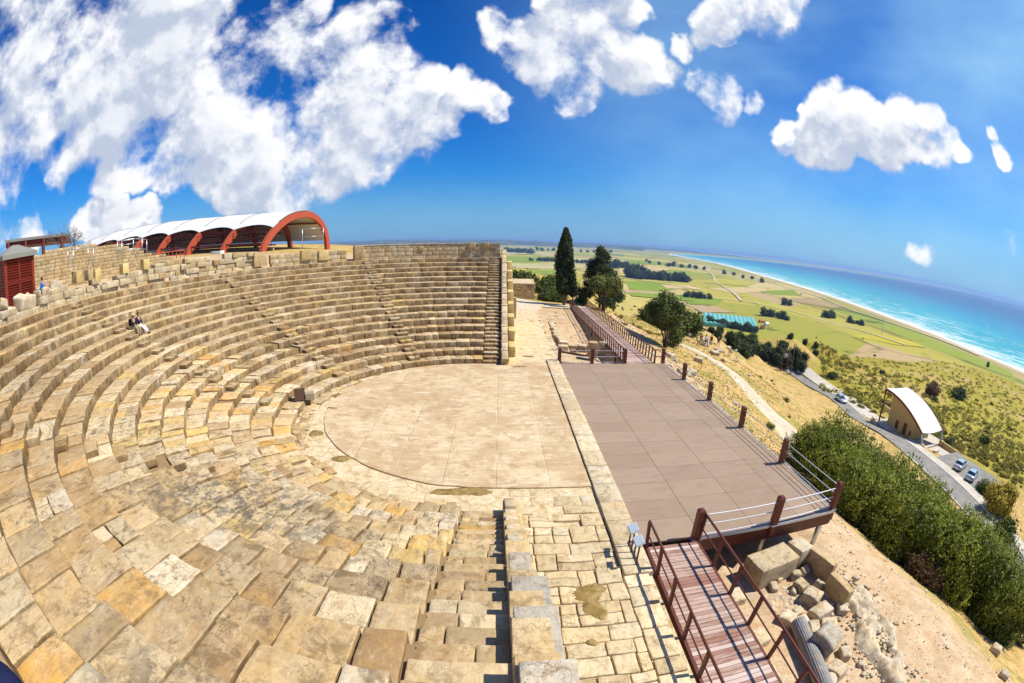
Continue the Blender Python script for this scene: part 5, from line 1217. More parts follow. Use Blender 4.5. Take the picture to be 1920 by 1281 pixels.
# grey fluted column drum lying beside the bridge
q0, q1 = np.array([9.50, -15.0, -1.3]), np.array([9.0, -18.0, -1.35]); mb = MB(); P = []
for u in np.linspace(0, 1, 30):
    c_ = q0*(1-u)+q1*u; row = []; dv_ = (q1-q0)/np.linalg.norm(q1-q0); X_ = np.cross(dv_, (0, 0, 1)); Y_ = np.cross(X_, dv_)
    for j in range(96):
        a = j/96*2*math.pi+u*.5; r_ = .24+.02*abs(math.sin(a*12)); row.append(c_+X_*r_*math.cos(a)+Y_*r_*math.sin(a))
    P.append(row)
mb.grid(P, close=True); mb.add(np.vstack([P[0], [q0]]), tris=[(96, (j+1) % 96, j) for j in range(96)]); mb.add(np.vstack([P[-1], [q1]]), tris=[(96, j, (j+1) % 96) for j in range(96)])
tag(mb.build('column_drum', M['drum'], smooth=True), 'grey spirally fluted column piece lying below the near footbridge', 'column')
# low chamber walls next to the near bridge
mb = MB()
for (x0, y0, x1, y1) in [(7.5, -13.2, 8.6, -13.1), (7.6, -15.2, 8.4, -15.0), (7.6, -13.2, 7.7, -19)]:
    n = max(1, int(math.hypot(x1-x0, y1-y0)/.7))
    for k in range(n):
        u = (k+.5)/n; mb.box((x0+(x1-x0)*u, y0+(y1-y0)*u, -1.5), (.62, .6, .5), rot=math.atan2(y1-y0, x1-x0), bev=.04, seg=(3, 3, 2), noise=.03, tint=tint3(.1))
tag(mb.build('chamber_wall', M['pale'], smooth=True), 'low pale wall of the excavated chamber under the right rail of the near footbridge', 'wall')
# far ruins between the parodos floor and the far bridge
FR = [(1005, 598, .9, .7, .5, 20, 'upright block at the head of the far ruin beside the path'), (996, 603, .6, .5, .6, 5, 'small squared block beside the path end of the far ruin'), (1020, 596, .8, .6, .35, 60, 'flat block lying across the far ruin near the path'),
 (1030, 655, .6, .5, .7, 0, 'tan pier block of the far ruin nearest the seats'), (1112, 640, .75, .75, 1.3, 0, 'round topped pale column stump behind the middle far stage post'), (1133, 640, .9, .5, .9, 8, 'curved pale stone beside the column stump behind the far stage rail'), (1018, 620, .9, .7, .4, 12, 'rectangular block of the far ruin near its middle'), (1028, 638, .7, .8, .5, 30, 'weathered block of the far ruin above the tan pier')]
for px, py, a_, b_2, c_, rt, lab in FR:
    q = onz(px, py, -.9+c_); block('stone_block', lab, 'stone block', (q[0], q[1], -.95), (a_, b_2, c_), R(rt), M['pale' if c_ < 1 else 'wall'], bev=.04, noise=.03, seg=(4, 4, 3))
for (nm, lab, pts, hgt) in [('ruined_wall', 'low wall of the far ruin along the side of the parodos floor', [(5.3, 10.3), (5.25, 15), (5.0, 22), (5.3, 31)], .55), ('ruined_wall', 'short cross wall of the far ruin behind the far stage rail', [(5.9, 15.6), (9.2, 15.4)], .5), ('ruined_wall', 'low inner wall of the far ruin running towards the path', [(6.6, 17.2), (6.4, 24), (6.9, 29)], .45), ('ruined_wall', 'paving edge of pale flagstones inside the far ruin next to the stage', [(5.8, 11.4), (9.6, 11.3)], .18)]:
    mb = MB()
    for (x0, y0), (x1, y1) in zip(pts[:-1], pts[1:]):
        L = math.hypot(x1-x0, y1-y0); n = int(L/.75)
        for k in range(n):
            u = (k+.5)/n
            if RNG.uniform() < .08: continue
            for cc in range(2 if hgt > .4 else 1):
                mb.box((x0+(x1-x0)*u+RNG.normal(0, .05), y0+(y1-y0)*u, -1.0+(hgt/(2 if hgt > .4 else 1))*(cc+.5)+.25+RNG.normal(0, .03)), (round(RNG.uniform(.6, .85), 2), round(RNG.uniform(.45, .8), 2), round(hgt*.62, 2)), rot=math.atan2(y1-y0, x1-x0)+RNG.normal(0, .06), bev=.04, seg=(3, 3, 2), noise=.035, tint=tint3(.1))
    tag(mb.build(nm, M['pale'], smooth=True), lab, 'wall')
mb = MB()
for k in range(420):
    x, y = RNG.uniform(5.6, 9.9), RNG.uniform(10, 34); s = RNG.uniform(.06, .3); mb.box((x, y, terr1(x, y)+s*.1 if k < 60 else np.interp(y, [10, 20, 30, 36], [-1.35, -1.1, -.6, -.3])+s*.1), (round(s, 2), round(s*1.3, 2), round(s*.5, 2)), rot=RNG.uniform(0, 3), bev=s*.15, noise=.02, nf=6, tint=tint3(.2))
tag(mb.build('rubble', M['boulder'], smooth=True), 'scattered stones over the floor of the far ruin', 'rubble', kind='stuff')
# rocks by the path where people walk, and on the bank under the stage rail
for k in range(46):
    u = RNG.uniform(); px, py = (1285+95*u, 622+42*u+RNG.normal(0, 9)) if k < 34 else (1250+RNG.uniform(0, 60), 668+RNG.uniform(0, 40)); g_ = gp(px, py); s = RNG.uniform(.35, .95)
    block('rock', 'pale rock in the jumble beside the dirt path where the four people walk', 'rock', tuple(g_-[0, 0, .12]), (s, s*1.25, s*.6), RNG.uniform(0, 3), M['boulder'], group='pale rocks beside the dirt path', bev=.09*s, noise=.05, seg=(3, 3, 2), tilt=(RNG.normal(0, .2), RNG.normal(0, .2)))
# stone hut beyond the theatre
z0 = -1.4; o = thing('stone_building', 'low flat topped stone building with brown walls beyond the end of the theatre', 'building', (4.2, 53.2, z0)); mb = MB(); w_2, l_2 = 4.3, 7.0
for (xa, ya, xb, yb) in [(-2.6, -2.0, 2.1, -1.6), (2.1, -1.6, 2.6, 7), (2.6, 7, -2.2, 7), (-2.2, 7, -2.6, -2.0)]:
    L = math.hypot(xb-xa, yb-ya); an_ = math.atan2(yb-ya, xb-xa); z = 0; 
    while z < 2.75:
        s = 0
        while s < L:
            l = RNG.uniform(.3, .6); p = ((xa+(xb-xa)*(s+l/2)/L), ya+(yb-ya)*(s+l/2)/L); mb.box((p[0], p[1], z+.12), (round(l-.015, 2), .4, .23), rot=an_, bev=.015, seg=(1, 1, 1), noise=.012, tint=tint3()); s += l
        z += .245
mb.build('walls', M['wall'], o, smooth=True); mb = MB(); mb.box((0, 2.6, 2.85), (4.9, 9.0, .14), bev=.02, seg=(2, 2, 1), noise=.02); mb.build('flat_roof', M['pale'], o, smooth=True)
block('stone_pillar', 'brown upright pillar at the end of the wall where the path begins', 'pillar', (2.45, 27.4, -.1), (.6, .5, 2.4), 0, M['wall'], seg=(2, 2, 5), noise=.03)
# ---------------------------------------------------------------- roads, paths, building, cars
def ribbon(name, pts, width, mat, dz=.10, n=6, skirt=.5, soft=False):
    P = np.array(pts, float); 
    for _ in range(2):
        Q = [P[0]]
        for a, b_ in zip(P[:-1], P[1:]): Q += [a*.75+b_*.25, a*.25+b_*.75]
        P = np.array(Q+[P[-1]])
    # resample
    L = np.r_[0, np.cumsum(np.hypot(*np.diff(P[:, :2], axis=0).T))]; u = np.arange(0, L[-1], .8); X = np.interp(u, L, P[:, 0]); Y = np.interp(u, L, P[:, 1]); Wd = np.interp(u, L, np.linspace(0, 1, len(P)))
    dx, dy_ = np.gradient(X), np.gradient(Y); l = np.hypot(dx, dy_); nx, ny_ = -dy_/l, dx/l
    wd = width if np.isscalar(width) else np.interp(Wd, np.linspace(0, 1, len(width)), width)
    rows = []
    for k in np.linspace(-.5, .5, n):
        x, y = X+nx*wd*k, Y+ny_*wd*k; rows.append(np.stack([x, y, terr(x, y)], -1))
    G_ = np.stack(rows, 1); zc = G_[:, n//2, 2]; zc = np.convolve(np.pad(zc, 6, 'edge'), np.ones(13)/13, 'valid'); G_[:, :, 2] = np.maximum(G_[:, :, 2], zc[:, None]*.5+G_[:, :, 2]*.5)+dz
    if soft:
        kk = np.linspace(-1, 1, n); G_[:, :, 2] += -.13*np.abs(kk)[None]**3+.03*wob(G_*[1, 1, 0], 1.8)
    E0, E1 = G_[:, :1].copy(), G_[:, -1:].copy(); E0[..., 2] -= skirt; E1[..., 2] -= skirt
    b_ = MB(); b_.grid(np.concatenate([E0, G_, E1], 1)); return b_.build(name, mat, smooth=False), (X, Y, nx, ny_, G_)
ma, t, bs = newmat('asphalt'); P = geo(t).outputs['Position']; c = t.mix(t.mapr(t.noise(P, .6, 6, .6), .4, .65), (.21, .205, .19), (.29, .28, .25)); c = t.mix(t.mapr(t.noise(P, 25, 4), .5, .7, 0, .3), c, (.28, .26, .22)); fin(t, bs, c, .9, None, .15)
mp_, t, bs = newmat('pale_dirt_track'); P = geo(t).outputs['Position']; c = t.mix(t.mapr(t.noise(P, .8, 8, .65), .4, .65), (.52, .44, .31), (.62, .55, .42)); c = t.mix(t.mapr(t.noise(P, 9, 6, .7), .5, .7, 0, .4), c, (.40, .31, .19)); fin(t, bs, c, .95, t.bump(t.noise(P, 8, 6), .3, .03), .1)
mc_, t, bs = newmat('concrete_track'); P = geo(t).outputs['Position']; c = t.mix(t.mapr(t.noise(P, .5, 8, .65), .4, .65), (.46, .42, .34), (.58, .54, .46)); fin(t, bs, c, .9, None, .1)
rp_ = [gp(1470, 690), gp(1500, 706), gp(1545, 735), gp(1590, 765), gp(1618, 792)]
ext = [np.array([66, 27, 0]), np.array([62.5, 15, 0]), np.array([59.5, 5, 0]), np.array([56, -4, 0]), np.array([51.5, -12, 0]), np.array([44, -22, 0]), np.array([36, -36, 0])]
road_c = rp_+ext
o, (X, Y, nx, ny_, G_) = ribbon('road', road_c, [3.0, 3.4, 4.0, 4.6, 4.8, 4.6, 4.4], ma, dz=.12); struct(o)
# dirt track joining above, concrete shoulder, white kerbs
off = lambda k: [np.array([x+a*k, y+b_*k, 0]) for x, y, a, b_ in list(zip(X, Y, nx, ny_))[::6]]
n_all = len(X)
def side_strip(name, mat, k, w, i0, i1, dz, kind_struct=True, **kw):
    pts = [np.array([X[i]+nx[i]*k, Y[i]+ny_[i]*k, 0]) for i in range(i0, i1, 5)]
    o, _ = ribbon(name, pts, w, mat, dz=dz, n=4 if w > 1 else 2, **kw); return struct(o)
sgn_ = 1.0 if (X[10]+nx[10]*3) > X[10] else -1.0           # side towards the sea
side_strip('verge', mc_, sgn_*4.2, 4.6, 0, int(n_all*.36), .15)
side_strip('kerb_line', M['kerb'], sgn_*2.6, .22, int(n_all*.30), n_all-2, .24)
side_strip('pavement', mc_, sgn_*3.8, 2.0, int(n_all*.44), n_all-2, .22)
side_strip('kerb_line', M['kerb'], -sgn_*2.35, .16, int(n_all*.5), n_all-2, .20)
o, _ = ribbon('dirt_path', [gp(1262, 640), gp(1300, 656), gp(1345, 680), gp(1380, 706), gp(1408, 740), gp(1440, 775), gp(1468, 800), gp(1490, 835), gp(1500, 880)], [1.2, 1.5, 1.7, 2.0, 2.6, 3.3, 3.6, 3.0, 2.0], mp_, dz=.09, n=11, soft=True); struct(o)
o, _ = ribbon('path', [(1.5, 44, 0), (4, 41, 0), (7.5, 38.8, 0), (11, 37.9, 0), (13.0, 37.2, 0)], [5, 5, 4.4, 3.2, 2.5], mp_, dz=.12); struct(o)
o, _ = ribbon('path', [(3.1, 27, 0), (3.4, 33, 0), (5.2, 40, 0)], [3.6, 3.8, 4], mp_, dz=.14); struct(o)
# parking lot
cx_, cy_ = 67.8, 8.6; b_ = MB(); g1 = []
for u in np.linspace(0, 1, 14):
    row = []
    for v in np.linspace(0, 1, 12):
        p = (np.array([62.9, 14.8])*(1-u)+np.array([58.6, .4])*u)*(1-v)+(np.array([73.5, 14.6])*(1-u)+np.array([72.5, 1.0])*u)*v; row.append((p[0]+1.6, p[1], 0))
    g1.append(row)
g1 = np.array(g1); g1[..., 2] = terr(g1[..., 0], g1[..., 1]); zl_ = g1[..., 2].mean(); g1[..., 2] = np.maximum(g1[..., 2], g1[..., 2]*.3+zl_*.7)+.16; b_.grid(g1); struct(b_.build('parking_lot', ma))
def lotz(x, y): k = np.argmin((g1[..., 0]-x)**2+(g1[..., 1]-y)**2); return float(g1.reshape(-1, 3)[k, 2])

def car(label, loc, rz, paint, z_):
    o = thing('parked_car', label, 'car', (*loc, z_), rz)
    L = 4.35; st = [(-2.17, .42, .62, .30, .74), (-2.10, .30, .90, .26, .80), (-1.7, .20, 1.00, .2, .86), (-1.25, .19, 1.02, .2, .88), (-.6, .19, .98, .2, .88), (.3, .19, .96, .2, .88), (.85, .19, .94, .2, .87), (1.4, .2, .86, .2, .86), (1.9, .24, .76, .22, .80), (2.12, .32, .66, .28, .68), (2.18, .40, .56, .34, .58)]
    P = []
    for x, zb_, zt, _, hw in st:
        P.append([(x, -hw*.86, zb_), (x, -hw, zb_+.12), (x, -hw, zt-.22), (x, -hw*.93, zt-.04), (x, -hw*.6, zt+.01), (x, 0, zt+.03), (x, hw*.6, zt+.01), (x, hw*.93, zt-.04), (x, hw, zt-.22), (x, hw, zb_+.12), (x, hw*.86, zb_), (x, 0, zb_)])
    mb = MB(); mb.grid(P, close=True)
    for e, fl in ((0, 1), (-1, 0)):
        r_ = np.array(P[e]); c_ = r_.mean(0); n_ = len(r_); mb.add(np.vstack([r_, c_]), tris=[((n_, (j+1) % n_, j) if fl else (n_, j, (j+1) % n_)) for j in range(n_)])
    mb.build('body', paint, o, smooth=True)
    cab = [(-1.55, 1.00, .70), (-1.05, 1.38, .60), (-.2, 1.43, .60), (.45, 1.36, .60), (1.15, .95, .70)]
    mb = MB(); P = []
    for x, z2, hw in cab: P.append([(x, -.80 if z2 < 1.1 else -hw-.0, .93 if z2 < 1.1 else z2-.04), (x, -hw*.8, z2), (x, 0, z2+.02), (x, hw*.8, z2), (x, .80 if z2 < 1.1 else hw, .93 if z2 < 1.1 else z2-.04)])
    mb.grid(P[1:4]); mb.build('roof', paint, o, smooth=True)
    for nm, a, b2 in (('windscreen', 3, 4), ('rear_window', 0, 1)):
        mb = MB(); mb.grid([P[a], P[b2]]); mb.build(nm, M['glass'], o)
    for s in (-1, 1):
        mb = MB(); j = 0 if s < 0 else 4
        top = [P[k][j] for k in (1, 2, 3)]; bot = [(x, s*.82, .93) for x in (-1.45, -.2, 1.05)]
        mb.grid([bot, top]); mb.build('side_window', M['glass'], o)
        for x0, x1 in ((-1.05, -1.45), (-.2, -.2), (.45, 1.1)): mb = MB(); mb.beam((x0 if x0 != -.2 else -.2, s*.615, 1.37), (x1, s*.825, .93), .05, .03); mb.build('window_pillar', paint, o)
        for x in (-1.35, 1.38):
            w_m = MB(); a = np.linspace(0, 2*math.pi, 21)[:-1]
            prof_ = [(.20, -.07), (.31, -.09), (.325, -.05), (.325, .05), (.31, .09), (.20, .07)]
            PP = [[(x+r_*math.cos(q_), s*.80+o_, .325+r_*math.sin(q_)) for q_ in a] for r_, o_ in prof_]; w_m.grid(PP, close=True); wh = w_m.build('wheel', M['black'], o, smooth=True)
            w_m = MB(); w_m.tube([(x, s*.74, .325), (x, s*.87, .325)], .2, 16); w_m.build('rim', M['chrome'], wh)
        mb = MB(); mb.box((-2.09, s*.62, .72), (.12, .28, .16), bev=.03); mb.build('tail_light', M['redlight'], o)
        mb = MB(); mb.box((2.06, s*.58, .56), (.16, .34, .14), bev=.03); mb.build('headlight', M['chrome'], o)
        mb = MB(); mb.box((.78, s*.93, .98), (.14, .14, .10), bev=.03); mb.build('wing_mirror', paint, o)
    mb = MB(); mb.box((-2.19, 0, .48), (.02, .5, .12)); mb.build('number_plate', M['whitepaint'], o)
    return o
car('silver saloon car in the parking lot, nearer the canopied building', (68.4, 9.6), R(12), M['silver'], lotz(68.4, 9.6)+.01)
car('silver blue saloon car in the parking lot, nearer the golden bush', (67.0, 5.9), R(14), M['blue_silver'], lotz(67.0, 5.9)+.01)
g_ = gp(1557, 751); i = int(np.argmin((X-g_[0])**2+(Y-g_[1])**2)); hd = math.atan2(ny_[i], nx[i]); 
car('silver car driving alone down the road above the canopied building', (X[i]-nx[i]*sgn_*-0.3, Y[i]-ny_[i]*sgn_*-0.3), math.atan2(np.gradient(Y)[i], np.gradient(X)[i]), M['blue_silver'], float(G_[i, 3, 2])+.02)

# ---------------------------------------------------------------- canopied ticket building
zb0 = -18.25; A0 = np.array([70.2, 33.0]); B0 = np.array([69.6, 21.2]); Wd_ = np.array([6.6, -.6])
bo = thing('canopied_building', 'small ochre building under a curved white membrane roof on dark red beams beside the road', 'building', (A0[0], A0[1], zb0)); org = np.array([A0[0], A0[1], zb0])
def bp(u, v, z): p = A0+(B0-A0)*u+Wd_*v; return np.array([p[0], p[1], zb0+z])-org
mb = MB(); mb.box(bp(.5, .55, -.3), (9.5, 14, .8), M=np.eye(3)); mb.build('plinth', M['concrete'], bo)
for (u0, v0, u1, v1, nm) in [(.12, .18, .80, .18, 'front_wall'), (.12, .9, .80, .9, 'rear_wall'), (.80, .18, .80, .9, 'side_wall'), (.12, .18, .12, .9, 'side_wall')]:
    a, b2 = bp(u0, v0, 0), bp(u1, v1, 0); mb = MB()
    def rz_(u): return 3.9*(1-(max(u-.05, 0)/.95)**1.9)+2.5
    V = [a, b2, b2+[0, 0, rz_(u1)-.55], a+[0, 0, rz_(u0)-.55]]; n_ = np.cross(b2-a, (0, 0, 1)); n_ = n_/np.linalg.norm(n_)*.12
    mid = (a+b2)/2; um = (u0+u1)/2; V = [a, mid, b2, b2+[0, 0, rz_(u1)-.55], mid+[0, 0, rz_(um)-.55], a+[0, 0, rz_(u0)-.55]]
    V2 = [v_+n_ for v_ in V]+[v_-n_ for v_ in V]
    mb.add(V2, quads=[(0, 1, 4, 5), (1, 2, 3, 4), (7, 6, 11, 10), (8, 7, 10, 9), (0, 5, 11, 6), (2, 8, 9, 3), (5, 4, 10, 11), (4, 3, 9, 10)]); mb.build(nm, M['stucco'], bo)
for u in (.36, .56):
    a = bp(u, .155, 1.05); dd = np.array([*(B0-A0), 0])/np.linalg.norm(B0-A0)*.42; mb = MB(); mb.beam(a-dd, a+dd, .10, 2.1 if u == .56 else 1.5); mb.build('door' if u == .56 else 'window_shutter', M['redwood'], bo)
a = bp(.70, .155, .9); mb = MB(); mb.beam(a-[0, .2, 0], a+[0, .2, 0], .1, .8); mb.build('window_shutter', M['redwood'], bo)
P = []; beams = {0.0: [], 1.0: []}
US = np.linspace(0, 1.0, 22)
for v in np.linspace(0, 1, 7):
    row = []
    for u in US:
        z = 3.95*(1-u**1.9)+2.6; sag = -.30*4*v*(1-v)*(1 if u > .05 else .4); uu = u*1.04
        p = bp(uu, v+.06*math.sin(math.pi*v*2)*0, z+sag); row.append(p)
        if v in beams: beams[v].append(p-[0, 0, .22])
    P.append(row)
P = np.array(P); inn = P.copy(); mb = MB(); mb.grid(P, flip=True); mb.grid(P-[0, 0, .05]); mb.build('membrane_roof', M['membrane'], bo, smooth=True)
for v in beams:
    mb = MB()
    for p, q2 in zip(beams[v][:-1], beams[v][1:]): mb.beam(p, q2, .28, .36)
    mb.build('curved_beam', M['shelterdark'], bo)
    mb = MB(); mb.beam(bp(0.0, v, -.2), bp(0, v, 6.4), .24, .24, up=(0, 1, 0)); mb.beam(bp(0.0, v, 3.5), bp(.12, v, 6.2), .16, .16); mb.build('post', M['redwood'], bo)
    mb = MB(); mb.beam(bp(1.10, v, .6), bp(1.03, v, 2.5), .22, .22, up=(0, 1, 0)); mb.build('strut', M['steel'], bo)
    mb = MB(); mb.box(bp(1.10, v, .35), (.7, .9, 1.1), bev=.04); mb.build('footing', M['stucco'], bo)
mb = MB(); mb.beam(bp(0, 0, 6.3), bp(0, 1, 6.3), .2, .25); mb.beam(bp(-.12, .3, 3.1), bp(.14, .9, 3.1), .25, .2); mb.build('cross_beam', M['redwood'], bo)
# low walls of its terrace
for i, (pts, lab) in enumerate([([bp(1.12, 0.0, 0), bp(1.62, -.35, 0), bp(1.66, .95, 0), bp(1.12, 1.02, 0)], 'low ochre wall around the small terrace at the low end of the canopied building'), ([bp(-.1, -.15, 0), bp(.25, -.55, 0)], 'short ochre wall at the high end of the canopied building beside the road'), ([bp(-.55, 1.2, 0), bp(.0, .9, 0)], 'long low ochre wall beside the road above the canopied building')]):
    mb = MB()
    for a, b2 in zip(pts[:-1], pts[1:]):
        a = a+org; b2 = b2+org; mb.beam((a[0], a[1], zb0+.25), (b2[0], b2[1], zb0+.25), .35, 1.1, bev=.03)
    tag(mb.build('terrace_wall', M['stucco']), lab, 'wall')
mb = MB(); c_ = bp(1.38, .3, 0)+org; mb.box((c_[0], c_[1], zb0+.02), (6.8, 5.6, .25)); struct(mb.build('terrace_floor', M['concrete']))
block('stone_bench', 'pale stone bench on the terrace of the canopied building', 'bench', tuple((bp(1.3, .3, 0)+org)+[0, 0, .14]), (1.6, .7, .45), .1, M['pale'])

# ---------------------------------------------------------------- poles
g_ = gp(1482, 703); o = thing('utility_pole', 'tall wooden utility pole beside the road', 'pole', tuple(g_)); mb = MB(); mb.tube([(0, 0, -.4), (0, 0, 4), (0, 0, 8.2)], [.17, .15, .11], 10); mb.build('shaft', M['bark'], o, smooth=True); mb = MB(); mb.beam((-.5, 0, 7.8), (.5, 0, 7.8), .1, .1); mb.build('crossarm', M['bark'], o)
g2 = gp(1469, 697); o = thing('transformer_frame', 'twin legged timber transformer frame left of the utility pole', 'pole', tuple(g2)); 
for s in (-1, 1): mb = MB(); mb.tube([(s*.9, 0, -.4), (s*.9, 0, 5.6)], [.16, .12], 10); mb.build('leg', M['bark'], o, smooth=True)
for h in (2.0, 3.4, 5.0, 5.4): mb = MB(); mb.beam((-1.2, 0, h), (1.2, 0, h), .12, .14); mb.build('crossbar', M['bark'], o)
mb = MB(); mb.box((0, 0, 4.2), (1.0, .6, .9), bev=.05); mb.build('transformer', M['steel'], o)
g3 = onz(1653, 628, SEA); o = thing('pylon', 'thin lattice mast standing in the yellow field near the shore', 'mast', tuple(g3)); 
for s in (-1, 1):
    mb = MB(); mb.tube([(s*1.2, 0, 0), (s*.3, 0, 24)], .18, 5); mb.build('leg', M['steel'], o)
mb = MB()
for k in range(9): z = k*2.6; w1, w2 = 1.2-.9*z/24, 1.2-.9*(z+2.6)/24; mb.tube([(-w1*(-1)**k, 0, z), (w2*(-1)**k, 0, z+2.6)], .1, 4)
mb.build('lattice', M['steel'], o)
# greenhouse and farm sheds at the foot of the slope
mg, t, bs = newmat('greenhouse_sheet'); P = geo(t).outputs['Position']; c = t.mix(t.mapr(t.noise(P, .08, 5, .6), .4, .6), (.10, .42, .36), (.20, .52, .46)); fin(t, bs, c, .35, None, .4)
corners = [onz(1318, 606, -72), onz(1319, 587, -72), onz(1413, 597, -72), onz(1421, 614, -72)]
o = thing('greenhouse', 'long turquoise multi span plastic greenhouse at the foot of the slope', 'greenhouse', (*corners[0][:2], SEA)); org = np.array([*corners[0][:2], SEA]); ns = 12
ca = [c_-org for c_ in corners]
for k in range(ns):
    u0, u1 = k/ns, (k+1)/ns; mb = MB(); P = []
    for w_2 in np.linspace(0, 1, 9):
        u = u0+(u1-u0)*w_2; hgt = 3.2+1.1*math.sin(math.pi*w_2); a = ca[0]*(1-u)+ca[3]*u; b2 = ca[1]*(1-u)+ca[2]*u
        if w_2 in (0, 1): pass
        P.append([(a[0], a[1], -.5), (a[0], a[1], hgt), (b2[0], b2[1], hgt), (b2[0], b2[1], -.5)])
    mb.grid(P); mb.build('span', mg, o)
for i, (px, py, lab, mt, hw) in enumerate([(1428, 606, 'small orange roofed farmhouse beside the greenhouse', 'terracotta', 5), (1437, 611, 'white walled shed next to the orange roofed farmhouse', 'whitepaint', 4), (1312, 589, 'dark low shed at the far corner of the greenhouse', 'kioskroof', 4), (1502, 553, 'lone white hut in the green field', 'whitepaint', 4), (1429, 617, 'orange shed in front of the farmhouse near the greenhouse', 'terracotta', 4)]):
    q = onz(px, py, SEA); o = thing('farm_building', lab, 'farm building', (q[0], q[1], SEA), R(20*i)); mb = MB(); mb.box((0, 0, 1.5), (hw*1.6, hw, 3.2)); mb.build('walls', M['stucco'] if i in (0, 4) else M['whitepaint'] if i != 2 else M['brownbox'], o)
    mb = MB(); w_2, d_2 = hw*.85, hw*.55; mb.add([(-w_2, -d_2, 3), (w_2, -d_2, 3), (w_2, d_2, 3), (-w_2, d_2, 3), (-w_2, 0, 4.6), (w_2, 0, 4.6)], quads=[(0, 1, 5, 4), (2, 3, 4, 5), (0, 3, 2, 1)], tris=[(0, 4, 3), (1, 2, 5)]); mb.build('roof', M[mt], o)
    mb = MB(); mb.box((hw*.3, -hw*.5-.03, 1.2), (1.0, .08, 2.0)); mb.build('door', M['brownbox'], o); mb = MB(); mb.box((-hw*.35, -hw*.5-.03, 1.7), (1.2, .08, .9)); mb.build('window', M['glass'], o)
# ---------------------------------------------------------------- vegetation
def leaves(mb, C, N, size, elong=1.5, up=.3, tint=None, droop=0):
    """quads at centres C facing roughly along N"""
    C = np.asarray(C, float); n = len(C); N = N+RNG.normal(0, .55, (n, 3)); N[:, 2] += up; N /= np.linalg.norm(N, axis=1)[:, None]+1e-9
    T = np.cross(N, RNG.normal(size=(n, 3))); T /= np.linalg.norm(T, axis=1)[:, None]+1e-9; B = np.cross(N, T)
    s = size*RNG.uniform(.6, 1.35, n)[:, None] if np.isscalar(size) else size[:, None]
    V = np.stack([C-T*s*.5, C+B*s*elong*.35-T*s*.1, C+T*s*.55, C-B*s*elong*.35+T*s*.05], 1)
    V = V.reshape(-1, 3); Q = np.arange(n*4).reshape(n, 4)
    tn = np.stack([np.clip(RNG.normal(.5, .2, n) if tint is None else tint, 0, 1)]*3, 1); mb.add(V, quads=Q, tint=tn)
def crown_pts(n, blobs, shell=.75):
    """points in a union of ellipsoid lumps: (x,y,z,rx,ry,rz)"""
    w = np.array([b_[3]*b_[4]+b_[5]*b_[3] for b_ in blobs]); k = RNG.choice(len(blobs), n, p=w/w.sum()); Bm = np.array(blobs)[k]
    d = RNG.normal(size=(n, 3)); d /= np.linalg.norm(d, axis=1)[:, None]; r = shell+(1-shell)*RNG.uniform(size=n)**.5; r *= np.where(RNG.uniform(size=n) < .2, RNG.uniform(.4, 1, n), 1)
    C = Bm[:, :3]+d*Bm[:, 3:]*r[:, None]; C += .10*np.stack([wob(C*1.7+i*5, 1.6) for i in range(3)], -1)*Bm[:, 3:]
    return C, d, k
def tufts(mb, n_t, per, blobs, size, spread=.18, elong=1.6, up=.5, shell=.8, zmin=None):
    C, d, k = crown_pts(n_t, blobs, shell)
    if zmin is not None: m_ = C[:, 2] > zmin; C, d = C[m_], d[m_]
    tb = np.clip(.5+.30*wob(C, 1.1, 2)+RNG.normal(0, .13, len(C)), 0, 1)
    CC = np.repeat(C, per, 0)+RNG.normal(0, spread, (len(C)*per, 3)); DD = np.repeat(d, per, 0); TT = np.clip(np.repeat(tb, per)+RNG.normal(0, .12, len(CC)), 0, 1)
    leaves(mb, CC, DD, size, elong, up, TT)
def lumps(n, rx, ry, rz, zc, small=.45, flat_=0.0):
    out = []
    for i in range(n):
        d = RNG.normal(size=3); d /= np.linalg.norm(d); k = RNG.uniform(.35, .8); s = RNG.uniform(small*.7, small*1.2)
        out.append((d[0]*rx*k, d[1]*ry*k, zc+d[2]*rz*k, rx*s, ry*s, rz*s))
    return out
def trunk(mb, pts, r0, r1): 
    n = len(pts); mb.tube(pts, [r0+(r1-r0)*i/(n-1) for i in range(n)], 8)
def limbs(mb, base, tops, r0, n_mid=3, wig=.12):
    for t_ in tops:
        a = np.array(base, float); b_ = np.array(t_, float); L = np.linalg.norm(b_-a); P = [a]
        for k in range(1, n_mid+1): u = k/(n_mid+1); P.append(a*(1-u)+b_*u+np.array([0, 0, .12*L*math.sin(math.pi*u)])+RNG.normal(0, wig, 3)*L*.15)
        trunk(mb, P+[b_], r0, r0*.25)

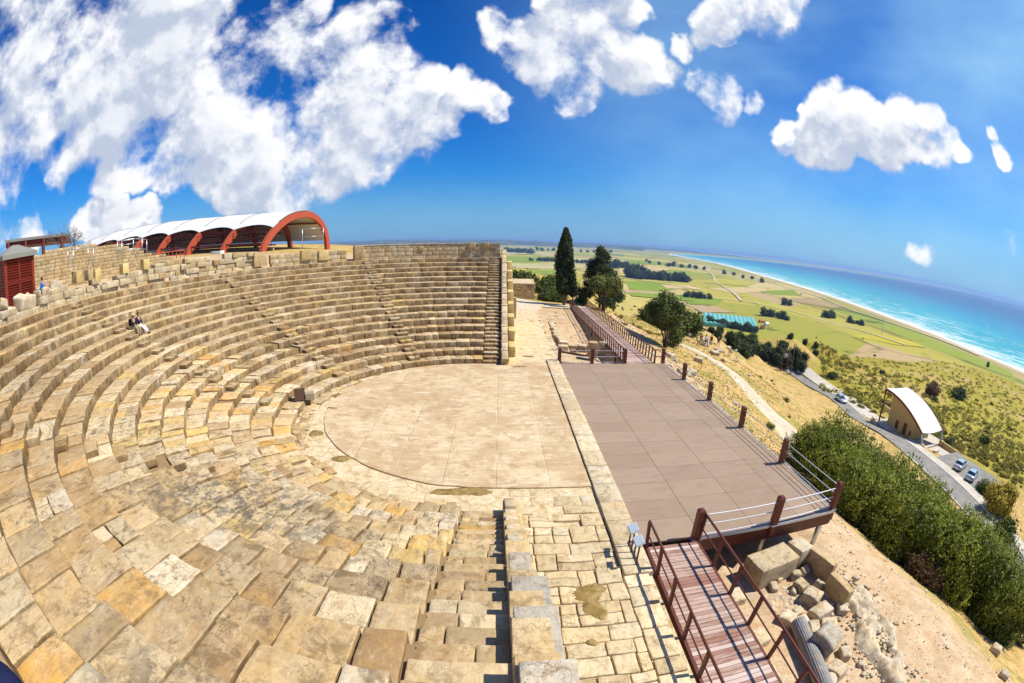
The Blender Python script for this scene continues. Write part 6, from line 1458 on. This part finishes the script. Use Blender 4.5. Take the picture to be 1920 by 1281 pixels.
# --- the big shrubs beside the stage
def big_shrub(k):
    mb = MB(); bl = lumps(15, 2.7, 2.7, 2.0, 2.6, .42)+[(0, 0, 2.2, 2.2, 2.2, 1.8), (0, 0, 1.0, 2.3, 2.3, 1.2)]
    for _ in range(9): a = RNG.uniform(0, 6.28); bl.append((1.9*math.cos(a), 1.9*math.sin(a), .9, .9, .9, .9))
    tufts(mb, 2300, 9, bl, .105, .13, 2.0, .5, .86, .05)
    tops = np.array([b_[:3] for b_ in bl])+[0, 0, 0]
    for _ in range(320):                                   # upright shoots
        b_ = bl[RNG.integers(len(bl))]; d = RNG.normal(size=3); d[2] = abs(d[2])+.6; d /= np.linalg.norm(d); s = np.array(b_[:3])+d*np.array(b_[3:])*1.0; n_ = 9
        C = s+np.linspace(0, .42, n_)[:, None]*np.array([d[0]*.5, d[1]*.5, .9])+RNG.normal(0, .03, (n_, 3)); leaves(mb, C, np.tile(d, (n_, 1)), .10, 1.9, .1, np.full(n_, np.clip(RNG.normal(.78, .12), 0, 1)))
    root = thing('large_shrub', 'x', 'shrub'); mb.build('foliage', M['leaf_hedge'], root)
    mt = MB(); limbs(mt, (0, 0, -.4), [(RNG.normal(0, 1.2), RNG.normal(0, 1.2), RNG.uniform(1.6, 3.2)) for _ in range(9)], .10); mt.build('branches', M['bark'], root, smooth=True)
    return root
S0, S1, S2 = big_shrub(0), big_shrub(1), big_shrub(2)
HS = [(1548, 872, 1.05, 'westernmost'), (1600, 880, 1.0, ''), (1650, 905, 1.05, ''), (1605, 950, 1.0, ''), (1660, 985, 1.1, ''), (1715, 960, 1.0, ''), (1690, 1040, 1.1, ''), (1745, 1050, 1.1, ''), (1800, 1010, .95, ''), (1765, 1120, 1.1, ''), (1820, 1110, 1.1, ''), (1870, 1090, .95, ''), (1825, 1165, 1.0, ''), (1878, 1150, 1.0, '')]
HP = [(31.8, 1.0, 1.15), (32.8, -4.8, 1.15), (23.9, 2.0, .92), (26.6, 3.4, 1.0), (28.6, 3.4, 1.2), (23.4, -1.4, .95), (26.8, -1.2, 1.1), (30.4, -1.6, 1.2), (22.9, -4.8, 1.0), (26.2, -5.8, 1.12), (30.0, -6.6, 1.2), (23.2, -9.2, 1.0), (26.4, -10.4, 1.12), (29.8, -11.6, 1.0), (23.8, -13.6, 1.0), (27.2, -15.0, 1.12), (30.6, -15.4, .95), (26.0, -18.2, .95), (29.6, -19.0, 1.0)]
HL = ['big shrub on the road side of the hedge nearest the canopied building', 'big shrub on the road side of the hedge opposite the parked cars', 'leftmost big shrub beside the lone walker by the stage', 'big shrub at the back of the hedge nearest the canopied building', 'big shrub of the hedge in line with the canopied building', 'big shrub behind the last stage post before the corner', 'big shrub of the hedge facing the middle road bend', 'big shrub of the hedge edge nearest the parked cars',
 'big shrub right behind the near stage corner post', 'tall big shrub in the middle of the hedge', 'big shrub on the road side opposite the golden bush', 'big shrub on the gravel side below the stage corner', 'tall big shrub in the lower half of the hedge', 'big shrub on the road side of the lower hedge', 'big shrub on the gravel side with reddish twigs beneath', 'tall big shrub near the lower right end of the hedge', 'big shrub overhanging the road at the lower right', 'lowest big shrub of the hedge on the gravel', 'big shrub at the lower right corner of the hedge touching the road edge']
for i, ((x, y, s), lab) in enumerate(zip(HP, HL)):
    src = (S0, S1, S2)[i % 3]; z = terr1(x, y)-.1
    if i < 3: src.location = (x, y, z); src.scale = (s,)*3; src.rotation_euler = (0, 0, i*1.1); src['label'] = lab; src['group'] = 'big evergreen shrubs of the hedge'
    else: dup(src, (x, y, z), RNG.uniform(0, 6.28), lab, (s, s, s*(RNG.uniform(.88, 1.02) if x < 28 else 1.08)))
# reddish dead twigs under the hedge
mb = MB(); C = np.stack([RNG.uniform(-1.4, 1.4, 1800), RNG.uniform(-.8, .8, 1800), RNG.uniform(0, 1.3, 1800)], -1); leaves(mb, C, np.tile([-.6, -.4, .3], (1800, 1)), .10, 2.5, 0); o = mb.build('dry_shrub', M['leaf_red']); o.location = (21.3, -13.2, terr1(21.3, -13.2)-.1); o.rotation_euler = (0, 0, 1.4)
tag(o, 'patch of reddish dry twigs at the gravel edge of the big hedge', 'shrub')

# --- cypress
def tree_thing(name, label, loc, crown_mb, crown_mat, trunk_mb, cat='tree', group=None):
    o = thing(name, label, cat, loc, 0, group); crown_mb.build('crown', crown_mat, o); trunk_mb.build('trunk', M['bark'], o, smooth=True); return o
def cypress(label, loc, H, W_, n=5200, bare=1.6, size=.17):
    mb = MB(); n2 = int(n*1.0); u = RNG.uniform(0, 1, n2)**.8; a = RNG.uniform(0, 6.283, n2); prof_ = W_*np.interp(u, [0, .08, .3, .6, .85, 1], [.45, .85, 1.0, .85, .5, .10])
    prof_ = prof_*(1+.16*np.sin(a*3+u*9)+.10*np.sin(a*7-u*23)); r = prof_*RNG.uniform(.72, 1.0, n2); C = np.stack([r*np.cos(a), r*np.sin(a), bare+u*(H-bare)], -1)
    d = np.stack([np.cos(a), np.sin(a), .6+0*a], -1); tb = np.clip(.45+.3*wob(C*[1, 1, .5], 2.2)+RNG.normal(0, .15, n2), 0, 1); CC = np.repeat(C, 3, 0)+RNG.normal(0, .07, (n2*3, 3)); leaves(mb, CC, np.repeat(d, 3, 0), size, 1.8, -.2, np.repeat(tb, 3))
    mt = MB(); trunk(mt, [(0, 0, -.5), (.03, 0, bare), (0, 0, H*.6), (0, 0, H*.9)], .2*W_, .04); return tree_thing('cypress_tree', label, loc, mb, M['leaf_cyp'], mt)
d_c = 71.5; v = ray(1058, 570); base = CAMP+v*(d_c/math.cos(math.asin(abs(v[2])))); zb_c = terr1(base[0], base[1])
base = gp(1057, 574); print('cypress base', base, 'pine', gp(1130, 583), 'oak', gp(1243, 650))
def tall_from(px, py_top, base):                            # height so that the top reaches a bearing
    d = ray(px, py_top); t_ = math.hypot(base[0]-CAMP[0], base[1]-CAMP[1])/math.hypot(d[0], d[1]); return CAMP[2]+t_*d[2]-base[2]
cypress('tall dark columnar cypress at the far end of the long footbridge', tuple(base), tall_from(1058, 428, base), tall_from(1058, 428, base)*.125)
bb = gp(1073, 577); cypress('slim young cypress standing right beside the tall cypress', tuple(bb), tall_from(1071, 518, bb), .55, 1400, 1.5, .14)
# --- pine like conifer with the small olive in front
pb_ = onz(1128, 583, -3.2); pb_[1] += 2.0; pb_[2] = terr1(pb_[0], pb_[1]); H = tall_from(1118, 458, pb_); mb = MB(); bl = []
for k in range(46):
    u = (k+.5)/46; w_ = H*.33*(1-u)**.8+.2; a = RNG.uniform(0, 6.28); bl.append((w_*.75*math.cos(a), w_*.75*math.sin(a), H*(.22+.74*u), .15*H*(1-u*.72), .15*H*(1-u*.72), .06*H))
tufts(mb, 4200, 6, bl, .20, .16, 1.8, .3, .7); mt = MB(); trunk(mt, [(0, 0, -.5), (.1, 0, H*.3), (0, 0, H*.6), (0, 0, H*.95)], .28, .04); limbs(mt, (0, 0, H*.2), [b_[:3] for b_ in bl[:12]], .10)
tree_thing('pine_tree', 'dark broad conifer with a pointed top behind the small olive tree', tuple(pb_-[0, 0, .2]), mb, M['leaf_pine'], mt)
def multi(label, loc, H, W_, leafm, n_t, size, nstem, cat='tree', name='olive_tree', low=.38, per=8, seedx=0, nl=14):
    mb = MB(); bl = lumps(nl, W_, W_, H*.30, H*.68, .42)
    tufts(mb, n_t, per, bl, size, size*1.1, 1.7, .4, .72); mt = MB()
    for k in range(nstem):
        a = k*6.28/nstem+RNG.uniform(-.3, .3); base_ = (0.1*math.cos(a), .1*math.sin(a), -.4); b1 = np.array([W_*.25*math.cos(a), W_*.25*math.sin(a), H*low]); trunk(mt, [base_, b1*[.5, .5, .6], b1], .05*H*.35, .035*H*.35); limbs(mt, b1, [bl[(k*4+j) % nl][:3] for j in range(4)], .025*H*.4)
    return tree_thing(name, label, loc, mb, leafm, mt, cat)
pb2 = gp(1131, 584); multi('lighter green multi stemmed olive tree in front of the dark conifer', tuple(pb2), tall_from(1125, 512, pb2), 2.2, M['leaf_olive'], 900, .19, 4)
pb3 = gp(1150, 584); multi('thin small olive tree right of the multi stemmed one', tuple(pb3), tall_from(1150, 522, pb3), 1.25, M['leaf_olive'], 380, .17, 2)
ob = gp(1247, 652); Ho = tall_from(1245, 545, ob); multi('round crowned carob tree standing behind the far corner post of the stage', tuple(ob), Ho, Ho*.40, M['leaf_oak'], 1700, .17, 4, name='carob_tree', low=.32, nl=18)
ob2 = gp(1268, 650); multi('low dark bush filling the foot of the carob tree', tuple(ob2-[0, 0, .7]), 3.0, 1.3, M['leaf_green'], 500, .15, 3, 'bush', 'bush', .2)
# bare tree on the skyline
bt_ = CAMP+ray(128, 463)*52; bt_[2] = terr1(bt_[0], bt_[1]); H = tall_from(128, 418, bt_); o = thing('bare_tree', 'leafless grey tree on the skyline between the kiosk and the white roof', 'tree', tuple(bt_)); mt = MB(); trunk(mt, [(0, 0, -.4), (.05, 0, H*.25), (0, 0, H*.4)], .22, .14); mt.build('trunk', M['twig'], o, smooth=True)
mt = MB()
def twig(p, d, L, r, k):
    q = p+d*L; mt.tube([p, (p+q)/2+RNG.normal(0, .05*L, 3), q], [r, r*.8, r*.6], 4, caps=False)
    if k > 0:
        for _ in range(3 if k > 1 else 4):
            e = d+RNG.normal(0, .55, 3); e[2] = max(e[2], -.05); e /= np.linalg.norm(e); twig(q, e, L*RNG.uniform(.6, .85), r*.58, k-1)
for k in range(6): a = k*1.05; d = np.array([.75*math.cos(a), .75*math.sin(a), .8]); d /= np.linalg.norm(d); twig(np.array([0, 0, H*.38]), d, H*.22, .09, 4)
mt.build('crown', M['twig'], o)

# --- bushes ------------------------------------------------------------------
def bush_proto(name, mat, n_t, size, R_=1.0, hz=.8, nl=9, per=6, stem=True):
    mb = MB(); bl = lumps(nl, R_, R_, hz*.7, hz*.75, .5)+[(0, 0, hz*.5, R_*.7, R_*.7, hz*.5)]; tufts(mb, n_t, per, bl, size, size*.9, 1.6, .6, .8, -.05)
    o = thing(name, 'x', 'bush'); mb.build('foliage', mat, o)
    if stem: mt = MB(); limbs(mt, (0, 0, -.3), [b_[:3] for b_ in bl[:6]], .05*R_); mt.build('stems', M['bark'], o, smooth=True)
    return o
used = set()
def put(proto, loc, s, label, rz=None, group=None, cat=None, sz=None):
    rz = RNG.uniform(0, 6.28) if rz is None else rz; sc = (s, s, s*(sz or 1))
    if proto.name not in used: used.add(proto.name); o = proto; o.location = loc; o.scale = sc; o.rotation_euler = (0, 0, rz); o['label'] = label
    else: o = dup(proto, loc, rz, label, sc)
    if group: o['group'] = group
    elif 'group' in o: del o['group']
    if cat: o['category'] = cat
    return o
PB = [bush_proto('bush', M['leaf_green'], 420, .16) for _ in range(2)]
PD = [bush_proto('pine_shrub', M['leaf_pine'], 420, .17, 1.0, 1.2) for _ in range(2)]
PS = [bush_proto('scrub_bush', M['leaf_scrub'], 70, .22, 1.0, .62, 6, 5, False) for _ in range(4)]
PG = bush_proto('golden_bush', M['leaf_gold'], 1500, .10, 1.0, 1.0, 14, 7)
PR = bush_proto('reddish_bush', M['leaf_red'], 800, .11, 1.0, .9, 10, 6)
g_ = gp(1868, 960); put(PG, tuple(g_-[0, 0, .2]), 2.9, 'golden yellow round bush at the edge of the parking lot', 0)
g_ = gp(1748, 742); put(PR, tuple(g_), 3.2, 'reddish brown half bare bush on the slope behind the white roof', 1)
for px, py, s, lab, hz in [(1796, 748, 3.4, 'big dark bush on the scrub slope right of the reddish bush', 1), (1852, 688, 2.6, 'dark upright tree on the crest against the sea', 2.2), (1845, 925, 1.6, 'green bush beside the road below the golden bush', 1), (1880, 1010, 2.2, 'green bush between the road and the gravel track at the right edge', 1), (1560, 708, 1.6, 'small dark bush with white rocks beside the road', 1), (1640, 668, 1.7, 'small dark bush on the tan patch', 1), (1618, 636, 1.4, 'pale round bush in the tan field', 1),
        (1752, 752, 1.2, 'low bush beneath the reddish bush', 1), (1845, 835, 1.5, 'dark upright bush on the slope above the parked cars', 1.4), (1240, 600, 2.2, 'dark bush on the bank left of the carob tree', .8), (1215, 590, 2.0, 'wide low bush on the bank behind the footbridge', .7), (1190, 575, 2.0, 'green bush right of the thin olive tree', .8)]:
    g_ = gp(px, py); o = put(PB[int(px) % 2], tuple(g_-[0, 0, .15]), s, lab, sz=hz)
# dark pine shrubs in a band below the walkers
for k in range(46):
    u = RNG.uniform(); px, py = 1378+(1500-1378)*u+RNG.normal(0, 6), 655+28*u+RNG.normal(0, 8)
    if k > 30: px, py = 1330+RNG.uniform(0, 60), 612+RNG.uniform(0, 26)
    if k > 38: px, py = 1480+RNG.uniform(0, 70), 640+RNG.uniform(-8, 26)
    g_ = gp(px, py); put(PD[k % 2], tuple(g_-[0, 0, .3]), (RNG.uniform(1.4, 2.1) if k <= 30 else RNG.uniform(.8, 1.3)), 'dark green pine shrub in the dense band between the walkers and the road', group='dark pine shrubs above the road')
for k in range(20):
    px = RNG.uniform(1225, 1296); py = 575+(px-1235)*.35+RNG.normal(0, 8); g_ = gp(px, py+20); put(PB[k % 2], tuple(g_-[0, 0, .3]), RNG.uniform(1.4, 2.6), 'olive green bush on the steep bank around the carob tree', group='bushes on the bank by the carob tree')
for k in range(26):
    px = RNG.uniform(955, 1060); py = 528+RNG.uniform(0, 34)+(px-955)*.08; g_ = gp(px, py)
    if g_[1] < 56: continue
    put(PB[k % 2], tuple(g_-[0, 0, .3]), RNG.uniform(1.5, 3.2), 'green bush below the edge of the hill beyond the stone building', group='bushes beyond the stone building')
for k in range(12):
    px = RNG.uniform(1085, 1200); g_ = gp(px, 560+(px-1085)*.13+RNG.uniform(0, 12)); put(PB[k % 2], tuple(g_-[0, 0, .3]), RNG.uniform(1.0, 1.9), 'low green bush along the hill edge under the conifer', group='low bushes under the conifer')
for k in range(60):
    x, y = RNG.uniform(24, 60), RNG.uniform(0, 62)
    if k % 2: x, y = RNG.uniform(16, 30), RNG.uniform(30, 56)
    put(PS[k % 4], (x, y, terr1(x, y)-.1), RNG.uniform(.25, .6), 'small dry tuft like bush on the golden slope below the stage', group='small bushes on the golden slope')
for k in range(18):
    g_ = gp(RNG.uniform(1600, 1915), RNG.uniform(690, 860), 400)
    if g_[0] > 82: put(PB[k % 2], tuple(g_-[0, 0, .15]), RNG.uniform(.7, 1.5), 'round green bush standing out among the scrub on the seaward slope', group='green bushes among the scrub')
# scrub on the seaward slope: individual bushes nearest, the rest as one mass
SP = []
tries = 0
while len(SP) < 1500 and tries < 14000:
    tries += 1; px = RNG.uniform(1540, 1920); py = RNG.uniform(640, 1000)
    v_ = ray(px, py); g_ = gp(px, py, 500)
    if not (76 < g_[0] < 330 and terr1(g_[0], g_[1]) > SEA+10): continue
    if 60 < g_[0] < 80 and -5 < g_[1] < 40: continue
    SP.append(g_)
SP.sort(key=lambda g_: np.linalg.norm(g_-CAMP))
for k, g_ in enumerate(SP[:235]): put(PS[k % 4], tuple(g_-[0, 0, .1]), RNG.uniform(.4, 1.0), 'rounded olive brown scrub bush on the slope above the sea', group='scrub bushes on the seaward slope')
mb = MB()
for g_ in SP[235:]:
    s = RNG.uniform(.45, 1.05); n_ = 26; d = RNG.normal(size=(n_, 3)); d[:, 2] = abs(d[:, 2]); d /= np.linalg.norm(d, axis=1)[:, None]; leaves(mb, g_+d*s*[1, 1, .7], d, s*.55, 1.3, .3)
tag(mb.build('scrub', M['leaf_scrub']), 'mass of low olive scrub covering the far part of the seaward slope', 'scrub', kind='stuff')
# dry grass tufts on the near bank
mb = MB(); n_ = 9000; x = RNG.uniform(13.6, 40, n_); y = RNG.uniform(-6, 46, n_); k = (x-13.6) > 0; wv_ = wob(np.stack([x, y, 0*x], -1), .35); k &= wv_ > -.45; k &= ~((x < 21) & (y < -2)); x, y = x[k], y[k]; z = terr(x, y); C = np.stack([x, y, z+.06], -1)
leaves(mb, C, np.tile([0, 0, .2], (len(C), 1)), .12, 2.4, .2); mgs = leaf_mat('dry_grass', (.20, .17, .04), (.42, .30, .10), (.62, .46, .20)); tag(mb.build('dry_grass', mgs), 'thin dry golden grass over the bank right of the stage', 'grass', kind='stuff')
mb = MB()                                                  # half buried stones on the dry slope
for k in range(900):
    x = RNG.uniform(15, 62); y = RNG.uniform(-4, 60); s = RNG.uniform(.06, .28)*(1.6 if k % 9 == 0 else 1)
    if wob(np.array([x, y, 0.]), .25) < -.1: continue
    mb.box((x, y, 0), (round(s, 2), round(s*1.4, 2), round(s*.7, 2)), rot=RNG.uniform(0, 3), bev=s*.15, noise=.03, nf=8, tint=tint3(.2))
XY = np.array([v_[:, :2].mean(0) for v_ in mb.v]); Z_ = terr(XY[:, 0], XY[:, 1])
for v_, z in zip(mb.v, Z_): v_[:, 2] += z
tag(mb.build('stones', M['boulder']), 'pale half buried stones scattered over the dry slope below the stage', 'stones', kind='stuff')
mb = MB()
for k in range(1900):
    x = RNG.uniform(13.4, 21.5); y = RNG.uniform(-27, 14); s = RNG.uniform(.015, .06)*(1 if k % 12 else 2.2); mb.box((x, y, 0), (round(s, 2), round(s*1.3, 2), round(s*.7, 2)), rot=RNG.uniform(0, 3), tint=tint3(.2))
V = mb.v; XY = np.array([v_[:, :2].mean(0) for v_ in V]); Z_ = terr(XY[:, 0], XY[:, 1])
for v_, z in zip(V, Z_): v_[:, 2] += z+.02
tag(mb.build('gravel', M['boulder']), 'loose gravel on the bare bank between the stage and the big hedge', 'gravel', kind='stuff')

# --- trees on the plain -------------------------------------------------------
def far_proto():
    mb = MB(); bl = lumps(7, 1, 1, .8, .9, .5); tufts(mb, 130, 4, bl, .34, .2, 1.3, .5, .8); o = thing('distant_tree', 'x', 'tree'); mb.build('crown', M['leaf_far'], o); mt = MB(); mt.tube([(0, 0, -.3), (0, 0, .8)], .09, 5); mt.build('trunk', M['bark'], o); return o
PF = [far_proto(), far_proto()]
def rowof(px0, py0, px1, py1, n, s, lab, grp, jit=1.2, z=SEA):
    for k in range(n):
        u = (k+.5)/n; q = onz(px0+(px1-px0)*u+RNG.normal(0, jit), py0+(py1-py0)*u+RNG.normal(0, jit*.35), z); put(PF[k % 2], (q[0], q[1], SEA-.3), s*RNG.uniform(.7, 1.3), lab, group=grp)
rowof(1183, 521, 1290, 529, 34, 10, 'dark tree of the long copse in the middle of the plain', 'trees of the long copse', 2.0)
rowof(1180, 519, 1200, 520, 6, 16, 'taller dark tree at the left end of the long copse', 'tall trees of the long copse')
rowof(990, 489, 1100, 494, 16, 8, 'dark tree in the hedgerow behind the cypress', 'hedgerow trees behind the cypress')
rowof(948, 472, 1000, 476, 20, 14, 'tree of the dark wood just right of the theatre corner', 'trees of the wood by the theatre corner')
rowof(1326, 607, 1420, 624, 16, 4.2, 'tree in the row screening the front of the greenhouse', 'trees in front of the greenhouse', 1.5)
rowof(1430, 592, 1475, 602, 6, 6, 'tree beside the orange roofed farmhouse', 'trees by the farmhouse', 2)
rowof(1280, 556, 1335, 562, 7, 5, 'tree along the dark field edge above the greenhouse', 'field edge trees above the greenhouse', 2)
rowof(1463, 571, 1483, 574, 3, 6, 'tree in the small clump at the tip of the brown field', 'clump at the tip of the brown field', 1.5)
rowof(1545, 596, 1562, 598, 3, 6, 'tree in the clump in the green strip near the beach', 'clump near the beach', 1.5)
rowof(1590, 606, 1620, 612, 5, 5, 'tree in the bushy row in the yellow field', 'bushy row in the yellow field', 1.5)
rowof(1100, 500, 1180, 503, 10, 14, 'tree along the pale field left of the copse', 'trees along the pale field', 1.5)
rowof(1200, 491, 1330, 508, 9, 11, 'tree scattered on the far fields near the bay', 'scattered trees near the bay', 4)
rowof(1350, 512, 1440, 530, 5, 8, 'tree on the fields behind the beach', 'trees behind the beach', 3)
rowof(1000, 470, 1150, 474, 14, 13, 'tree of the far tree line on the plain', 'far tree line', 2)
for p in PS+PB+PD+PF: pass

# ---------------------------------------------------------------- air
hb = MB(); hb.box((0, 0, (40-90)/2.0), (54000, 54000, 130)); hz_m = bpy.data.materials.new('air_haze'); hz_m.use_nodes = True; t = NT(hz_m.node_tree); t.n.clear()
pv = t.node('ShaderNodeVolumePrincipled'); pv.inputs['Color'].default_value = (.36, .60, 1.0, 1); pv.inputs['Density'].default_value = 1.0e-4; pv.inputs['Anisotropy'].default_value = .2
ou = t.node('ShaderNodeOutputMaterial'); t.l.new(pv.outputs[0], ou.inputs['Volume'])
hzo = hb.build('haze', hz_m); hzo['kind'] = 'stuff'; hzo['label'] = 'thin blue sea haze over the far plain and the horizon'; hzo['category'] = 'haze'
